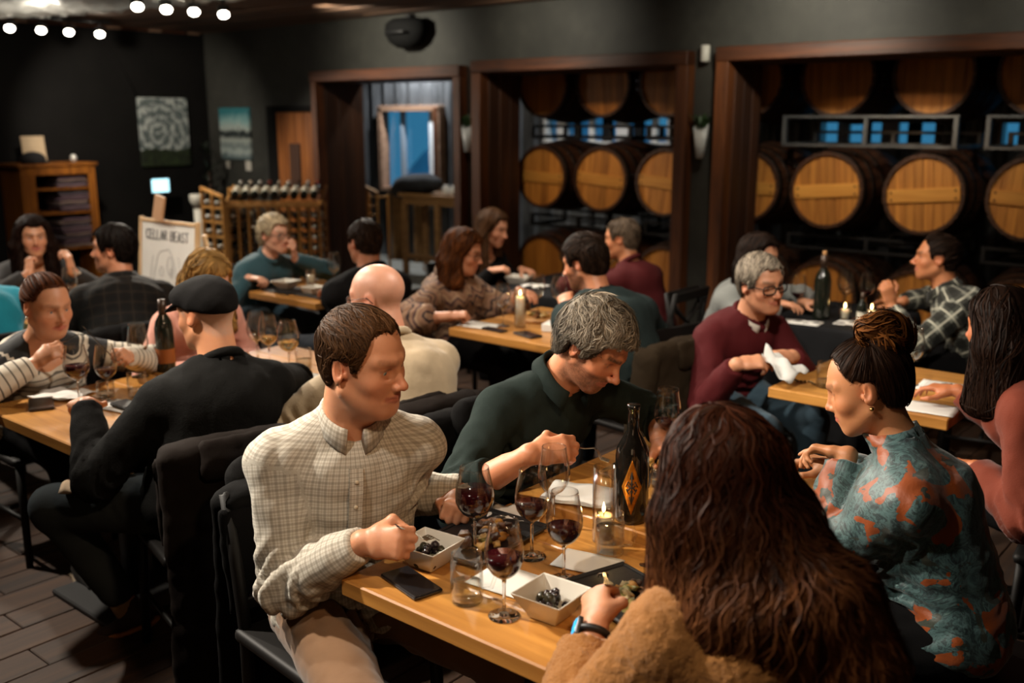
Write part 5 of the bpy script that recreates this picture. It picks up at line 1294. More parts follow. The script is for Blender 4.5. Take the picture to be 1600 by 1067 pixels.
Rw = np.stack([oth, wd, side_], 1); 
def slab(nm, c, h, mat, r=.003):
    v_, q_ = sdf_mesh([rbox(c, h, Rw, r=r)], .003); link(nm, np_mesh(nm, v_, q_), mat, wt)
slab('case', side_ * .034, (.014, .017, .003), flat('watch_case', '#3a3d42', .3, .8)); slab('screen', side_ * .0395, (.0125, .0155, .0006), flat('watch_screen', '#1f7fa8', .2, emit='#1c8fc4', estr=1.1), .001)
fh = (p3.tips[1][0] + p3.tips[1][4]) / 2; fork('fork', fh + V((.0, -.02, .05)), (-1.165, 1.70, .785), 'silver fork held in the watch hand of the fleece jacket woman')
kh = (p3.tips[-1][0] + p3.tips[-1][4]) / 2; fork('table_knife', kh + V((.05, -.01, .02)), (-1.13, 1.80, .79), 'silver table knife in the other hand of the fleece jacket woman', knife=True)

# --- woman with the bun and patterned blouse
p4 = Person('woman with a high messy bun in a teal and orange patterned blouse', (-.62, 2.43), (-.855, 2.375, 1.135), 192, (196, -20, 2), sex='f', scale=1.02, neck=(.55, 1), build=1.02, twist=6,
    hands={1: dict(W=(-.905, 2.425, .935), d=(-.96, .10, -.04), n=(.0, -.35, -.9), pose='point', pole=(.5, -.9, -1)), -1: dict(W=(-1.0, 2.62, .82), d=(-1, 0, 0), n=(0, 0, -1), pole=(.3, .8, -.6))}, hs=.98, skin='#bd8258', lip='#a04f42', eye=.35, nose=.96, hairline=.094, temple=.045, recede=.4, scalp=.8, scalpcol='#2b1a10', gaze=(0, -25), brow=.6, **F_)
p4.body(); p4.eyes()
t = NT('patterned_silk'); cc = t.coord('@cloth'); co = t.coord('Object'); n1 = t.noise(co, 9, 3, .5, 1.6); n2 = t.noise(co, 15, 5, .65, 2.4)
n3 = t.noise(t.coord('Object', (1, 1, 1), (.6, .3, 1.2)), 8, 2, .4, 1.2)
tc = t.ramp(n2, [(.32, '#10191e'), (.42, '#2f4648'), (.50, '#4c6a6a'), (.56, '#1c2a2e'), (.64, '#42605f'), (.74, '#728c88')]); tc = t.mix(t.math('GREATER_THAN', t.math('ADD', n3, t.math('MULTIPLY', t.noise(co, 40, 4, .6), .10)), .645), tc, '#8a3d04')
tc = t.mix(t.math('LESS_THAN', n1, .40), tc, '#33382f'); t.set(Base_Color=tc, Roughness=.5, Sheen_Weight=.2); t.bump(t.noise(co, 30, 4, .6), .35, .006); SILK = t.m
p4.top('blouse', SILK, g=.018, sleeve=.92, hem=.08, amp=.012, seed=4.4, loose=.030, neck=.0)
n_ = unit(p4.Hc - p4.N); m = MB(); k = 26; vs = []
for i in range(k):
    a = 2 * PI * i / k; d = p4.ls * math.cos(a) + p4.fs * math.sin(a) * 1.05; ru = .004 * math.sin(i * 2.9)
    for r, z in ((.058 + ru, -.015), (.060 + ru, .036), (.068 + ru * 1.5, .040 + ru), (.073, .0), (.076, -.02)): vs.append(p4.N + d * r + n_ * (z + .012) - n_ * .018 * math.sin(a) - p4.off)
m.add(vs, [(5 * i + j, 5 * i + (j + 1) % 5, 5 * ((i + 1) % k) + (j + 1) % 5, 5 * ((i + 1) % k) + j) for i in range(k) for j in range(5)], 0, True); m.build('ruffled_collar', SILK, p4.root)
p4.trousers('trousers', BLK, to=.9); p4.shoes(SHOEB, SOLEB)
L4 = lambda x, y, z: p4.Hc + p4.R @ (V((x, y, z)) * .98)
p4.hair('#24150c', n=3600, steps=9, ds=.011, width=.0020, flow=lambda L, N: np.stack([-L[:, 0] * .7, -.04 - L[:, 1], (.11 - L[:, 2])], 1), thick=.009, var=.45, jit=.06, lift=.003, seed=31, extra=[ell(L4(0, -.085, .11), (.052, .045, .048), p4.R)])
bun = [ell(L4(.005, -.085, .118), (.050, .040, .046), p4.R), ell(L4(-.02, -.10, .10), (.035, .03, .04), p4.R), ell(L4(.03, -.06, .14), (.03, .028, .025), p4.R)]
p4.hair('#5a3517', mask=False, extra=bun, n=700, steps=12, ds=.011, width=.0045, flow=lambda L, N: np.cross(N, np.stack([np.sin(L[:, 2] * 50), np.cos(L[:, 1] * 40), np.ones(len(L)) * .4], 1)), lift=.020, var=.6, jit=.3, seed=33, name='hair_bun', wave=.3, step=.006)
v_ = [L4(.0 + .036 * math.cos(a), -.083 + .02 * math.sin(a), .108 + .030 * math.sin(a)) - p4.off for a in np.linspace(0, 6.28, 25)[:-1]]; m = MB().tube(v_, [.011 + .004 * (i % 2) for i in range(24)], 7, closed=True); m.build('scrunchie', cloth('mauve_cloth', '#7a5148'), p4.root)
for q in (1, -1): m = MB().ball(L4(q * .079, -.010, -.042) - p4.off, .0055, 6); m.build('earring', flat('earring_gold', '#c9a468', .25, 1), p4.root)

# --- man in the flat cap, back to us
p5 = Person('man in a dark flat cap and black sweater, forearm on the table', (-2.80, 1.74), (-2.865, 1.835, 1.150), 174, (190, -8, 0), scale=1.08, neck=(.35, 1), build=1.12, twist=-4, knees={1: (-.75, -.62, .62), -1: (-.8, .3, .8)},
    hands={1: dict(W=(-3.165, 1.545, .798), d=(-.93, .22, -.12), n=(.1, .15, -1), pose='loose', elbow=(-2.90, 1.545, .79)), -1: dict(W=(-3.1, 2.0, .82), d=(-1, 0, 0), n=(0, 0, -1))},
    feet={1: ((-3.11, 1.60, .10), (-.75, -.45, -.35)), -1: ((-2.85, 1.95, .09), (-1, 0, 0))}, hs=1.05, skin='#b9805c', old=1, scalp=.5, scalpcol='#8a8078', fat=1.05, **M_)
p5.body(); p5.eyes(); BSW = cloth('black_knit', (.0055, .0053, .005, 1), bs=260, bump=.4)
p5.top('sweater', BSW, g=.018, sleeve=.97, hem=.10, amp=.009, seed=5.5, loose=.012)
def neckband(p, mat, r=.066, t_=.013, h=.02, name='neckband'):
    u = unit(p.Hc + p.R @ V((0, -.02, -.05)) - p.N); l_ = p.ls; f_ = unit(np.cross(u, l_)); f_ = f_ if f_ @ p.f > 0 else -f_
    MB().tube([p.N + u * (h - .018 * math.sin(a)) + (l_ * math.cos(a) + f_ * math.sin(a) * 1.08) * r * p.s - p.off for a in np.linspace(0, 2 * PI, 29)[:-1]], t_, 8, closed=True).build(name, mat, p.root)
neckband(p5, BSW, .058, .017, .012); p5.trousers('jeans', cloth('grey_denim', (.026, .032, .036, 1)), to=.84); p5.shoes(flat('brown_suede', '#2a1a14', .8), flat('orange_sole', '#a8682f', .7))
for q in (1, -1): p5.put('sock', [cap(p5.K[q] + (p5.A[q] - p5.K[q]) * .75, p5.A[q] - V((0, 0, .02)), .044, .043)], cloth('tan_sock', '#9a7f5c'), .012)
L5 = lambda x, y, z: p5.Hc + p5.R @ (V((x, y, z)) * 1.05)
def capline(X, Y, Z):
    L = (np.stack([a.ravel() for a in np.broadcast_arrays(X, Y, Z)], 1) - p5.Hc) @ p5.R / 1.05; return ((.020 + .25 * L[:, 1] - L[:, 2])).reshape(np.broadcast(X, Y, Z).shape)
cp = p5.put('flat_cap', [ell(L5(0, -.012, .036), V((.090, .112, .090)), p5.R), ell(L5(0, .045, .060), V((.08, .075, .045)), p5.R, s=.03), fnp(capline, 'i', .008), ecap(L5(-.035, .10, .034), L5(.035, .10, .034), p5.R[:, 1] - p5.R[:, 2] * .35, .062, .008, s=.012)], cloth('dark_wool', (.0065, .006, .006, 1), bs=300), .007, fn=lambda v, n: v + n * (.003 * pnoise(v * 28))[:, None], rel=1)

# --- woman in the striped top
p6 = Person('woman in a black-yoked white striped top with cutlery in both hands', (-4.08, 1.80), (-3.785, 1.735, 1.080), 2, (6, -12, 0), sex='f', scale=1.02, neck=(.5, 1), build=1.22, fat=1.24, hs=1.0,
    hands={-1: dict(W=(-3.69, 1.62, .885), d=(.55, .45, .50), n=(-.3, .8, -.3), pose='hold', pole=(-.3, -1, -.8)), 1: dict(W=(-3.64, 1.96, .86), d=(.75, -.35, .25), n=(-.2, -.7, -.5), pose='hold', pole=(-.3, 1, -.8))}, feet={-1: ((-3.63, 1.70, .09), (1, -.15, 0)), 1: ((-3.50, 1.98, .09), (1, 0, 0))},
    skin='#c28a68', lip='#a8564a', smile=.05, eye=.6, hairline=.094, temple=.035, recede=.8, scalp=.8, scalpcol='#2e1a10', brow=.5, **M_)
p6.body(); p6.eyes(); t = NT('striped_jersey'); s = t.sep(t.coord('@cloth')); isarm = t.math('GREATER_THAN', t.math('ABSOLUTE', s[2]), .5)
st = band(t, s[1], .031, 0, .20); yoke = t.math('ADD', t.math('MULTIPLY', t.math('SUBTRACT', 1, isarm), t.math('GREATER_THAN', s[1], .60)), t.math('MULTIPLY', isarm, t.math('LESS_THAN', s[1], .10)))
t.set(Base_Color=t.mix(yoke, t.mix(t.math('MULTIPLY', st, .85), '#c2b8a8', '#2a2624'), (.010, .010, .011, 1)), Roughness=.85); t.bump(t.noise(t.coord('Object'), 30, 4), .25, .005)
p6.top('striped_top', t.m, g=.014, sleeve=.97, hem=.08, scoop=.07, amp=.008, seed=6., loose=.010); p6.trousers('trousers', BLK); p6.shoes(SHOEB, SOLEB)
p6.hair('#44230f', n=2600, steps=9, ds=.012, width=.0026, flow=BACK, thick=.006, var=.4, jit=.05, lift=.003, seed=41, extra=[ell(p6.Hc + p6.R @ V((0, -.10, -.01)), (.04, .035, .045), p6.R)])
for q in (1, -1): MB().ball(p6.Hc + p6.R @ V((q * .078, -.008, -.040)) - p6.off, .0055, 6).build('earring', flat('earring_pearl', '#e5ded2', .2), p6.root)
a = (p6.tips[-1][0] + p6.tips[-1][4]) / 2; fork('fork', a - V((.02, .02, .0)), a + V((.13, .05, .06)), 'fork raised by the woman in the striped top'); a = (p6.tips[1][0] + p6.tips[1][4]) / 2; fork('table_knife', a + V((-.01, .01, .0)), a + V((-.03, -.09, .14)), 'dark handled knife upright in the hand of the woman in the striped top', knife=True, mat=flat('dark_steel', '#3a3634', .3, .9))

# --- bald man in the cream sweater
p7 = Person('bald man with glasses in a cream sweater, seen from behind', (-2.44, 2.40), (-2.69, 2.43, 1.140), 168, (198, -6, 0), scale=1.06, build=1.12, neck=(.4, 1),
    hands={1: dict(W=(-3.0, 2.2, .80), d=(-1, .1, 0), n=(0, 0, -1)), -1: dict(W=(-3.0, 2.6, .80), d=(-1, 0, 0), n=(0, 0, -1))}, hs=1.05, skin='#c28a70', old=1, scalp=.22, scalpcol='#8d7d70', hairline=.15, recede=0, fat=1.06, neckw=1.05, **M_)
p7.body(); p7.eyes(); CRM = cloth('cream_knit', '#a08e74', bs=240); p7.top('sweater', CRM, g=.020, sleeve=.97, hem=.08, amp=.010, seed=7.1, loose=.015); neckband(p7, CRM, .068, .015, .012); p7.trousers('trousers', BLK); p7.shoes(SHOEB, SOLEB); p7.glasses(GF)

# --- woman in pink beyond the flat cap
p8 = Person('woman with wavy blonde hair in a pale pink top, head bowed behind the flat cap', (-4.12, 2.52), (-3.865, 2.505, 1.085), -4, (-6, -34, 0), sex='f', scale=1.0, neck=(.6, 1), skin='#c9947a', eye=.3, build=1.05, hands={1: dict(W=(-3.86, 2.62, .70), d=(1, -.2, 0), n=(0, 0, -1)), -1: dict(W=(-3.86, 2.40, .70), d=(1, .2, 0), n=(0, 0, -1))}, scalp=.7, scalpcol='#7a5a38', **M_)
p8.body(); p8.eyes(); p8.top('top', cloth('pale_pink', '#d09484'), g=.016, sleeve=.95, hem=.08, amp=.008, seed=8.); p8.trousers('trousers', JEAN); p8.shoes(SHOEB, SOLEB)
p8.hair('#94703f', extra=long_hair(p8, .26, r=.05), n=2200, steps=15, ds=.014, width=.0045, wave=.4, flow=DOWN, thick=.014, var=.5, seed=51)
# --- guests farther back
p9 = Person('grey haired woman with glasses in a teal sweater, one hand raised', (-5.44, 3.84), (-5.135, 3.81, 1.075), 0, (8, -2, 0), sex='f', scale=1.0, neck=(.4, 1), build=1.1, hands={1: dict(W=(-5.06, 3.90, .92), d=(.35, -.30, .95), n=(-.8, -.5, .2), pose='loose', pole=(-.3, .8, -1)), -1: dict(W=(-5.16, 3.62, .82), d=(.9, .3, 0), n=(0, 0, -1), pose='loose')}, skin='#cf9c82', old=1, hairline=.078, scalp=.6, scalpcol='#b8a68c', browcol='#8a7660', **M_)
p9.body(); p9.eyes(); TEAL = cloth('teal_knit', '#26424a', bs=250); p9.top('sweater', TEAL, g=.018, sleeve=.96, hem=.10, amp=.008, seed=9.); neckband(p9, TEAL, .056, .018, .02); p9.trousers('jeans', cloth('blue_denim', '#2b3f4b')); p9.shoes(SHOEB, SOLEB)
p9.hair('#a8977c', n=1500, steps=7, ds=.013, width=.004, thick=.016, var=.3, seed=61, flow=SWEEP, extra=[ell(p9.Hc + p9.R @ V((0, -.085, -.03)), (.05, .04, .04), p9.R)]); p9.glasses(flat('glasses_brown', '#3a2620', .3), r=.0024)
p10 = Person('man with cropped brown hair in a black jacket, seen from behind', (-4.02, 3.46), (-3.975, 3.52, 1.145), 172, (172, -6, 0), scale=1.05, build=1.1, hands={1: dict(W=(-4.4, 3.68, .80), d=(-1, 0, 0), n=(0, 0, -1)), -1: dict(W=(-4.4, 3.95, .80), d=(-1, 0, 0), n=(0, 0, -1))}, skin='#b5795a', scalp=.85, scalpcol='#3a281c', **B_)
p10.body(); p10.eyes(); p10.top('jacket', BLK, g=.026, sleeve=.97, hem=.14, amp=.009, seed=10., loose=.015); neckband(p10, BLK, .066, .016, .014); p10.trousers('trousers', JEAN); p10.shoes(SHOEB, SOLEB); p10.hair('#2d2018', n=1200, steps=4, ds=.010, width=.004, thick=.008, flow=CROWN, seed=71)
p11 = Person('woman with auburn hair and glasses in a brown zigzag print shawl', (-3.80, 4.02), (-3.64, 3.935, 1.078), 4, (24, -14, 0), sex='f', scale=1.03, neck=(.5, 1), build=1.2, hands={-1: dict(W=(-3.44, 3.60, .80), d=(.75, .62, .12), n=(.3, .6, -.7), pose='fist', pole=(-.6, -1, -.35)), 1: dict(W=(-3.35, 4.05, .82), d=(1, -.2, 0), n=(0, 0, -1))}, skin='#bb8263', old=1, eye=.55, fat=1.06, scalp=.7, scalpcol='#4a2a16', **M_)
p11.body(); p11.eyes(); t = NT('zigzag_print'); s = t.sep(t.coord('@cloth')); zz = t.math('ADD', t.math('ADD', s[1], t.math('MULTIPLY', t.math('PINGPONG', s[0], .035), .9)), t.math('MULTIPLY', t.noise(t.coord('Object'), 9, 3), .10))
t.set(Base_Color=t.ramp(t.math('FRACT', t.math('DIVIDE', zz, .105)), [(0, '#7d5c46'), (.22, '#7d5c46'), (.23, '#2e1c1a'), (.36, '#2e1c1a'), (.37, '#8c6d55'), (.62, '#6a4a3a'), (.63, '#3f2624'), (.74, '#3f2624'), (.75, '#94785e'), (.99, '#75543f')], 'LINEAR'), Roughness=.85); t.bump(t.noise(t.coord('Object'), 30, 4), .3, .006)
p11.top('shawl_top', t.m, g=.024, sleeve=.66, hem=.14, amp=.014, seed=11., loose=.045); neckband(p11, t.m, .075, .024, .0, 'cowl'); p11.trousers('trousers', BLK, g=.02); p11.shoes(SHOEB, SOLEB)
p11.hair('#43240f', extra=long_hair(p11, .17, r=.05, side=.084), n=2200, steps=12, ds=.013, width=.004, wave=.3, flow=DOWN, thick=.018, var=.5, seed=81, streak=lambda v, L, c: c * (1 + 1.2 * np.clip(.2 + pnoise(v * V((50, 50, 12))), 0, 1)[:, None])); p11.glasses(flat('glasses_bronze', '#5a3a26', .3, .5), r=.0018)
p12 = Person('bearded man with dark hair in a dark green hooded top', (-2.42, 3.74), (-2.655, 3.675, 1.140), 168, (186, -16, 0), scale=1.08, build=1.14, neck=(.5, 1), twist=-10, hands={1: dict(W=(-2.78, 3.72, .90), d=(-.5, .5, .4), n=(0, .5, -.6), pose='hold', pole=(.5, -.8, -.6)), -1: dict(W=(-2.8, 4.0, .82), d=(-1, 0, 0), n=(0, 0, -1))}, skin='#b67855', beard=.9, beardcol='#1c120c', scalp=.9, scalpcol='#1c120c', hs=1.03, nose=1.04, **M_)
p12.body(); p12.eyes(); HOOD = cloth('hoodie_green', (.020, .029, .029, 1), bs=300); hd = [ecap(p12.N - p12.fs * .07 - p12.ls * .06 - V((0, 0, .02)), p12.N - p12.fs * .07 + p12.ls * .06 - V((0, 0, .02)), (0, 0, 1), .055, .045, s=.03), cap(p12.N + p12.ls * .07, p12.N - p12.fs * .06 + p12.ls * .04, .035, s=.03), cap(p12.N - p12.ls * .07, p12.N - p12.fs * .06 - p12.ls * .04, .035, s=.03)]
p12.top('hooded_top', HOOD, g=.026, sleeve=.95, hem=.12, amp=.011, seed=12., loose=.018, extra=hd); p12.trousers('trousers', JEAN); p12.shoes(SHOEB, SOLEB); p12.hair('#1d120b', n=1800, steps=6, ds=.011, width=.0035, thick=.014, var=.4, flow=SWEEP, seed=91)
p13 = Person('woman with long light brown hair in black at the dark round-off table', (-4.46, 4.92), (-4.245, 4.87, 1.088), 2, (12, -14, 0), sex='f', neck=(.5, 1), hands={-1: dict(W=(-4.12, 4.70, .84), d=(.8, .5, .2), n=(.2, .5, -.8), pose='hold'), 1: dict(W=(-4.1, 4.98, .82), d=(1, -.2, 0), n=(0, 0, -1))}, skin='#c08a6c', eye=.4, **B_)
p13.body(); p13.eyes(); p13.top('top', BLK, g=.016, hem=.08, scoop=.03, seed=13.); p13.trousers('trousers', BLK); p13.shoes(SHOEB, SOLEB); p13.hair('#4a3220', extra=long_hair(p13, .30, r=.045), n=1300, steps=16, ds=.016, width=.005, wave=.2, flow=DOWN, thick=.014, var=.4, seed=95)
p14 = Person('grey haired man in a dark red sweater under the small barrels', (-3.10, 4.98), (-3.31, 4.955, 1.083), 178, (198, -6, 0), hands={1: dict(W=(-3.55, 4.85, .82), d=(-1, 0, 0), n=(0, 0, -1)), -1: dict(W=(-3.55, 5.1, .82), d=(-1, 0, 0), n=(0, 0, -1))}, skin='#c08058', old=1, scalp=.7, scalpcol='#6a6058', **B_)
p14.body(); p14.eyes(); RED = cloth('dark_red_knit', '#430a0d', bs=250, sheen=0); p14.top('sweater', RED, g=.018, hem=.08, seed=14.); neckband(p14, RED, .064, .016, .02); p14.trousers('trousers', JEAN); p14.shoes(SHOEB, SOLEB); p14.hair('#57493c', n=900, steps=5, ds=.011, width=.004, thick=.009, flow=CROWN, seed=97)
p15 = Person('smiling grey haired man with black glasses in a burgundy sweater holding a napkin', (-2.10, 3.96), (-1.885, 3.905, 1.092), -20, (-24, -4, 6), neck=(.4, 1), scale=1.04, build=1.12, hands={-1: dict(W=(-1.80, 3.545, .82), d=(.72, .62, .12), n=(.1, .6, -.6), pose='hold', pole=(-.3, -.15, -1)), 1: dict(W=(-1.68, 3.80, .825), d=(-.1, -.9, .1), n=(-.5, -.2, -.7), pose='hold', pole=(.1, .9, -.9))}, hs=1.05, skin='#c48a68', smile=.45, old=1, eye=.55, fat=1.05, hairline=.084, recede=.6, scalp=.5, scalpcol='#6f6152', browcol='#5e4a3a', **M_)
p15.body(); p15.eyes(); BUR = cloth('burgundy_knit', '#4a0d11', bs=240, sheen=0); p15.top('sweater', BUR, g=.018, sleeve=.96, hem=.10, amp=.009, seed=15., loose=.012); neckband(p15, BUR, .068, .015, .010); p15.collar(flat('collar_white', '#c7c0b4', .8), h=.022, r=.056, open_=.5, flare=.0); p15.trousers('jeans', cloth('light_denim', '#3d5260')); p15.shoes(SHOEB, SOLEB); p15.glasses(GF, w=.026, h=.017, r=.0030)
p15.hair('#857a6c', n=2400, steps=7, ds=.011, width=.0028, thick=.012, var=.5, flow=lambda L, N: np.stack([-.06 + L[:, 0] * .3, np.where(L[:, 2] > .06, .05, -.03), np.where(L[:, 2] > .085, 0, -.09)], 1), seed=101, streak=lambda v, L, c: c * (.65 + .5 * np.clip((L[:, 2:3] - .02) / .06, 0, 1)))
p16 = Person('dark haired woman in a pale grey top, half hidden behind the burgundy sweater', (-2.62, 4.98), (-2.36, 4.86, 1.065), -5, (-5, -6, 0), sex='f', hands={1: dict(W=(-2.2, 5.05, .82), d=(1, 0, 0), n=(0, 0, -1)), -1: dict(W=(-2.25, 4.85, .82), d=(1, 0, 0), n=(0, 0, -1))}, skin='#bb8464', **B_)
p16.body(); p16.eyes(); p16.top('top', cloth('pale_grey_cloth', '#6d6f6c'), g=.018, hem=.08, seed=16.); p16.trousers('trousers', BLK); p16.shoes(SHOEB, SOLEB); p16.hair('#1c120d', extra=long_hair(p16, .22, r=.05), n=1200, steps=14, ds=.015, width=.005, wave=.5, flow=DOWN, thick=.018, var=.5, seed=103)
p17 = Person('man with receding dark hair in a large check flannel shirt, one hand raised', (-1.32, 5.34), (-1.595, 5.275, 1.085), 192, (202, 2, 0), twist=14, neck=(.35, 1), build=1.08, hands={1: dict(W=(-1.74, 5.10, .84), d=(-.25, -.1, .95), n=(-.7, .5, .3), pose='loose', pole=(.6, -.6, -.9)), -1: dict(W=(-1.8, 5.45, .80), d=(-1, 0, 0), n=(0, 0, -1))}, skin='#bb7a52', old=1, hairline=.10, recede=1.0, scalp=.5, scalpcol='#2a1c14', nose=1.06, **M_)
FLN = plaid('flannel_check', '#6f7066', '#12120e', '#b8b5a4', .085, .5, (.70, .80), .8, .85)
p17.body(); p17.eyes(); p17.top('flannel_shirt', FLN, g=.018, sleeve=.93, hem=.14, amp=.010, seed=17., loose=.015); p17.collar(FLN, h=.03, r=.066, open_=.7); p17.trousers('trousers', BLK); p17.shoes(SHOEB, SOLEB); p17.hair('#20150f', n=1200, steps=6, ds=.011, width=.0035, thick=.009, flow=BACK, seed=105)
p18 = Person('woman with straight dark hair in a rust corduroy shirt at the picture edge', (-.50, 3.42), (-.79, 3.295, 1.150), 186, (160, -8, 0), sex='f', scale=1.04, neck=(.5, 1), build=1.1, hands={1: dict(W=(-.80, 3.24, .70), d=(-.9, .4, -.1), n=(0, 0, -1), pole=(.5, -.5, -1)), -1: dict(W=(-1.0, 3.7, .82), d=(-1, 0, 0), n=(0, 0, -1))}, feet={1: ((-.80, 3.60, .15), (.75, .35, .5)), -1: ((-.9, 3.6, .09), (-1, 0, 0))}, skin='#b06a42', **M_)
p18.body(); p18.eyes(); RUST = cloth('rust_corduroy', '#6a2a16', bs=300, sheen=.1); p18.top('shirt', RUST, g=.020, sleeve=.95, hem=.16, amp=.011, seed=18., loose=.02); p18.trousers('trousers', BLK); p18.shoes(flat('sneaker_canvas', '#2a2622', .8), flat('sneaker_sole', '#c9bda8', .6)); p18.hair('#20120b', extra=long_hair(p18, .24, r=.055, side=.088), n=2400, steps=15, ds=.014, width=.0035, wave=.12, flow=DOWN, thick=.014, var=.5, seed=107)
for k in range(24):
    q_ = p18.A[1] + V((random.Random(k).uniform(-.04, .08), random.Random(k + 50).uniform(-.05, -.03), random.Random(k + 99).uniform(-.06, .0))); 
p19 = Person('laughing woman with long dark curls, hands clasped under her chin', (-6.35, 2.80), (-6.055, 2.735, 1.085), -14, (-18, -2, 0), sex='f', scale=1.04, neck=(.45, 1), build=1.15, smile=1.0, fat=1.05, eye=.5, hands={-1: dict(W=(-5.86, 2.60, .90), d=(-.35, .25, .9), n=(-.2, .9, -.1), pose='fist', pole=(-.2, -1, -.8)), 1: dict(W=(-5.75, 2.80, .90), d=(.05, -.15, .98), n=(-.7, -.6, .1), pose='loose', pole=(0, 1, -.8))}, skin='#c58d6c', lip='#a0504a', **M_)
p19.body(); p19.eyes(); t = NT('dark_floral'); t.set(Base_Color=t.ramp(t.noise(t.coord('Object'), 16, 3, .5, 1.5), [(.5, (.012, .010, .010, 1)), (.64, '#1d150f'), (.72, '#6a5238')]), Roughness=.8); p19.top('blouse', t.m, g=.020, hem=.08, seed=19., scoop=.03, sleeve=.9); p19.trousers('trousers', BLK); p19.shoes(SHOEB, SOLEB); p19.hair('#1b0e09', extra=long_hair(p19, .30, r=.06, side=.095), n=1800, steps=16, ds=.015, width=.005, wave=.8, flow=DOWN, thick=.020, var=.5, seed=109)
MB().tube([p19.W[1] + unit(p19.E[1] - p19.W[1]) * .025 + (V((1, 0, 0)) * math.cos(a) + V((0, 1, 0)) * math.sin(a)) * .036 - p19.off for a in np.linspace(0, 2 * PI, 17)[:-1]], .007, 6, closed=True).build('bracelet', flat('bracelet_pale', '#a8927c', .35, .4), p19.root)
p20 = Person('dark haired man in a black plaid shirt turning to laugh, seen from behind', (-4.62, 2.50), (-4.88, 2.605, 1.122), 160, (222, 0, 0), scale=1.08, build=1.2, neck=(.3, 1), hands={1: dict(W=(-5.15, 2.4, .80), d=(-1, 0, 0), n=(0, 0, -1)), -1: dict(W=(-5.15, 2.7, .80), d=(-1, 0, 0), n=(0, 0, -1))}, skin='#bb7f5f', smile=.8, scalp=.9, scalpcol='#17100c', hs=1.04, fat=1.05, **M_)
PL2 = plaid('black_plaid', '#15120f', '#0a0909', '#2a231c', .055, .5, (.68, .80), .8, .7); p20.body(); p20.eyes(); p20.top('plaid_shirt', PL2, g=.022, hem=.12, amp=.010, seed=20., loose=.015); p20.collar(PL2, h=.03, r=.068, open_=.7); p20.trousers('trousers', JEAN); p20.shoes(SHOEB, SOLEB); p20.hair('#120c09', n=1700, steps=5, ds=.011, width=.0035, thick=.013, flow=CROWN, seed=111)
p21 = Person('person in a bright turquoise shirt cut off by the picture edge', (-4.90, 1.92), (-5.13, 1.95, 1.13), 178, (185, -15, 0), scale=1.05, build=1.15, hands={1: dict(W=(-5.4, 1.7, .80), d=(-1, 0, 0), n=(0, 0, -1)), -1: dict(W=(-5.4, 2.0, .80), d=(-1, 0, 0), n=(0, 0, -1))}, scalp=.9, scalpcol='#2a1c14', **B_)
p21.body(); p21.eyes(); p21.top('turquoise_shirt', cloth('turquoise', '#2196b0', bs=250), g=.020, hem=.10, amp=.011, seed=21.); p21.trousers('trousers', BLK); p21.shoes(SHOEB, SOLEB); p21.hair('#2a1c12', n=600, steps=4, thick=.01, flow=CROWN, seed=113)
# ------------------------------------------------------------------ tables, chairs, coats
TOPW = wood('honey_table', '#94602a', '#cb9148', .34, 0, .9, coat=.35, bump=.05)
TLEG = flat('table_iron', (.012, .011, .011, 1), .5)
def table(x0, x1, y0, y1, z, label, th=.042, cloth_=False):
    e = empty('dining_table', ((x0 + x1) / 2, (y0 + y1) / 2, 0), label=label, cat='table'); w_, d = x1 - x0, y1 - y0
    nb_ = 4
    for k in range(nb_): MB().box((0, -d / 2 + d / nb_ * (k + .5), z - th / 2), (w_, d / nb_ - .0008, th), bev=.004).build('top_board', TOPW, e)
    MB().box((0, 0, z - th - .012), (.5, .4, .022)).build('plate', TLEG, e); MB().lathe([(.038, .02), (.038, z - th - .02)], 14).build('column', TLEG, e)
    MB().box((0, 0, .012), (.46, .42, .022), bev=.006).build('foot_plate', TLEG, e); return e
T1 = (-1.66, -.985, 1.365, 1.972); T2 = (-1.66, -.985, 1.985, 2.66); TL1 = (-3.74, -3.02, 1.435, 2.10); TL2 = (-3.74, -2.95, 2.115, 2.80)
table(*T1, .75, 'honey wood table set before the check shirt man, black phone on its corner'); table(*T2, .772, 'honey wood table carrying the diamond label bottle before the bending man', th=.05)
table(*TL1, .75, 'honey wood table with the striped top woman and the flat cap man'); table(*TL2, .75, 'honey wood table before the bald man in the cream sweater')
table(-3.41, -2.72, 3.565, 4.32, .75, 'honey wood table between the shawl woman and the hooded top man'); table(-1.66, -.98, 3.545, 4.25, .75, 'honey wood table beside the burgundy sweater man')
table(-5.10, -4.46, 3.57, 4.22, .75, 'honey wood table of the teal sweater woman'); table(-5.78, -5.14, 2.25, 2.95, .75, 'honey wood table hidden between the laughing woman and the plaid shirt man')
DCL = cloth('black_tablecloth', (.012, .012, .013, 1))
def cloth_table(x0, x1, y0, y1, label):
    e = empty('draped_table', ((x0 + x1) / 2, (y0 + y1) / 2, 0), label=label, cat='table'); w_, d = (x1 - x0) / 2, (y1 - y0) / 2
    MB().box((0, 0, .725), (2 * w_ - .03, 2 * d - .03, .03)).build('top_board', TOPW, e)
    for a in (-1, 1):
        for b in (-1, 1): MB().box((a * (w_ - .06), b * (d - .06), .355), (.05, .05, .71)).build('leg', TLEG, e)
    v_, q_ = sdf_mesh([rbox((0, 0, .45), (w_ - .005, d - .005, .29), r=.012)], .035); v_ = v_ + V((1, 1, 0)) * v_ * (.10 * np.clip((.74 - v_[:, 2:3]), 0, .5) * np.sin(np.arctan2(v_[:, 1:2], v_[:, 0:1]) * 17) + .05 * np.clip((.74 - v_[:, 2:3]), 0, .6))
    link('cloth', np_mesh('cloth', v_, q_), DCL, e)
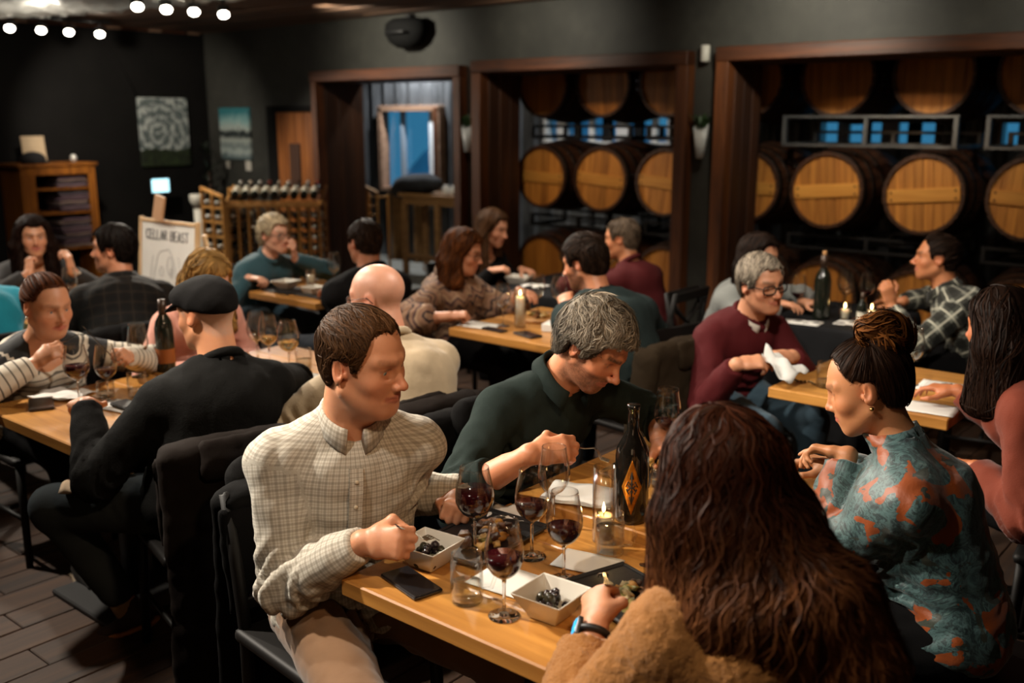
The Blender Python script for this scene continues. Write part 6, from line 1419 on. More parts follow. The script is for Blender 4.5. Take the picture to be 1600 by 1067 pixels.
cloth_table(-4.10, -3.45, 4.62, 5.62, 'black draped table below the narrow barrel bay'); cloth_table(-2.30, -1.72, 4.78, 5.55, 'black draped table below the wide barrel bay')

CHW = flat('black_chair_wood', (.006, .005, .0045, 1), .55, spec=.22, var=.3)
def chair_tree():
    e = empty('dining_chair')
    v_, q_ = sdf_mesh([rbox((0, 0, .445), (.195, .20, .006), r=.010)], .02); link('seat', np_mesh('seat', v_, q_), CHW, e)
    for s_ in (-1, 1):
        MB().tube([(.17, s_ * .175, .44), (.185, s_ * .185, 0)], [.019, .015], 8).build('leg', CHW, e)
        MB().tube([(-.20, s_ * .175, 0), (-.19, s_ * .175, .44), (-.212, s_ * .18, .64), (-.25, s_ * .18, .82)], [.015, .019, .018, .015], 8).build('back_post', CHW, e)
        MB().tube([(.178, s_ * .18, .2), (-.195, s_ * .175, .2)], .010, 6).build('stretcher', CHW, e)
        MB().tube([(-.205, s_ * .17, .52), (-.24, -s_ * .17, .75)], .009, 6).build('cross_slat', CHW, e)
    MB().box((-.247, 0, .795), (.022, .37, .06), ry=-.2, bev=.006).build('top_rail', CHW, e); MB().box((-.203, 0, .52), (.018, .35, .035), bev=.004).build('lower_rail', CHW, e)
    MB().tube([(.0, -.17, .2), (.0, .17, .2)], .010, 6).build('stretcher', CHW, e); return e
ch0 = chair_tree(); _first = [True]
def chair(p, yaw, label, dx=-.02):
    a = math.radians(yaw); o = ch0 if _first[0] else copy_tree(ch0); _first[0] = False
    o.location = (p.P[0] + math.cos(a) * dx, p.P[1] + math.sin(a) * dx, 0); o.rotation_euler = (0, 0, a); 
    if 'label' in o: del o['label']
    return tag(o, label, 'chair', 'black wooden dining chairs')
for p_, yw, lb in ((p1, -6, 'black wooden chair under the man in the check shirt'), (p2, -4, 'black wooden chair of the man bending over his plate'), (p3, 168, 'black wooden chair under the woman in the tan fleece'), (p4, 186, 'black wooden chair under the patterned blouse woman'), (p5, 165, 'black wooden chair of the flat cap man, a dark coat over it'), (p6, 0, 'black wooden chair with splayed legs under the striped top woman'), (p7, 172, 'black wooden chair of the bald man'), (p8, 0, 'black wooden chair of the blonde woman in pink'), (p9, 0, 'black wooden chair of the teal sweater woman'), (p10, 175, 'black wooden chair of the man in the black jacket'), (p11, 0, 'black wooden chair of the shawl woman'), (p12, 172, 'black wooden chair of the hooded top man, a jacket over it'), (p13, 0, 'black wooden chair of the long haired woman in black'), (p14, 180, 'black wooden chair of the man in the dark red sweater'), (p15, -12, 'black wooden chair of the burgundy sweater man'), (p16, 0, 'black wooden chair of the woman in pale grey'), (p17, 190, 'black wooden chair of the flannel shirt man'), (p18, 186, 'black wooden chair of the rust shirt woman'), (p19, -8, 'black wooden chair of the laughing woman'), (p20, 165, 'black wooden chair of the man in the black plaid shirt'), (p21, 178, 'black wooden chair of the person in turquoise')):
    chair(p_, yw, lb)

def coat(p, yaw, mat, label, top=.92, bottom=.12, w_=.25, th=.045, seed=0., sleeve=True, amp=.016, lean=.0, hood=False, step=.016, off=0.0, marks=None):
    """a coat hung over a chair back: shoulders on the rail, body and sleeves hanging behind and at the sides"""
    a = math.radians(yaw); f = V((math.cos(a), math.sin(a), 0)); l = V((-f[1], f[0], 0)); up = V((0, 0, 1.)); B = V((p.P[0], p.P[1], 0)) - f * (.30 + off)
    R = np.stack([l, f, up], 1); c_ = V((p.P[0], p.P[1], 0)); parts = {}
    parts['coat'] = [ecap(B + up * top - l * w_ * .8 + f * .02, B + up * top + l * w_ * .8 + f * .02, f, .045, .024, s=.03), ecap(B + up * (top - .02), B - f * .03 + up * bottom, l, w_, th, w_ * 1.02, th * 1.15, s=.05)]
    parts['lapel'] = []; parts['sleeve'] = []
    for q in (1, -1):
        if sleeve: parts['sleeve'].append([ecap(B + up * (top - .02) + l * q * w_ * .92 + f * .02, B + l * q * (w_ + .015) + f * .05 + up * max(bottom + .12, .28), f, .07, .045, .055, .04, s=.035)])
        parts['lapel'].append([ecap(B + up * (top - .03) + l * q * w_ * .7 + f * .04, B + l * q * w_ * .75 + f * .055 + up * (top - .30), l, .07, .02, .05, .02, s=.03)])
    parts['hood' if hood else 'collar'] = [[ecap(B + up * (top + .01) - l * .08 - f * .05, B + up * (top + .01) + l * .08 - f * .05, up, .07, .05, s=.04)] if hood else [ecap(B + up * (top + .005) - l * .09 - f * .03, B + up * (top + .005) + l * .09 - f * .03, up, .035, .022, s=.03), ecap(B + up * (top - .05) - l * .10 - f * .055, B + up * (top - .05) + l * .10 - f * .055, up, .04, .016, s=.03)]]
    o = None
    for nm, groups in parts.items():
        for P in (groups if nm != 'coat' else [groups]):
            P = list(P) + [fnp(lambda X, Y, Z: (bottom - Z) + 0 * (X + Y), 'i', .012)]
            v_, q_ = sdf_mesh(P, step); n_ = vnormals(v_, q_); u_ = (v_ - B) @ l; z_ = v_[:, 2]; X_ = np.stack([u_ * 16, z_ * 3.0, (v_ - B) @ f * 8], 1) + seed
            d = amp * (1.4 * np.abs(pnoise(X_)) - .3) * np.clip((top + .03 - z_) * 3, .25, 1) + amp * .45 * pnoise(v_ * 22 + seed); v_ = v_ + n_ * d[:, None]
            if o is None: o = link('coat', np_mesh('coat', v_ - c_, q_), mat, loc=tuple(c_), label=label, cat='coat')
            else: link(nm, np_mesh(nm, v_ - c_, q_), mat, o)
    return o, B, f, l
CBLK = cloth('coat_black', (.0045, .0042, .0042, 1), bump=.35); CBRN = cloth('coat_dark_brown', (.0090, .0066, .0056, 1), bump=.3); COLV = cloth('coat_olive', '#2b2218', bump=.6)
coat(p5, 165, CBRN, 'long dark coat hanging over the chair of the flat cap man', top=.815, bottom=.06, w_=.225, th=.045, seed=2., step=.014, sleeve=False)
o, B, f, l = coat(p1, -6, CBLK, 'black jacket with small white marks over the chair of the check shirt man', top=.80, bottom=.10, w_=.205, th=.045, seed=5., hood=True, step=.014, sleeve=False)
for (du, z) in ((.10, .74), (-.06, .46)):
    mk = MB(); c_ = V((p1.P[0], p1.P[1], 0)); b_ = B - f * .090 + l * du + V((0, 0, z)) - c_
    for k in (-1, 1): mk.tube([b_ + l * .009 * math.cos(t_) + V((0, 0, k * .007 + k * .007 * math.sin(t_))) for t_ in np.linspace(PI, 2 * PI, 9)] if k > 0 else [b_ + l * .009 * math.cos(t_) + V((0, 0, -.007 + .007 * math.sin(t_))) for t_ in np.linspace(0, PI, 9)], .0016, 5)
    mk.build('emblem', flat('emblem_pale', '#9a978f', .6), o)
coat(p7, 172, CBLK, 'black coat bunched over the chair of the bald man', top=.82, bottom=.2, w_=.25, th=.045, seed=7., hood=True)
coat(p2, -4, CBRN, 'dark jacket over the chair of the man bending over his plate', top=.82, bottom=.2, w_=.22, th=.04, seed=9.)
coat(p12, 172, COLV, 'quilted olive brown jacket over the chair of the hooded top man', top=.82, bottom=.22, w_=.25, th=.055, seed=11., amp=.022)
coat(p4, 186, CBLK, 'black coat over the chair of the patterned blouse woman', top=.62, bottom=.06, w_=.24, th=.05, seed=13.)
coat(p20, 165, CBLK, 'black coat over the chair of the man in the black plaid shirt', top=.80, bottom=.2, w_=.25, th=.05, seed=15.)
coat(p18, 186, CBLK, 'black coat over the chair of the rust shirt woman', top=.66, bottom=.10, w_=.24, th=.05, seed=17.)
# pale napkin lying on the lap of the flat cap man
k_ = p5.K[1]; h_ = p5.H[1]; P_ = []; t_ = k_ + (h_ - k_) * .38; ax = unit(h_ - k_)
v_ = []; nx, ny = 12, 8; w2 = unit(np.cross(ax, (0, 0, 1)))
for i in range(nx + 1):
    for j in range(ny + 1):
        u = (i / nx - .5) * .22; w3 = (j / ny - .5) * .15; a_ = w3 / .098; r_ = .098 + .004 * math.sin(i * 1.9 + j) + .004; v_.append(t_ + ax * (u + .01 * math.sin(j)) + w2 * r_ * math.sin(a_) + V((0, 0, 1)) * r_ * math.cos(a_) * .98)
qd = [(i * (ny + 1) + j, i * (ny + 1) + j + 1, (i + 1) * (ny + 1) + j + 1, (i + 1) * (ny + 1) + j) for i in range(nx) for j in range(ny)]
NAPK = cloth('napkin_cream', '#b39a7e', bs=300, bump=.1)
def thin(name, v, f, mat, th=.003, **kw):
    o = link(name, pymesh(name, v, f), mat, smooth=True, **kw); s = o.modifiers.new('thickness', 'SOLIDIFY'); s.thickness = th; s.offset = 0; return o
thin('napkin', v_, qd, NAPK, label='cream napkin on the lap of the flat cap man', cat='napkin')
# ------------------------------------------------------------------ things on the tables
GLS = glass('wine_glass_clear'); SLATE = flat('black_slate', (.011, .011, .012, 1), .5, var=.3, bump=.1); SOLIDG = NT('solid_glass'); SOLIDG.set(Base_Color=(1, 1, 1, 1), Roughness=.0, Transmission_Weight=1.0, IOR=1.46); SOLIDG = SOLIDG.m; PORC = flat('white_porcelain', '#cdc9c0', .22, var=.04); PAPER = flat('paper_white', '#d3d0ca', .75, var=.05)
WINE = NT('red_wine'); WINE.set(Base_Color=(.030, .0025, .004, 1), Roughness=.06, Transmission_Weight=.15, IOR=1.34, Specular_IOR_Level=.5); WINE = WINE.m
WATER = glass('water', (.88, .90, .88, 1), ior=1.33); WHW = NT('white_wine'); WHW.set(Base_Color=(.75, .55, .22, 1), Roughness=.03, Transmission_Weight=.9, IOR=1.34); WHW = WHW.m
PH = flat('phone_black', (.008, .008, .010, 1), .18, spec=.6)
def bowl_r(z, R, h):   # outer radius of the glass bowl
    return np.interp(z, [0, .006, .016, .030, .046, .062, .085, .112, .130], [.004, .016, .028, .037, .0415, .042, .039, .0335, .031]) * R / .042
_gm = {}
def wineglass(x, y, label, level=.0, z=.75, R=.042, H=.215, grp='wine glasses', wine=None, n=20):
    hb = H - .130; e = empty('wine_glass', (x, y, z + .0012), label=label, cat='glass', group=grp); k = (R, H, n)
    if k not in _gm:
        zs = [0, .003, .006, .011, .016, .023, .030, .038, .046, .054, .062, .074, .085, .100, .112, .122, .130]
        prof = [(.001, 0), (.034, .0), (.0345, .0015), (.030, .003), (.012, .0055), (.0045, .012), (.0036, .03), (.0036, hb - .012), (.005, hb - .003)] + [(float(bowl_r(q, R, H)), hb + q) for q in zs[1:]]
        prof += [(float(bowl_r(q, R, H)) - (.0011 if q < .128 else .0008), hb + q + (.0 if q > .01 else .0022)) for q in zs[::-1][:-1]] + [(.0008, hb + .0045)]
        b_ = MB().lathe(prof[8:], n, cap0=False, cap1=False).mesh('glass'); b_.materials.append(GLS); s_ = MB().lathe(prof[:9], n, cap0=False, cap1=True).mesh('stem'); s_.materials.append(SOLIDG); _gm[k] = (b_, s_)
    for nm, me in zip(('glass_bowl', 'stem'), _gm[k]): o = bpy.data.objects.new(nm, me); COL.objects.link(o); o.parent = e
    if level > 0:
        zs = np.linspace(.0065, level, 8); pr = [(.001, hb + .0062)] + [(float(bowl_r(q, R, H)) - .0008, hb + q) for q in zs] + [(.001, hb + level)]
        MB().lathe(pr, n, cap0=False, cap1=False).build('wine', wine or WINE, e)
    return e
def tumbler(x, y, label, z=.75, r=.036, h=.105, fill=.055, handle=None, liquid=None, name='tumbler'):
    e = empty(name, (x, y, z + .0012), label=label, cat='glass'); m = MB().lathe([(.001, 0), (r * .92, 0), (r, .006), (r, h - .02), (r * .93, h - .014), (r * .95, h), (r * .95 - .0022, h), (r * .93 - .0022, h - .014), (r - .0025, h - .022), (r - .0028, .009), (.001, .007)], 22, cap0=False, cap1=False)
    if handle is not None:
        a = handle; d = V((math.cos(a), math.sin(a), 0)); m.tube([d * (r - .001) + V((0, 0, h * .78)), d * (r + .020) + V((0, 0, h * .80)), d * (r + .028) + V((0, 0, h * .55)), d * (r + .018) + V((0, 0, h * .28)), d * (r - .001) + V((0, 0, h * .25))], .0045, 8)
    m.build('glass', GLS, e)
    if fill: MB().lathe([(.001, .0072), (r - .0032, .0095), (r - .0029, fill), (.001, fill)], 22, cap0=False, cap1=False).build('drink', liquid or WATER, e)
    return e
def square_bowl(x, y, label, z=.75, s=.062, b=.034, h=.058, rz=0., fill=None, fr=None):
    e = empty('square_bowl', (x, y, z), rz=rz, label=label, cat='bowl'); vs = []; t_ = .0045
    R_ = [(b * .9, 0), (b, .003), (s, h), (s + .001, h + .002), (s - t_ + .001, h + .002), (s - t_ - .001, h - .002), (b - t_ * .5, .008)]
    for r, zz in R_:
        for a, c in ((-1, -1), (1, -1), (1, 1), (-1, 1)): vs.append((a * r, c * r, zz))
    n = len(R_); fs = [(4 * i + j, 4 * i + (j + 1) % 4, 4 * i + 4 + (j + 1) % 4, 4 * i + 4 + j) for i in range(n - 1) for j in range(4)] + [(3, 2, 1, 0), tuple(4 * (n - 1) + j for j in range(4))]
    o = MB().add(vs, fs).build('bowl', PORC, e); bv = o.modifiers.new('edge', 'BEVEL'); bv.width = .0022; bv.segments = 2
    if fill is not None:
        r2 = random.Random(int(abs(x) * 1000))
        for k in range(30):
            q = V((r2.uniform(-1, 1), r2.uniform(-1, 1))) * b * .92; zz = .014 + r2.random() * .024 * (1.3 - abs(q[0]) / b * .6); rr_ = r2.uniform(.008, .012)
            v_, q_ = _olive; o = bpy.data.objects.new('olive', fill[k % len(fill)]); COL.objects.link(o); o.parent = e; o.location = (q[0], q[1], zz); o.scale = (rr_ * 1.25, rr_, rr_); o.rotation_euler = (r2.random() * 3, r2.random() * 3, r2.random() * 3)
    return e
_om = []
for i, (c, ro) in enumerate((((.012, .008, .010, 1), .18), ((.022, .012, .014, 1), .25), ((.030, .026, .012, 1), .3))):
    m = MB().ball((0, 0, 0), 1.0, 7); m.v = [tuple(V(v) * (1 + .12 * math.sin(5 * v[0] + i) * math.cos(4 * v[1]))) for v in m.v]; me = m.mesh('olive'); me.materials.append(flat('olive_%d' % i, c, ro)); _om.append(me)
_olive = (None, None)
def slate(x, y, sx, sy, rz, label, z=.75):
    e = empty('slate_plate', (x, y, z), rz=rz, label=label, cat='plate')
    MB().box((0, 0, .006), (sx * .93, sy * .93, .010), bev=.003).build('plate', SLATE, e)
    for a in (-1, 1): MB().box((a * sx * .475, 0, .011), (sx * .06, sy, .008), ry=-a * .35, bev=.003).build('rim', SLATE, e); MB().box((0, a * sy * .475, .011), (sx * .92, sy * .06, .008), rx=a * .35, bev=.003).build('rim', SLATE, e)
    return e
FD = [flat('roast_%d' % i, c, .35, var=.35, vscale=60, bump=.5, bscale=180) for i, c in enumerate(('#b9802c', '#d0a45c', '#7c4c1e', '#d8c08c', '#4a2e16', '#7d7436'))]
_fm = []
for i in range(6):
    m = MB().ball((0, 0, 0), 1.0, 7); rr2 = np.random.RandomState(i); fr_ = rr2.normal(size=(3, 3)) * 1.7
    m.v = [tuple(V(v) * (1 + .22 * math.sin(fr_[0] @ V(v) * 1.6 + i) + .12 * math.sin(fr_[1] @ V(v) * 3))) for v in m.v]; me = m.mesh('morsel'); me.materials.append(FD[i]); _fm.append(me)
def food(x, y, z, rx, ry, n, label, seed=1, sz=.014):
    e = empty('plated_food', (x, y, z), label=label, cat='food'); r2 = random.Random(seed)
    for k in range(n):
        a = r2.random() * 6.28; q = math.sqrt(r2.random()); s_ = r2.uniform(.65, 1.15) * sz; o = bpy.data.objects.new('morsel', _fm[r2.randrange(6)]); COL.objects.link(o); o.parent = e
        o.location = (q * rx * math.cos(a), q * ry * math.sin(a), s_ * .55 + (1 - q) * sz * 1.2 * r2.random()); o.scale = (s_ * r2.uniform(.9, 1.7), s_, s_ * .7); o.rotation_euler = (r2.uniform(-.5, .5), r2.uniform(-.5, .5), r2.random() * 6)
    return e
def paper(x, y, sx, sy, rz, label, z=.75, folds=.004, cat='napkin', name='napkin', mat=None, seed=0, fold=True):
    nx, ny = 10, 8; vs = [((i / nx - .5) * sx, (j / ny - .5) * sy, .0030 + folds * (.5 + .5 * math.sin(i * 1.3 + seed) * math.cos(j * 1.1 + seed * 2))) for i in range(nx + 1) for j in range(ny + 1)]
    fs = [(i * (ny + 1) + j, (i + 1) * (ny + 1) + j, (i + 1) * (ny + 1) + j + 1, i * (ny + 1) + j + 1) for i in range(nx) for j in range(ny)]
    return thin(name, vs, fs, mat or PAPER, .0012, loc=(x, y, z), rot=(0, 0, rz), label=label, cat=cat)
def phone(x, y, rz, label, z=.75, mat=None, sx=.075, sy=.15):
    e = empty('phone', (x, y, z), rz=rz, label=label, cat='phone'); MB().box((0, 0, .0055), (sx, sy, .009), bev=.003).build('case', mat or PH, e); MB().box((0, 0, .0103), (sx - .006, sy - .006, .0008)).build('screen', PH if mat is None else mat, e); return e
FLAME = NT('flame'); FLAME.set(Base_Color=(1, .6, .2, 1), Emission_Color=(1, .62, .22, 1), Emission_Strength=26); FLAME = FLAME.m
WAX = flat('candle_wax', '#d9cdb4', .5, sss=.4)
def candle(x, y, label, z=.75, r=.028, h=.19, cr=.021, ch=.10, lit=True, holder=True, power=.6):
    e = empty('candle', (x, y, z + .0012), label=label, cat='candle')
    if holder: MB().lathe([(.001, 0), (r * .98, 0), (r, .004), (r, h), (r - .002, h), (r - .0022, .008), (.001, .007)], 22, cap0=False, cap1=False).build('glass_holder', GLS, e)
    b = .0085 if holder else 0
    MB().lathe([(.001, b), (cr, b), (cr, b + ch), (cr * .8, b + ch - .002), (.001, b + ch - .004)], 18, cap0=False, cap1=False).build('wax', WAX, e); MB().tube([(0, 0, b + ch - .004), (.001, 0, b + ch + .008)], .0012, 5).build('wick', PH, e)
    if lit:
        MB().lathe([(.0008, b + ch + .006), (.0042, b + ch + .012), (.0045, b + ch + .018), (.002, b + ch + .028), (.0004, b + ch + .034)], 10).build('flame', FLAME, e)
        lamp('candle_light', 'POINT', (x, y, z + b + ch + .02), (x, y, 0), power, (1, .55, .2), .006)
    return e
def bottle(x, y, label, z=.75, s=1.0, foil=3, lab=True, rz=0., tan=False):
    e = empty('wine_bottle', (x, y, z), rz=rz, label=label, cat='bottle'); e.scale = (s, s, s)
    for nm, me in (('glass', wbm), ('foil', fom[foil])): o = bpy.data.objects.new(nm, me); COL.objects.link(o); o.parent = e
    if isinstance(lab, str): MB().lathe([(.0387, .04), (.0387, .10)], 14, cap0=False, cap1=False).build('label', flat('label_orange', lab, .6), e)
    elif lab: o = bpy.data.objects.new('label', lbm); COL.objects.link(o); o.parent = e
    if tan: MB().lathe([(.001, .30), (.010, .30), (.0095, .325), (.001, .326)], 10, cap0=False, cap1=False).build('cork', flat('cork', '#a87b4c', .8), e)
    return e

# nearest table
pl = slate(-1.555, 1.735, .21, .30, .06, 'black rectangular plate of roast food before the check shirt man'); food(-1.53, 1.735, .764, .060, .085, 26, 'golden roast pieces heaped on the rectangular black plate', 3, .016)
square_bowl(-1.555, 1.548, 'white square bowl of black olives under the fork of the check shirt man', rz=.10, fill=_om)
phone(-1.512, 1.447, 1.35, 'black phone lying by the table corner next to the olive bowl')
tumbler(-1.362, 1.470, 'squat glass mug of water beside the black phone', handle=.7, fill=.045, r=.036, h=.112, name='glass_mug')
paper(-1.335, 1.600, .19, .125, .1, 'pale paper lying under the glass mug and the front wine glass', folds=.001, cat='paper', name='menu_sheet')
wineglass(-1.256, 1.471, 'wine glass with a little red wine between the squat glass mug and an olive bowl', .052); wineglass(-1.262, 1.688, 'wine glass with red wine above the pale menu sheet', .046); wineglass(-1.396, 1.738, 'wine glass with red wine behind the roast plate, next to the tall candle glass', .046, H=.22)
wineglass(-1.505, 1.655, 'big wine glass half full of dark red wine before the check shirt man', .075, R=.047, H=.225); wineglass(-1.462, 1.908, 'empty wine glass at the seam of the two front tables', 0., H=.22)
square_bowl(-1.180, 1.535, 'white square bowl of black olives by the wristwatch of the fleece jacket woman', rz=.06, fill=_om)
paper(-1.270, 1.792, .150, .105, .22, 'white menu sheet beside the black square plate', folds=.0008, cat='paper', name='menu_sheet')
paper(-1.585, 1.905, .14, .11, .5, 'crumpled white napkin on the table edge behind the rectangular plate', folds=.012, seed=2)
slate(-1.105, 1.705, .25, .19, -.30, 'black square plate of food before the fleece jacket woman'); food(-1.085, 1.695, .764, .045, .060, 18, 'pale and brown food on the black square plate', 7, .013)
candle(-1.318, 1.925, 'tall glass cylinder with a lit white candle on the front table', r=.028, h=.195, ch=.060, cr=.0235); tumbler(-1.262, 1.872, 'glass mug of water in front of the tall candle glass', r=.035, h=.105, fill=.07, handle=.3, name='glass_mug')
# table behind it
Z2 = .772
b = empty('wine_bottle', (-1.312, 2.040, Z2), rz=math.atan2(-2.04, 1.31), label='dark wine bottle with a gold diamond label', cat='bottle')
MB().lathe([(.001, 0), (.041, .002), (.0430, .012), (.0430, .172), (.040, .195), (.028, .218), (.0165, .240), (.0148, .262), (.0148, .295), (.0165, .296), (.0165, .308), (.001, .309)], 28, cap0=False, cap1=False).build('glass', flat('bottle_front', (.006, .005, .004, 1), .08, spec=.6), b)
def onbottle(a, z, r=.0434): return (r * math.cos(a), r * math.sin(a), z)
GOLD = NT('gold_label'); GOLD.set(Base_Color=GOLD.ramp(GOLD.noise(GOLD.coord('Object'), 30, 4), [(.35, '#8a5212'), (.65, '#d98a28')]), Metallic=.7, Roughness=.38); GOLD = GOLD.m
vs = []; fs = []; nz = 16
for i in range(nz + 1):
    t_ = i / nz; z = .030 + .145 * t_; hw = .60 * (1 - abs(2 * t_ - 1)) + .004
    for j in range(7): vs.append(onbottle(-hw + 2 * hw * j / 6, z))
fs = [(i * 7 + j, i * 7 + j + 1, (i + 1) * 7 + j + 1, (i + 1) * 7 + j) for i in range(nz) for j in range(6)]
thin('label', vs, fs, GOLD, .0006).parent = b
m = MB()
for pts in ([(-.34, .104), (-.2, .118), (-.06, .110), (0, .122), (.06, .110), (.2, .118), (.34, .104)], [(-.30, .098), (-.16, .085), (-.05, .095), (0, .078), (.05, .095), (.16, .085), (.30, .098)], [(-.1, .125), (0, .145), (.1, .125)], [(-.12, .078), (0, .058), (.12, .078)], [(0, .06), (0, .142)], [(-.22, .108), (0, .100), (.22, .108)], [(-.25, .092), (-.1, .102), (.1, .102), (.25, .092)]): m.tube([onbottle(a, z, .0442) for a, z in pts], .0019, 5)
m.build('emblem', flat('label_ink', (.015, .010, .006, 1), .6), b)
wineglass(-1.205, 2.066, 'wine glass with red wine beside the diamond label bottle', .05, z=Z2, H=.22); tumbler(-1.335, 2.235, 'short glass tumbler behind the diamond label bottle', z=Z2, r=.038, h=.085, fill=.04); wineglass(-1.50, 2.52, 'wine glass half hidden behind the diamond label bottle', .03, z=Z2)
paper(-1.50, 2.085, .20, .16, .35, 'white napkin spread on the rear front table beside the candle glass', z=Z2, folds=.010, seed=4); slate(-1.46, 2.36, .22, .22, .1, 'black plate under the fork of the bending man', z=Z2); food(-1.46, 2.36, Z2 + .014, .05, .05, 12, 'food on the plate of the bending man', 9, .013)
square_bowl(-1.20, 2.43, 'white square bowl on the rear front table behind the bottle', z=Z2, rz=.2); slate(-1.10, 2.33, .2, .2, .1, 'black plate before the patterned blouse woman', z=Z2)
# flat cap table
phone(-3.595, 1.588, 1.15, 'phone in a dark marbled case on the flat cap table', mat=NT('x').m if False else flat('marbled_case', '#241a16', .3, var=.8, vscale=40), sx=.085, sy=.165)
paper(-3.66, 1.70, .20, .14, .5, 'white napkin on the table before the striped top woman', folds=.012, seed=5); paper(-3.36, 1.765, .17, .12, .2, 'pale menu sheet by the forearm of the flat cap man', folds=.001, cat='paper', name='menu_sheet')
wineglass(-3.47, 1.672, 'wine glass with red wine in front of the striped top', .055, R=.046, H=.23); wineglass(-3.455, 1.775, 'wine glass with red wine beside the jam jar glass', .04); tumbler(-3.405, 1.865, 'jam jar glass by the sleeve of the flat cap man', r=.036, h=.10, fill=.04); tumbler(-3.52, 1.80, 'low clear tumbler among the glasses of the striped top woman', r=.034, h=.06, fill=.02)
bottle(-3.70, 2.165, 'dark wine bottle with an orange label behind the flat cap man', foil=3, rz=-.6, lab='#8a4a18'); wineglass(-3.70, 2.045, 'wine glass with a little red beside the orange label bottle', .03, H=.22)
MB().box((0, 0, .006), (.11, .07, .012), bev=.004).build('card_holder', BLACK, label='small black case on the pale menu sheet of the flat cap man', cat='case', loc=(-3.33, 1.775, .7555))
# bald man's table
wineglass(-3.56, 2.52, 'empty wine glass next to two with pale wine, beside the flat cap man', .0); wineglass(-3.455, 2.505, 'wine glass with pale wine, middle of three beside the flat cap', .04, wine=WHW); wineglass(-3.26, 2.46, 'tall wine glass with pale wine before the cream sweater', .045, wine=WHW, H=.225, R=.046)
tumbler(-3.30, 2.565, 'clear tumbler behind the tall pale wine glass', r=.035, h=.085, fill=.04); e = empty('dinner_plate', (-3.13, 2.385, .75), label='white plate of food before the cream sweater', cat='plate'); MB().lathe([(.001, 0), (.07, .0), (.115, .014), (.117, .017), (.07, .005), (.001, .004)], 28, cap0=False, cap1=False).build('plate', PORC, e); food(-3.13, 2.385, .756, .055, .05, 16, 'brown and green food on the white plate', 11, .014)
paper(-3.06, 2.56, .16, .12, .9, 'white napkin standing by the sleeve of the cream sweater', folds=.03, seed=6)
# shawl woman's table
candle(-3.135, 3.80, 'tall glass with a lit white candle before the shawl woman', r=.030, h=.20, ch=.15, cr=.022); wineglass(-3.222, 3.768, 'wine glass with a trace of red beside the shawl woman candle', .016, H=.22); wineglass(-3.30, 4.15, 'empty wine glass behind the candle, first of two', 0.); wineglass(-3.17, 4.17, 'empty wine glass behind the candle, nearer the hooded top', 0., R=.046)
paper(-3.32, 3.705, .20, .14, .1, 'white menu sheet under the fist of the shawl woman', folds=.0008, cat='paper', name='menu_sheet'); phone(-3.185, 3.66, 1.5, 'black phone on the corner of the menu sheet of the shawl woman', sx=.05, sy=.14); phone(-2.985, 3.675, 1.3, 'black phone on the table of the hooded top man')
MB().box((0, 0, .02), (.14, .10, .04), rz=.3, bev=.003).build('menu_block', PAPER, label='white stack of menus by the elbow of the hooded top', cat='papers', loc=(-2.94, 3.86, .75))
e = empty('serving_board', (-3.20, 4.03, .75), label='round wooden board of food beyond the shawl woman candle', cat='board'); MB().lathe([(.001, 0), (.125, 0), (.13, .004), (.13, .014), (.125, .016), (.001, .016)], 30, cap0=False, cap1=False).build('board', wood('board_wood', '#8a5a2c', '#b5844a', .5, 0), e); food(-3.20, 4.03, .766, .07, .06, 14, 'brown food on the round wooden board', 13, .014)
# burgundy sweater man's table
m = MB()
for k in range(16): m.ball((.012 * k - .09, .012 * math.sin(k * 1.1), .0055), .0055, 5)
m.build('bead_bracelet', flat('bead_gold', '#6b5230', .3, .4), label='bead bracelet lying on the table corner of the burgundy sweater man', cat='bracelet', loc=(-1.56, 3.70, .75))
tumbler(-1.49, 3.69, 'clear jar glass beside the bead bracelet', r=.035, h=.10, fill=.03); wineglass(-1.24, 3.93, 'empty wine glass between the hair bun and the rust shirt', 0., H=.23); paper(-1.09, 3.64, .22, .15, .1, 'white menu sheet by the rust sleeve, nearer us', folds=.0008, cat='paper', name='menu_sheet'); paper(-1.10, 3.98, .24, .17, .1, 'white menu sheet under the fork, beyond the hair bun', folds=.0008, cat='paper', name='menu_sheet')
fork('fork', (-1.02, 3.90, .757), (-1.14, 4.02, .757), 'fork lying on the white menu sheet by the rust shirt')
# napkin in the hands of the burgundy sweater man
vs = []; nx, ny = 12, 8; a0 = V((-1.735, 3.66, .865)); a1 = V((-1.565, 3.60, .80))
for i in range(nx + 1):
    for j in range(ny + 1): u = i / nx; w_ = j / ny - .5; vs.append(a0 + (a1 - a0) * u + V((.02, .12, .02)) * w_ * (.35 + .9 * u) + V((0, 0, 1)) * (.022 * math.cos(w_ * 9) - .012 * math.sin(i * .9 + j)) )
thin('napkin', vs, [(i * (ny + 1) + j, (i + 1) * (ny + 1) + j, (i + 1) * (ny + 1) + j + 1, i * (ny + 1) + j + 1) for i in range(nx) for j in range(ny)], flat('linen_white', '#b4b2ae', .8), .002, label='white napkin folded in the hands of the burgundy sweater man', cat='napkin')
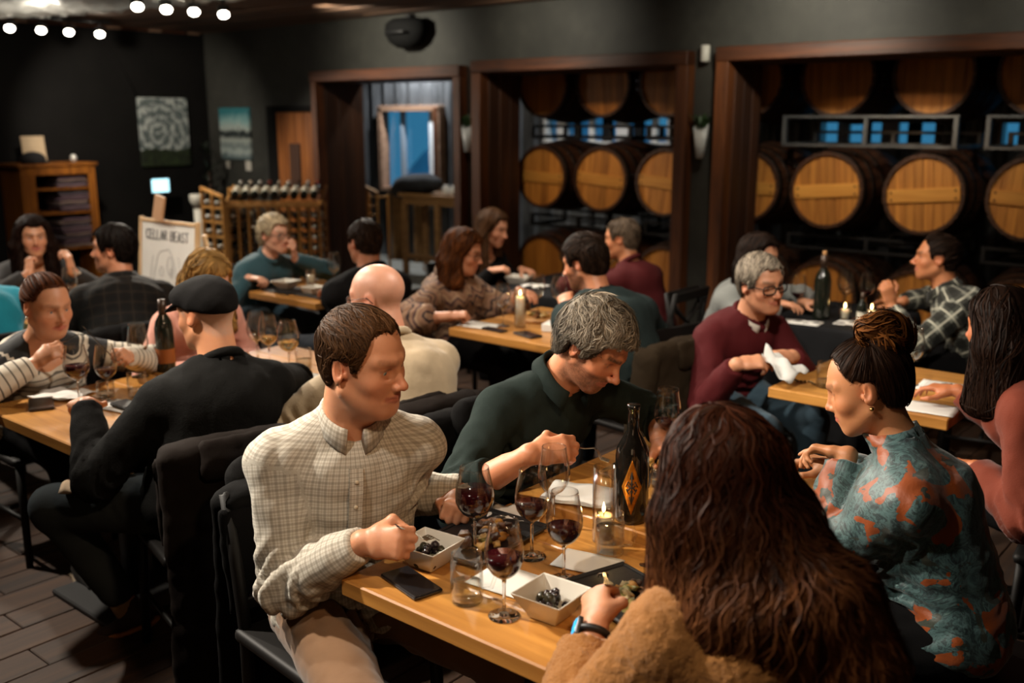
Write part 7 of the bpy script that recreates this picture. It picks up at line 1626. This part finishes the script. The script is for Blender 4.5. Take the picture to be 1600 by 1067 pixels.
# teal sweater woman's table
e = empty('serving_tray', (-4.93, 3.73, .75), label='black tray under the white bowl of the teal sweater woman', cat='tray'); MB().box((0, 0, .005), (.26, .2, .01), bev=.003).build('tray', SLATE, e)
square_bowl(-4.95, 3.74, 'white bowl on the tray before the teal sweater woman', z=.7602, rz=.2, s=.066, b=.036, h=.05); candle(-4.86, 3.86, 'white candle stub before the teal sweater', r=.03, h=.12, ch=.08, lit=False); wineglass(-4.84, 4.03, 'wine glass behind the candle stub of the teal sweater woman', .0); wineglass(-4.58, 4.12, 'wine glass before the black jacket', .0, H=.22)
e = empty('serving_tray', (-4.66, 3.77, .75), label='black tray under the white dish before the black jacket', cat='tray'); MB().box((0, 0, .005), (.26, .22, .01), bev=.003).build('tray', SLATE, e); square_bowl(-4.69, 3.74, 'white dish on the tray before the black jacket', z=.7602, s=.06, b=.045, h=.04); paper(-4.62, 3.86, .2, .12, .1, 'white napkin roll beyond the white dish', z=.7602, folds=.02, seed=9)
# laughing woman's table: a stemmed glass and a bracelet of light
wineglass(-5.42, 2.62, 'wine glass before the laughing woman', .02, H=.22)
# dark draped tables under the barrels
ZD = .748
for i, (x, y, lv, lb) in enumerate(((-3.98, 5.30, 0, 'wine glass at the far edge of the narrow bay table'), (-3.84, 5.36, 0, 'wine glass next to the two candles, far edge of the narrow bay table'), (-3.70, 5.40, 0, 'wine glass beside the red sweater on the narrow bay table'), (-3.78, 5.10, .02, 'wine glass in front of the candles on the narrow bay table'))): wineglass(x, y, lb, lv, z=ZD)
candle(-3.86, 5.20, 'lit white candle on the narrow bay table, taller of two', z=ZD, r=.028, h=.13, ch=.10, power=.5); candle(-3.74, 5.22, 'lit white candle on the narrow bay table, shorter of two', z=ZD, r=.028, h=.11, ch=.07, power=.4)
square_bowl(-4.02, 4.86, 'white bowl before the long haired woman in black', z=ZD, s=.075, b=.045, h=.05, rz=.3); paper(-3.86, 4.83, .16, .10, .2, 'white napkin beside the bowl of the long haired woman', z=ZD, folds=.015, seed=3); MB().lathe([(.001, 0), (.033, .002), (.033, .10), (.028, .112), (.001, .113)], 18, cap0=False, cap1=False).build('salt_pot', PORC, label='white pot on the front of the narrow bay table', cat='pot', loc=(-3.62, 4.85, ZD))
bottle(-2.06, 4.98, 'wine bottle with a tan cork standing before the wide bay', z=ZD, s=1.12, tan=True, lab=False); candle(-1.96, 5.05, 'lit candle beside the corked bottle before the wide bay', z=ZD, r=.03, h=.09, ch=.05, power=.5)
candle(-1.86, 5.16, 'small lit candle behind the corked bottle, nearer the flannel shirt', z=ZD, r=.026, h=.08, ch=.04, power=.25)
for i, (x, y, lv, lb) in enumerate(((-2.22, 5.04, .03, 'wine glass with red wine before the woman in pale grey'), (-2.17, 5.25, 0, 'empty wine glass behind the corked bottle, first of a row'), (-2.06, 5.30, 0, 'empty wine glass behind the corked bottle, second of a row'), (-1.96, 5.34, .03, 'wine glass with a little red behind the corked bottle, beside the flannel shirt'), (-2.12, 5.43, 0, 'empty wine glass at the back of the wide bay table'))): wineglass(x, y, lb, lv, z=ZD)
paper(-1.86, 4.98, .22, .14, .1, 'white menu sheet on the wide bay table before the flannel shirt', z=ZD, folds=.001, cat='paper', name='menu_sheet'); paper(-2.10, 4.84, .2, .12, .1, 'white menu sheet at the front edge of the wide bay table', z=ZD, folds=.001, cat='paper', name='menu_sheet')
bottle(-1.80, 4.86, 'small dark bottle with a white label on the wide bay table', z=ZD, s=.62, foil=3)
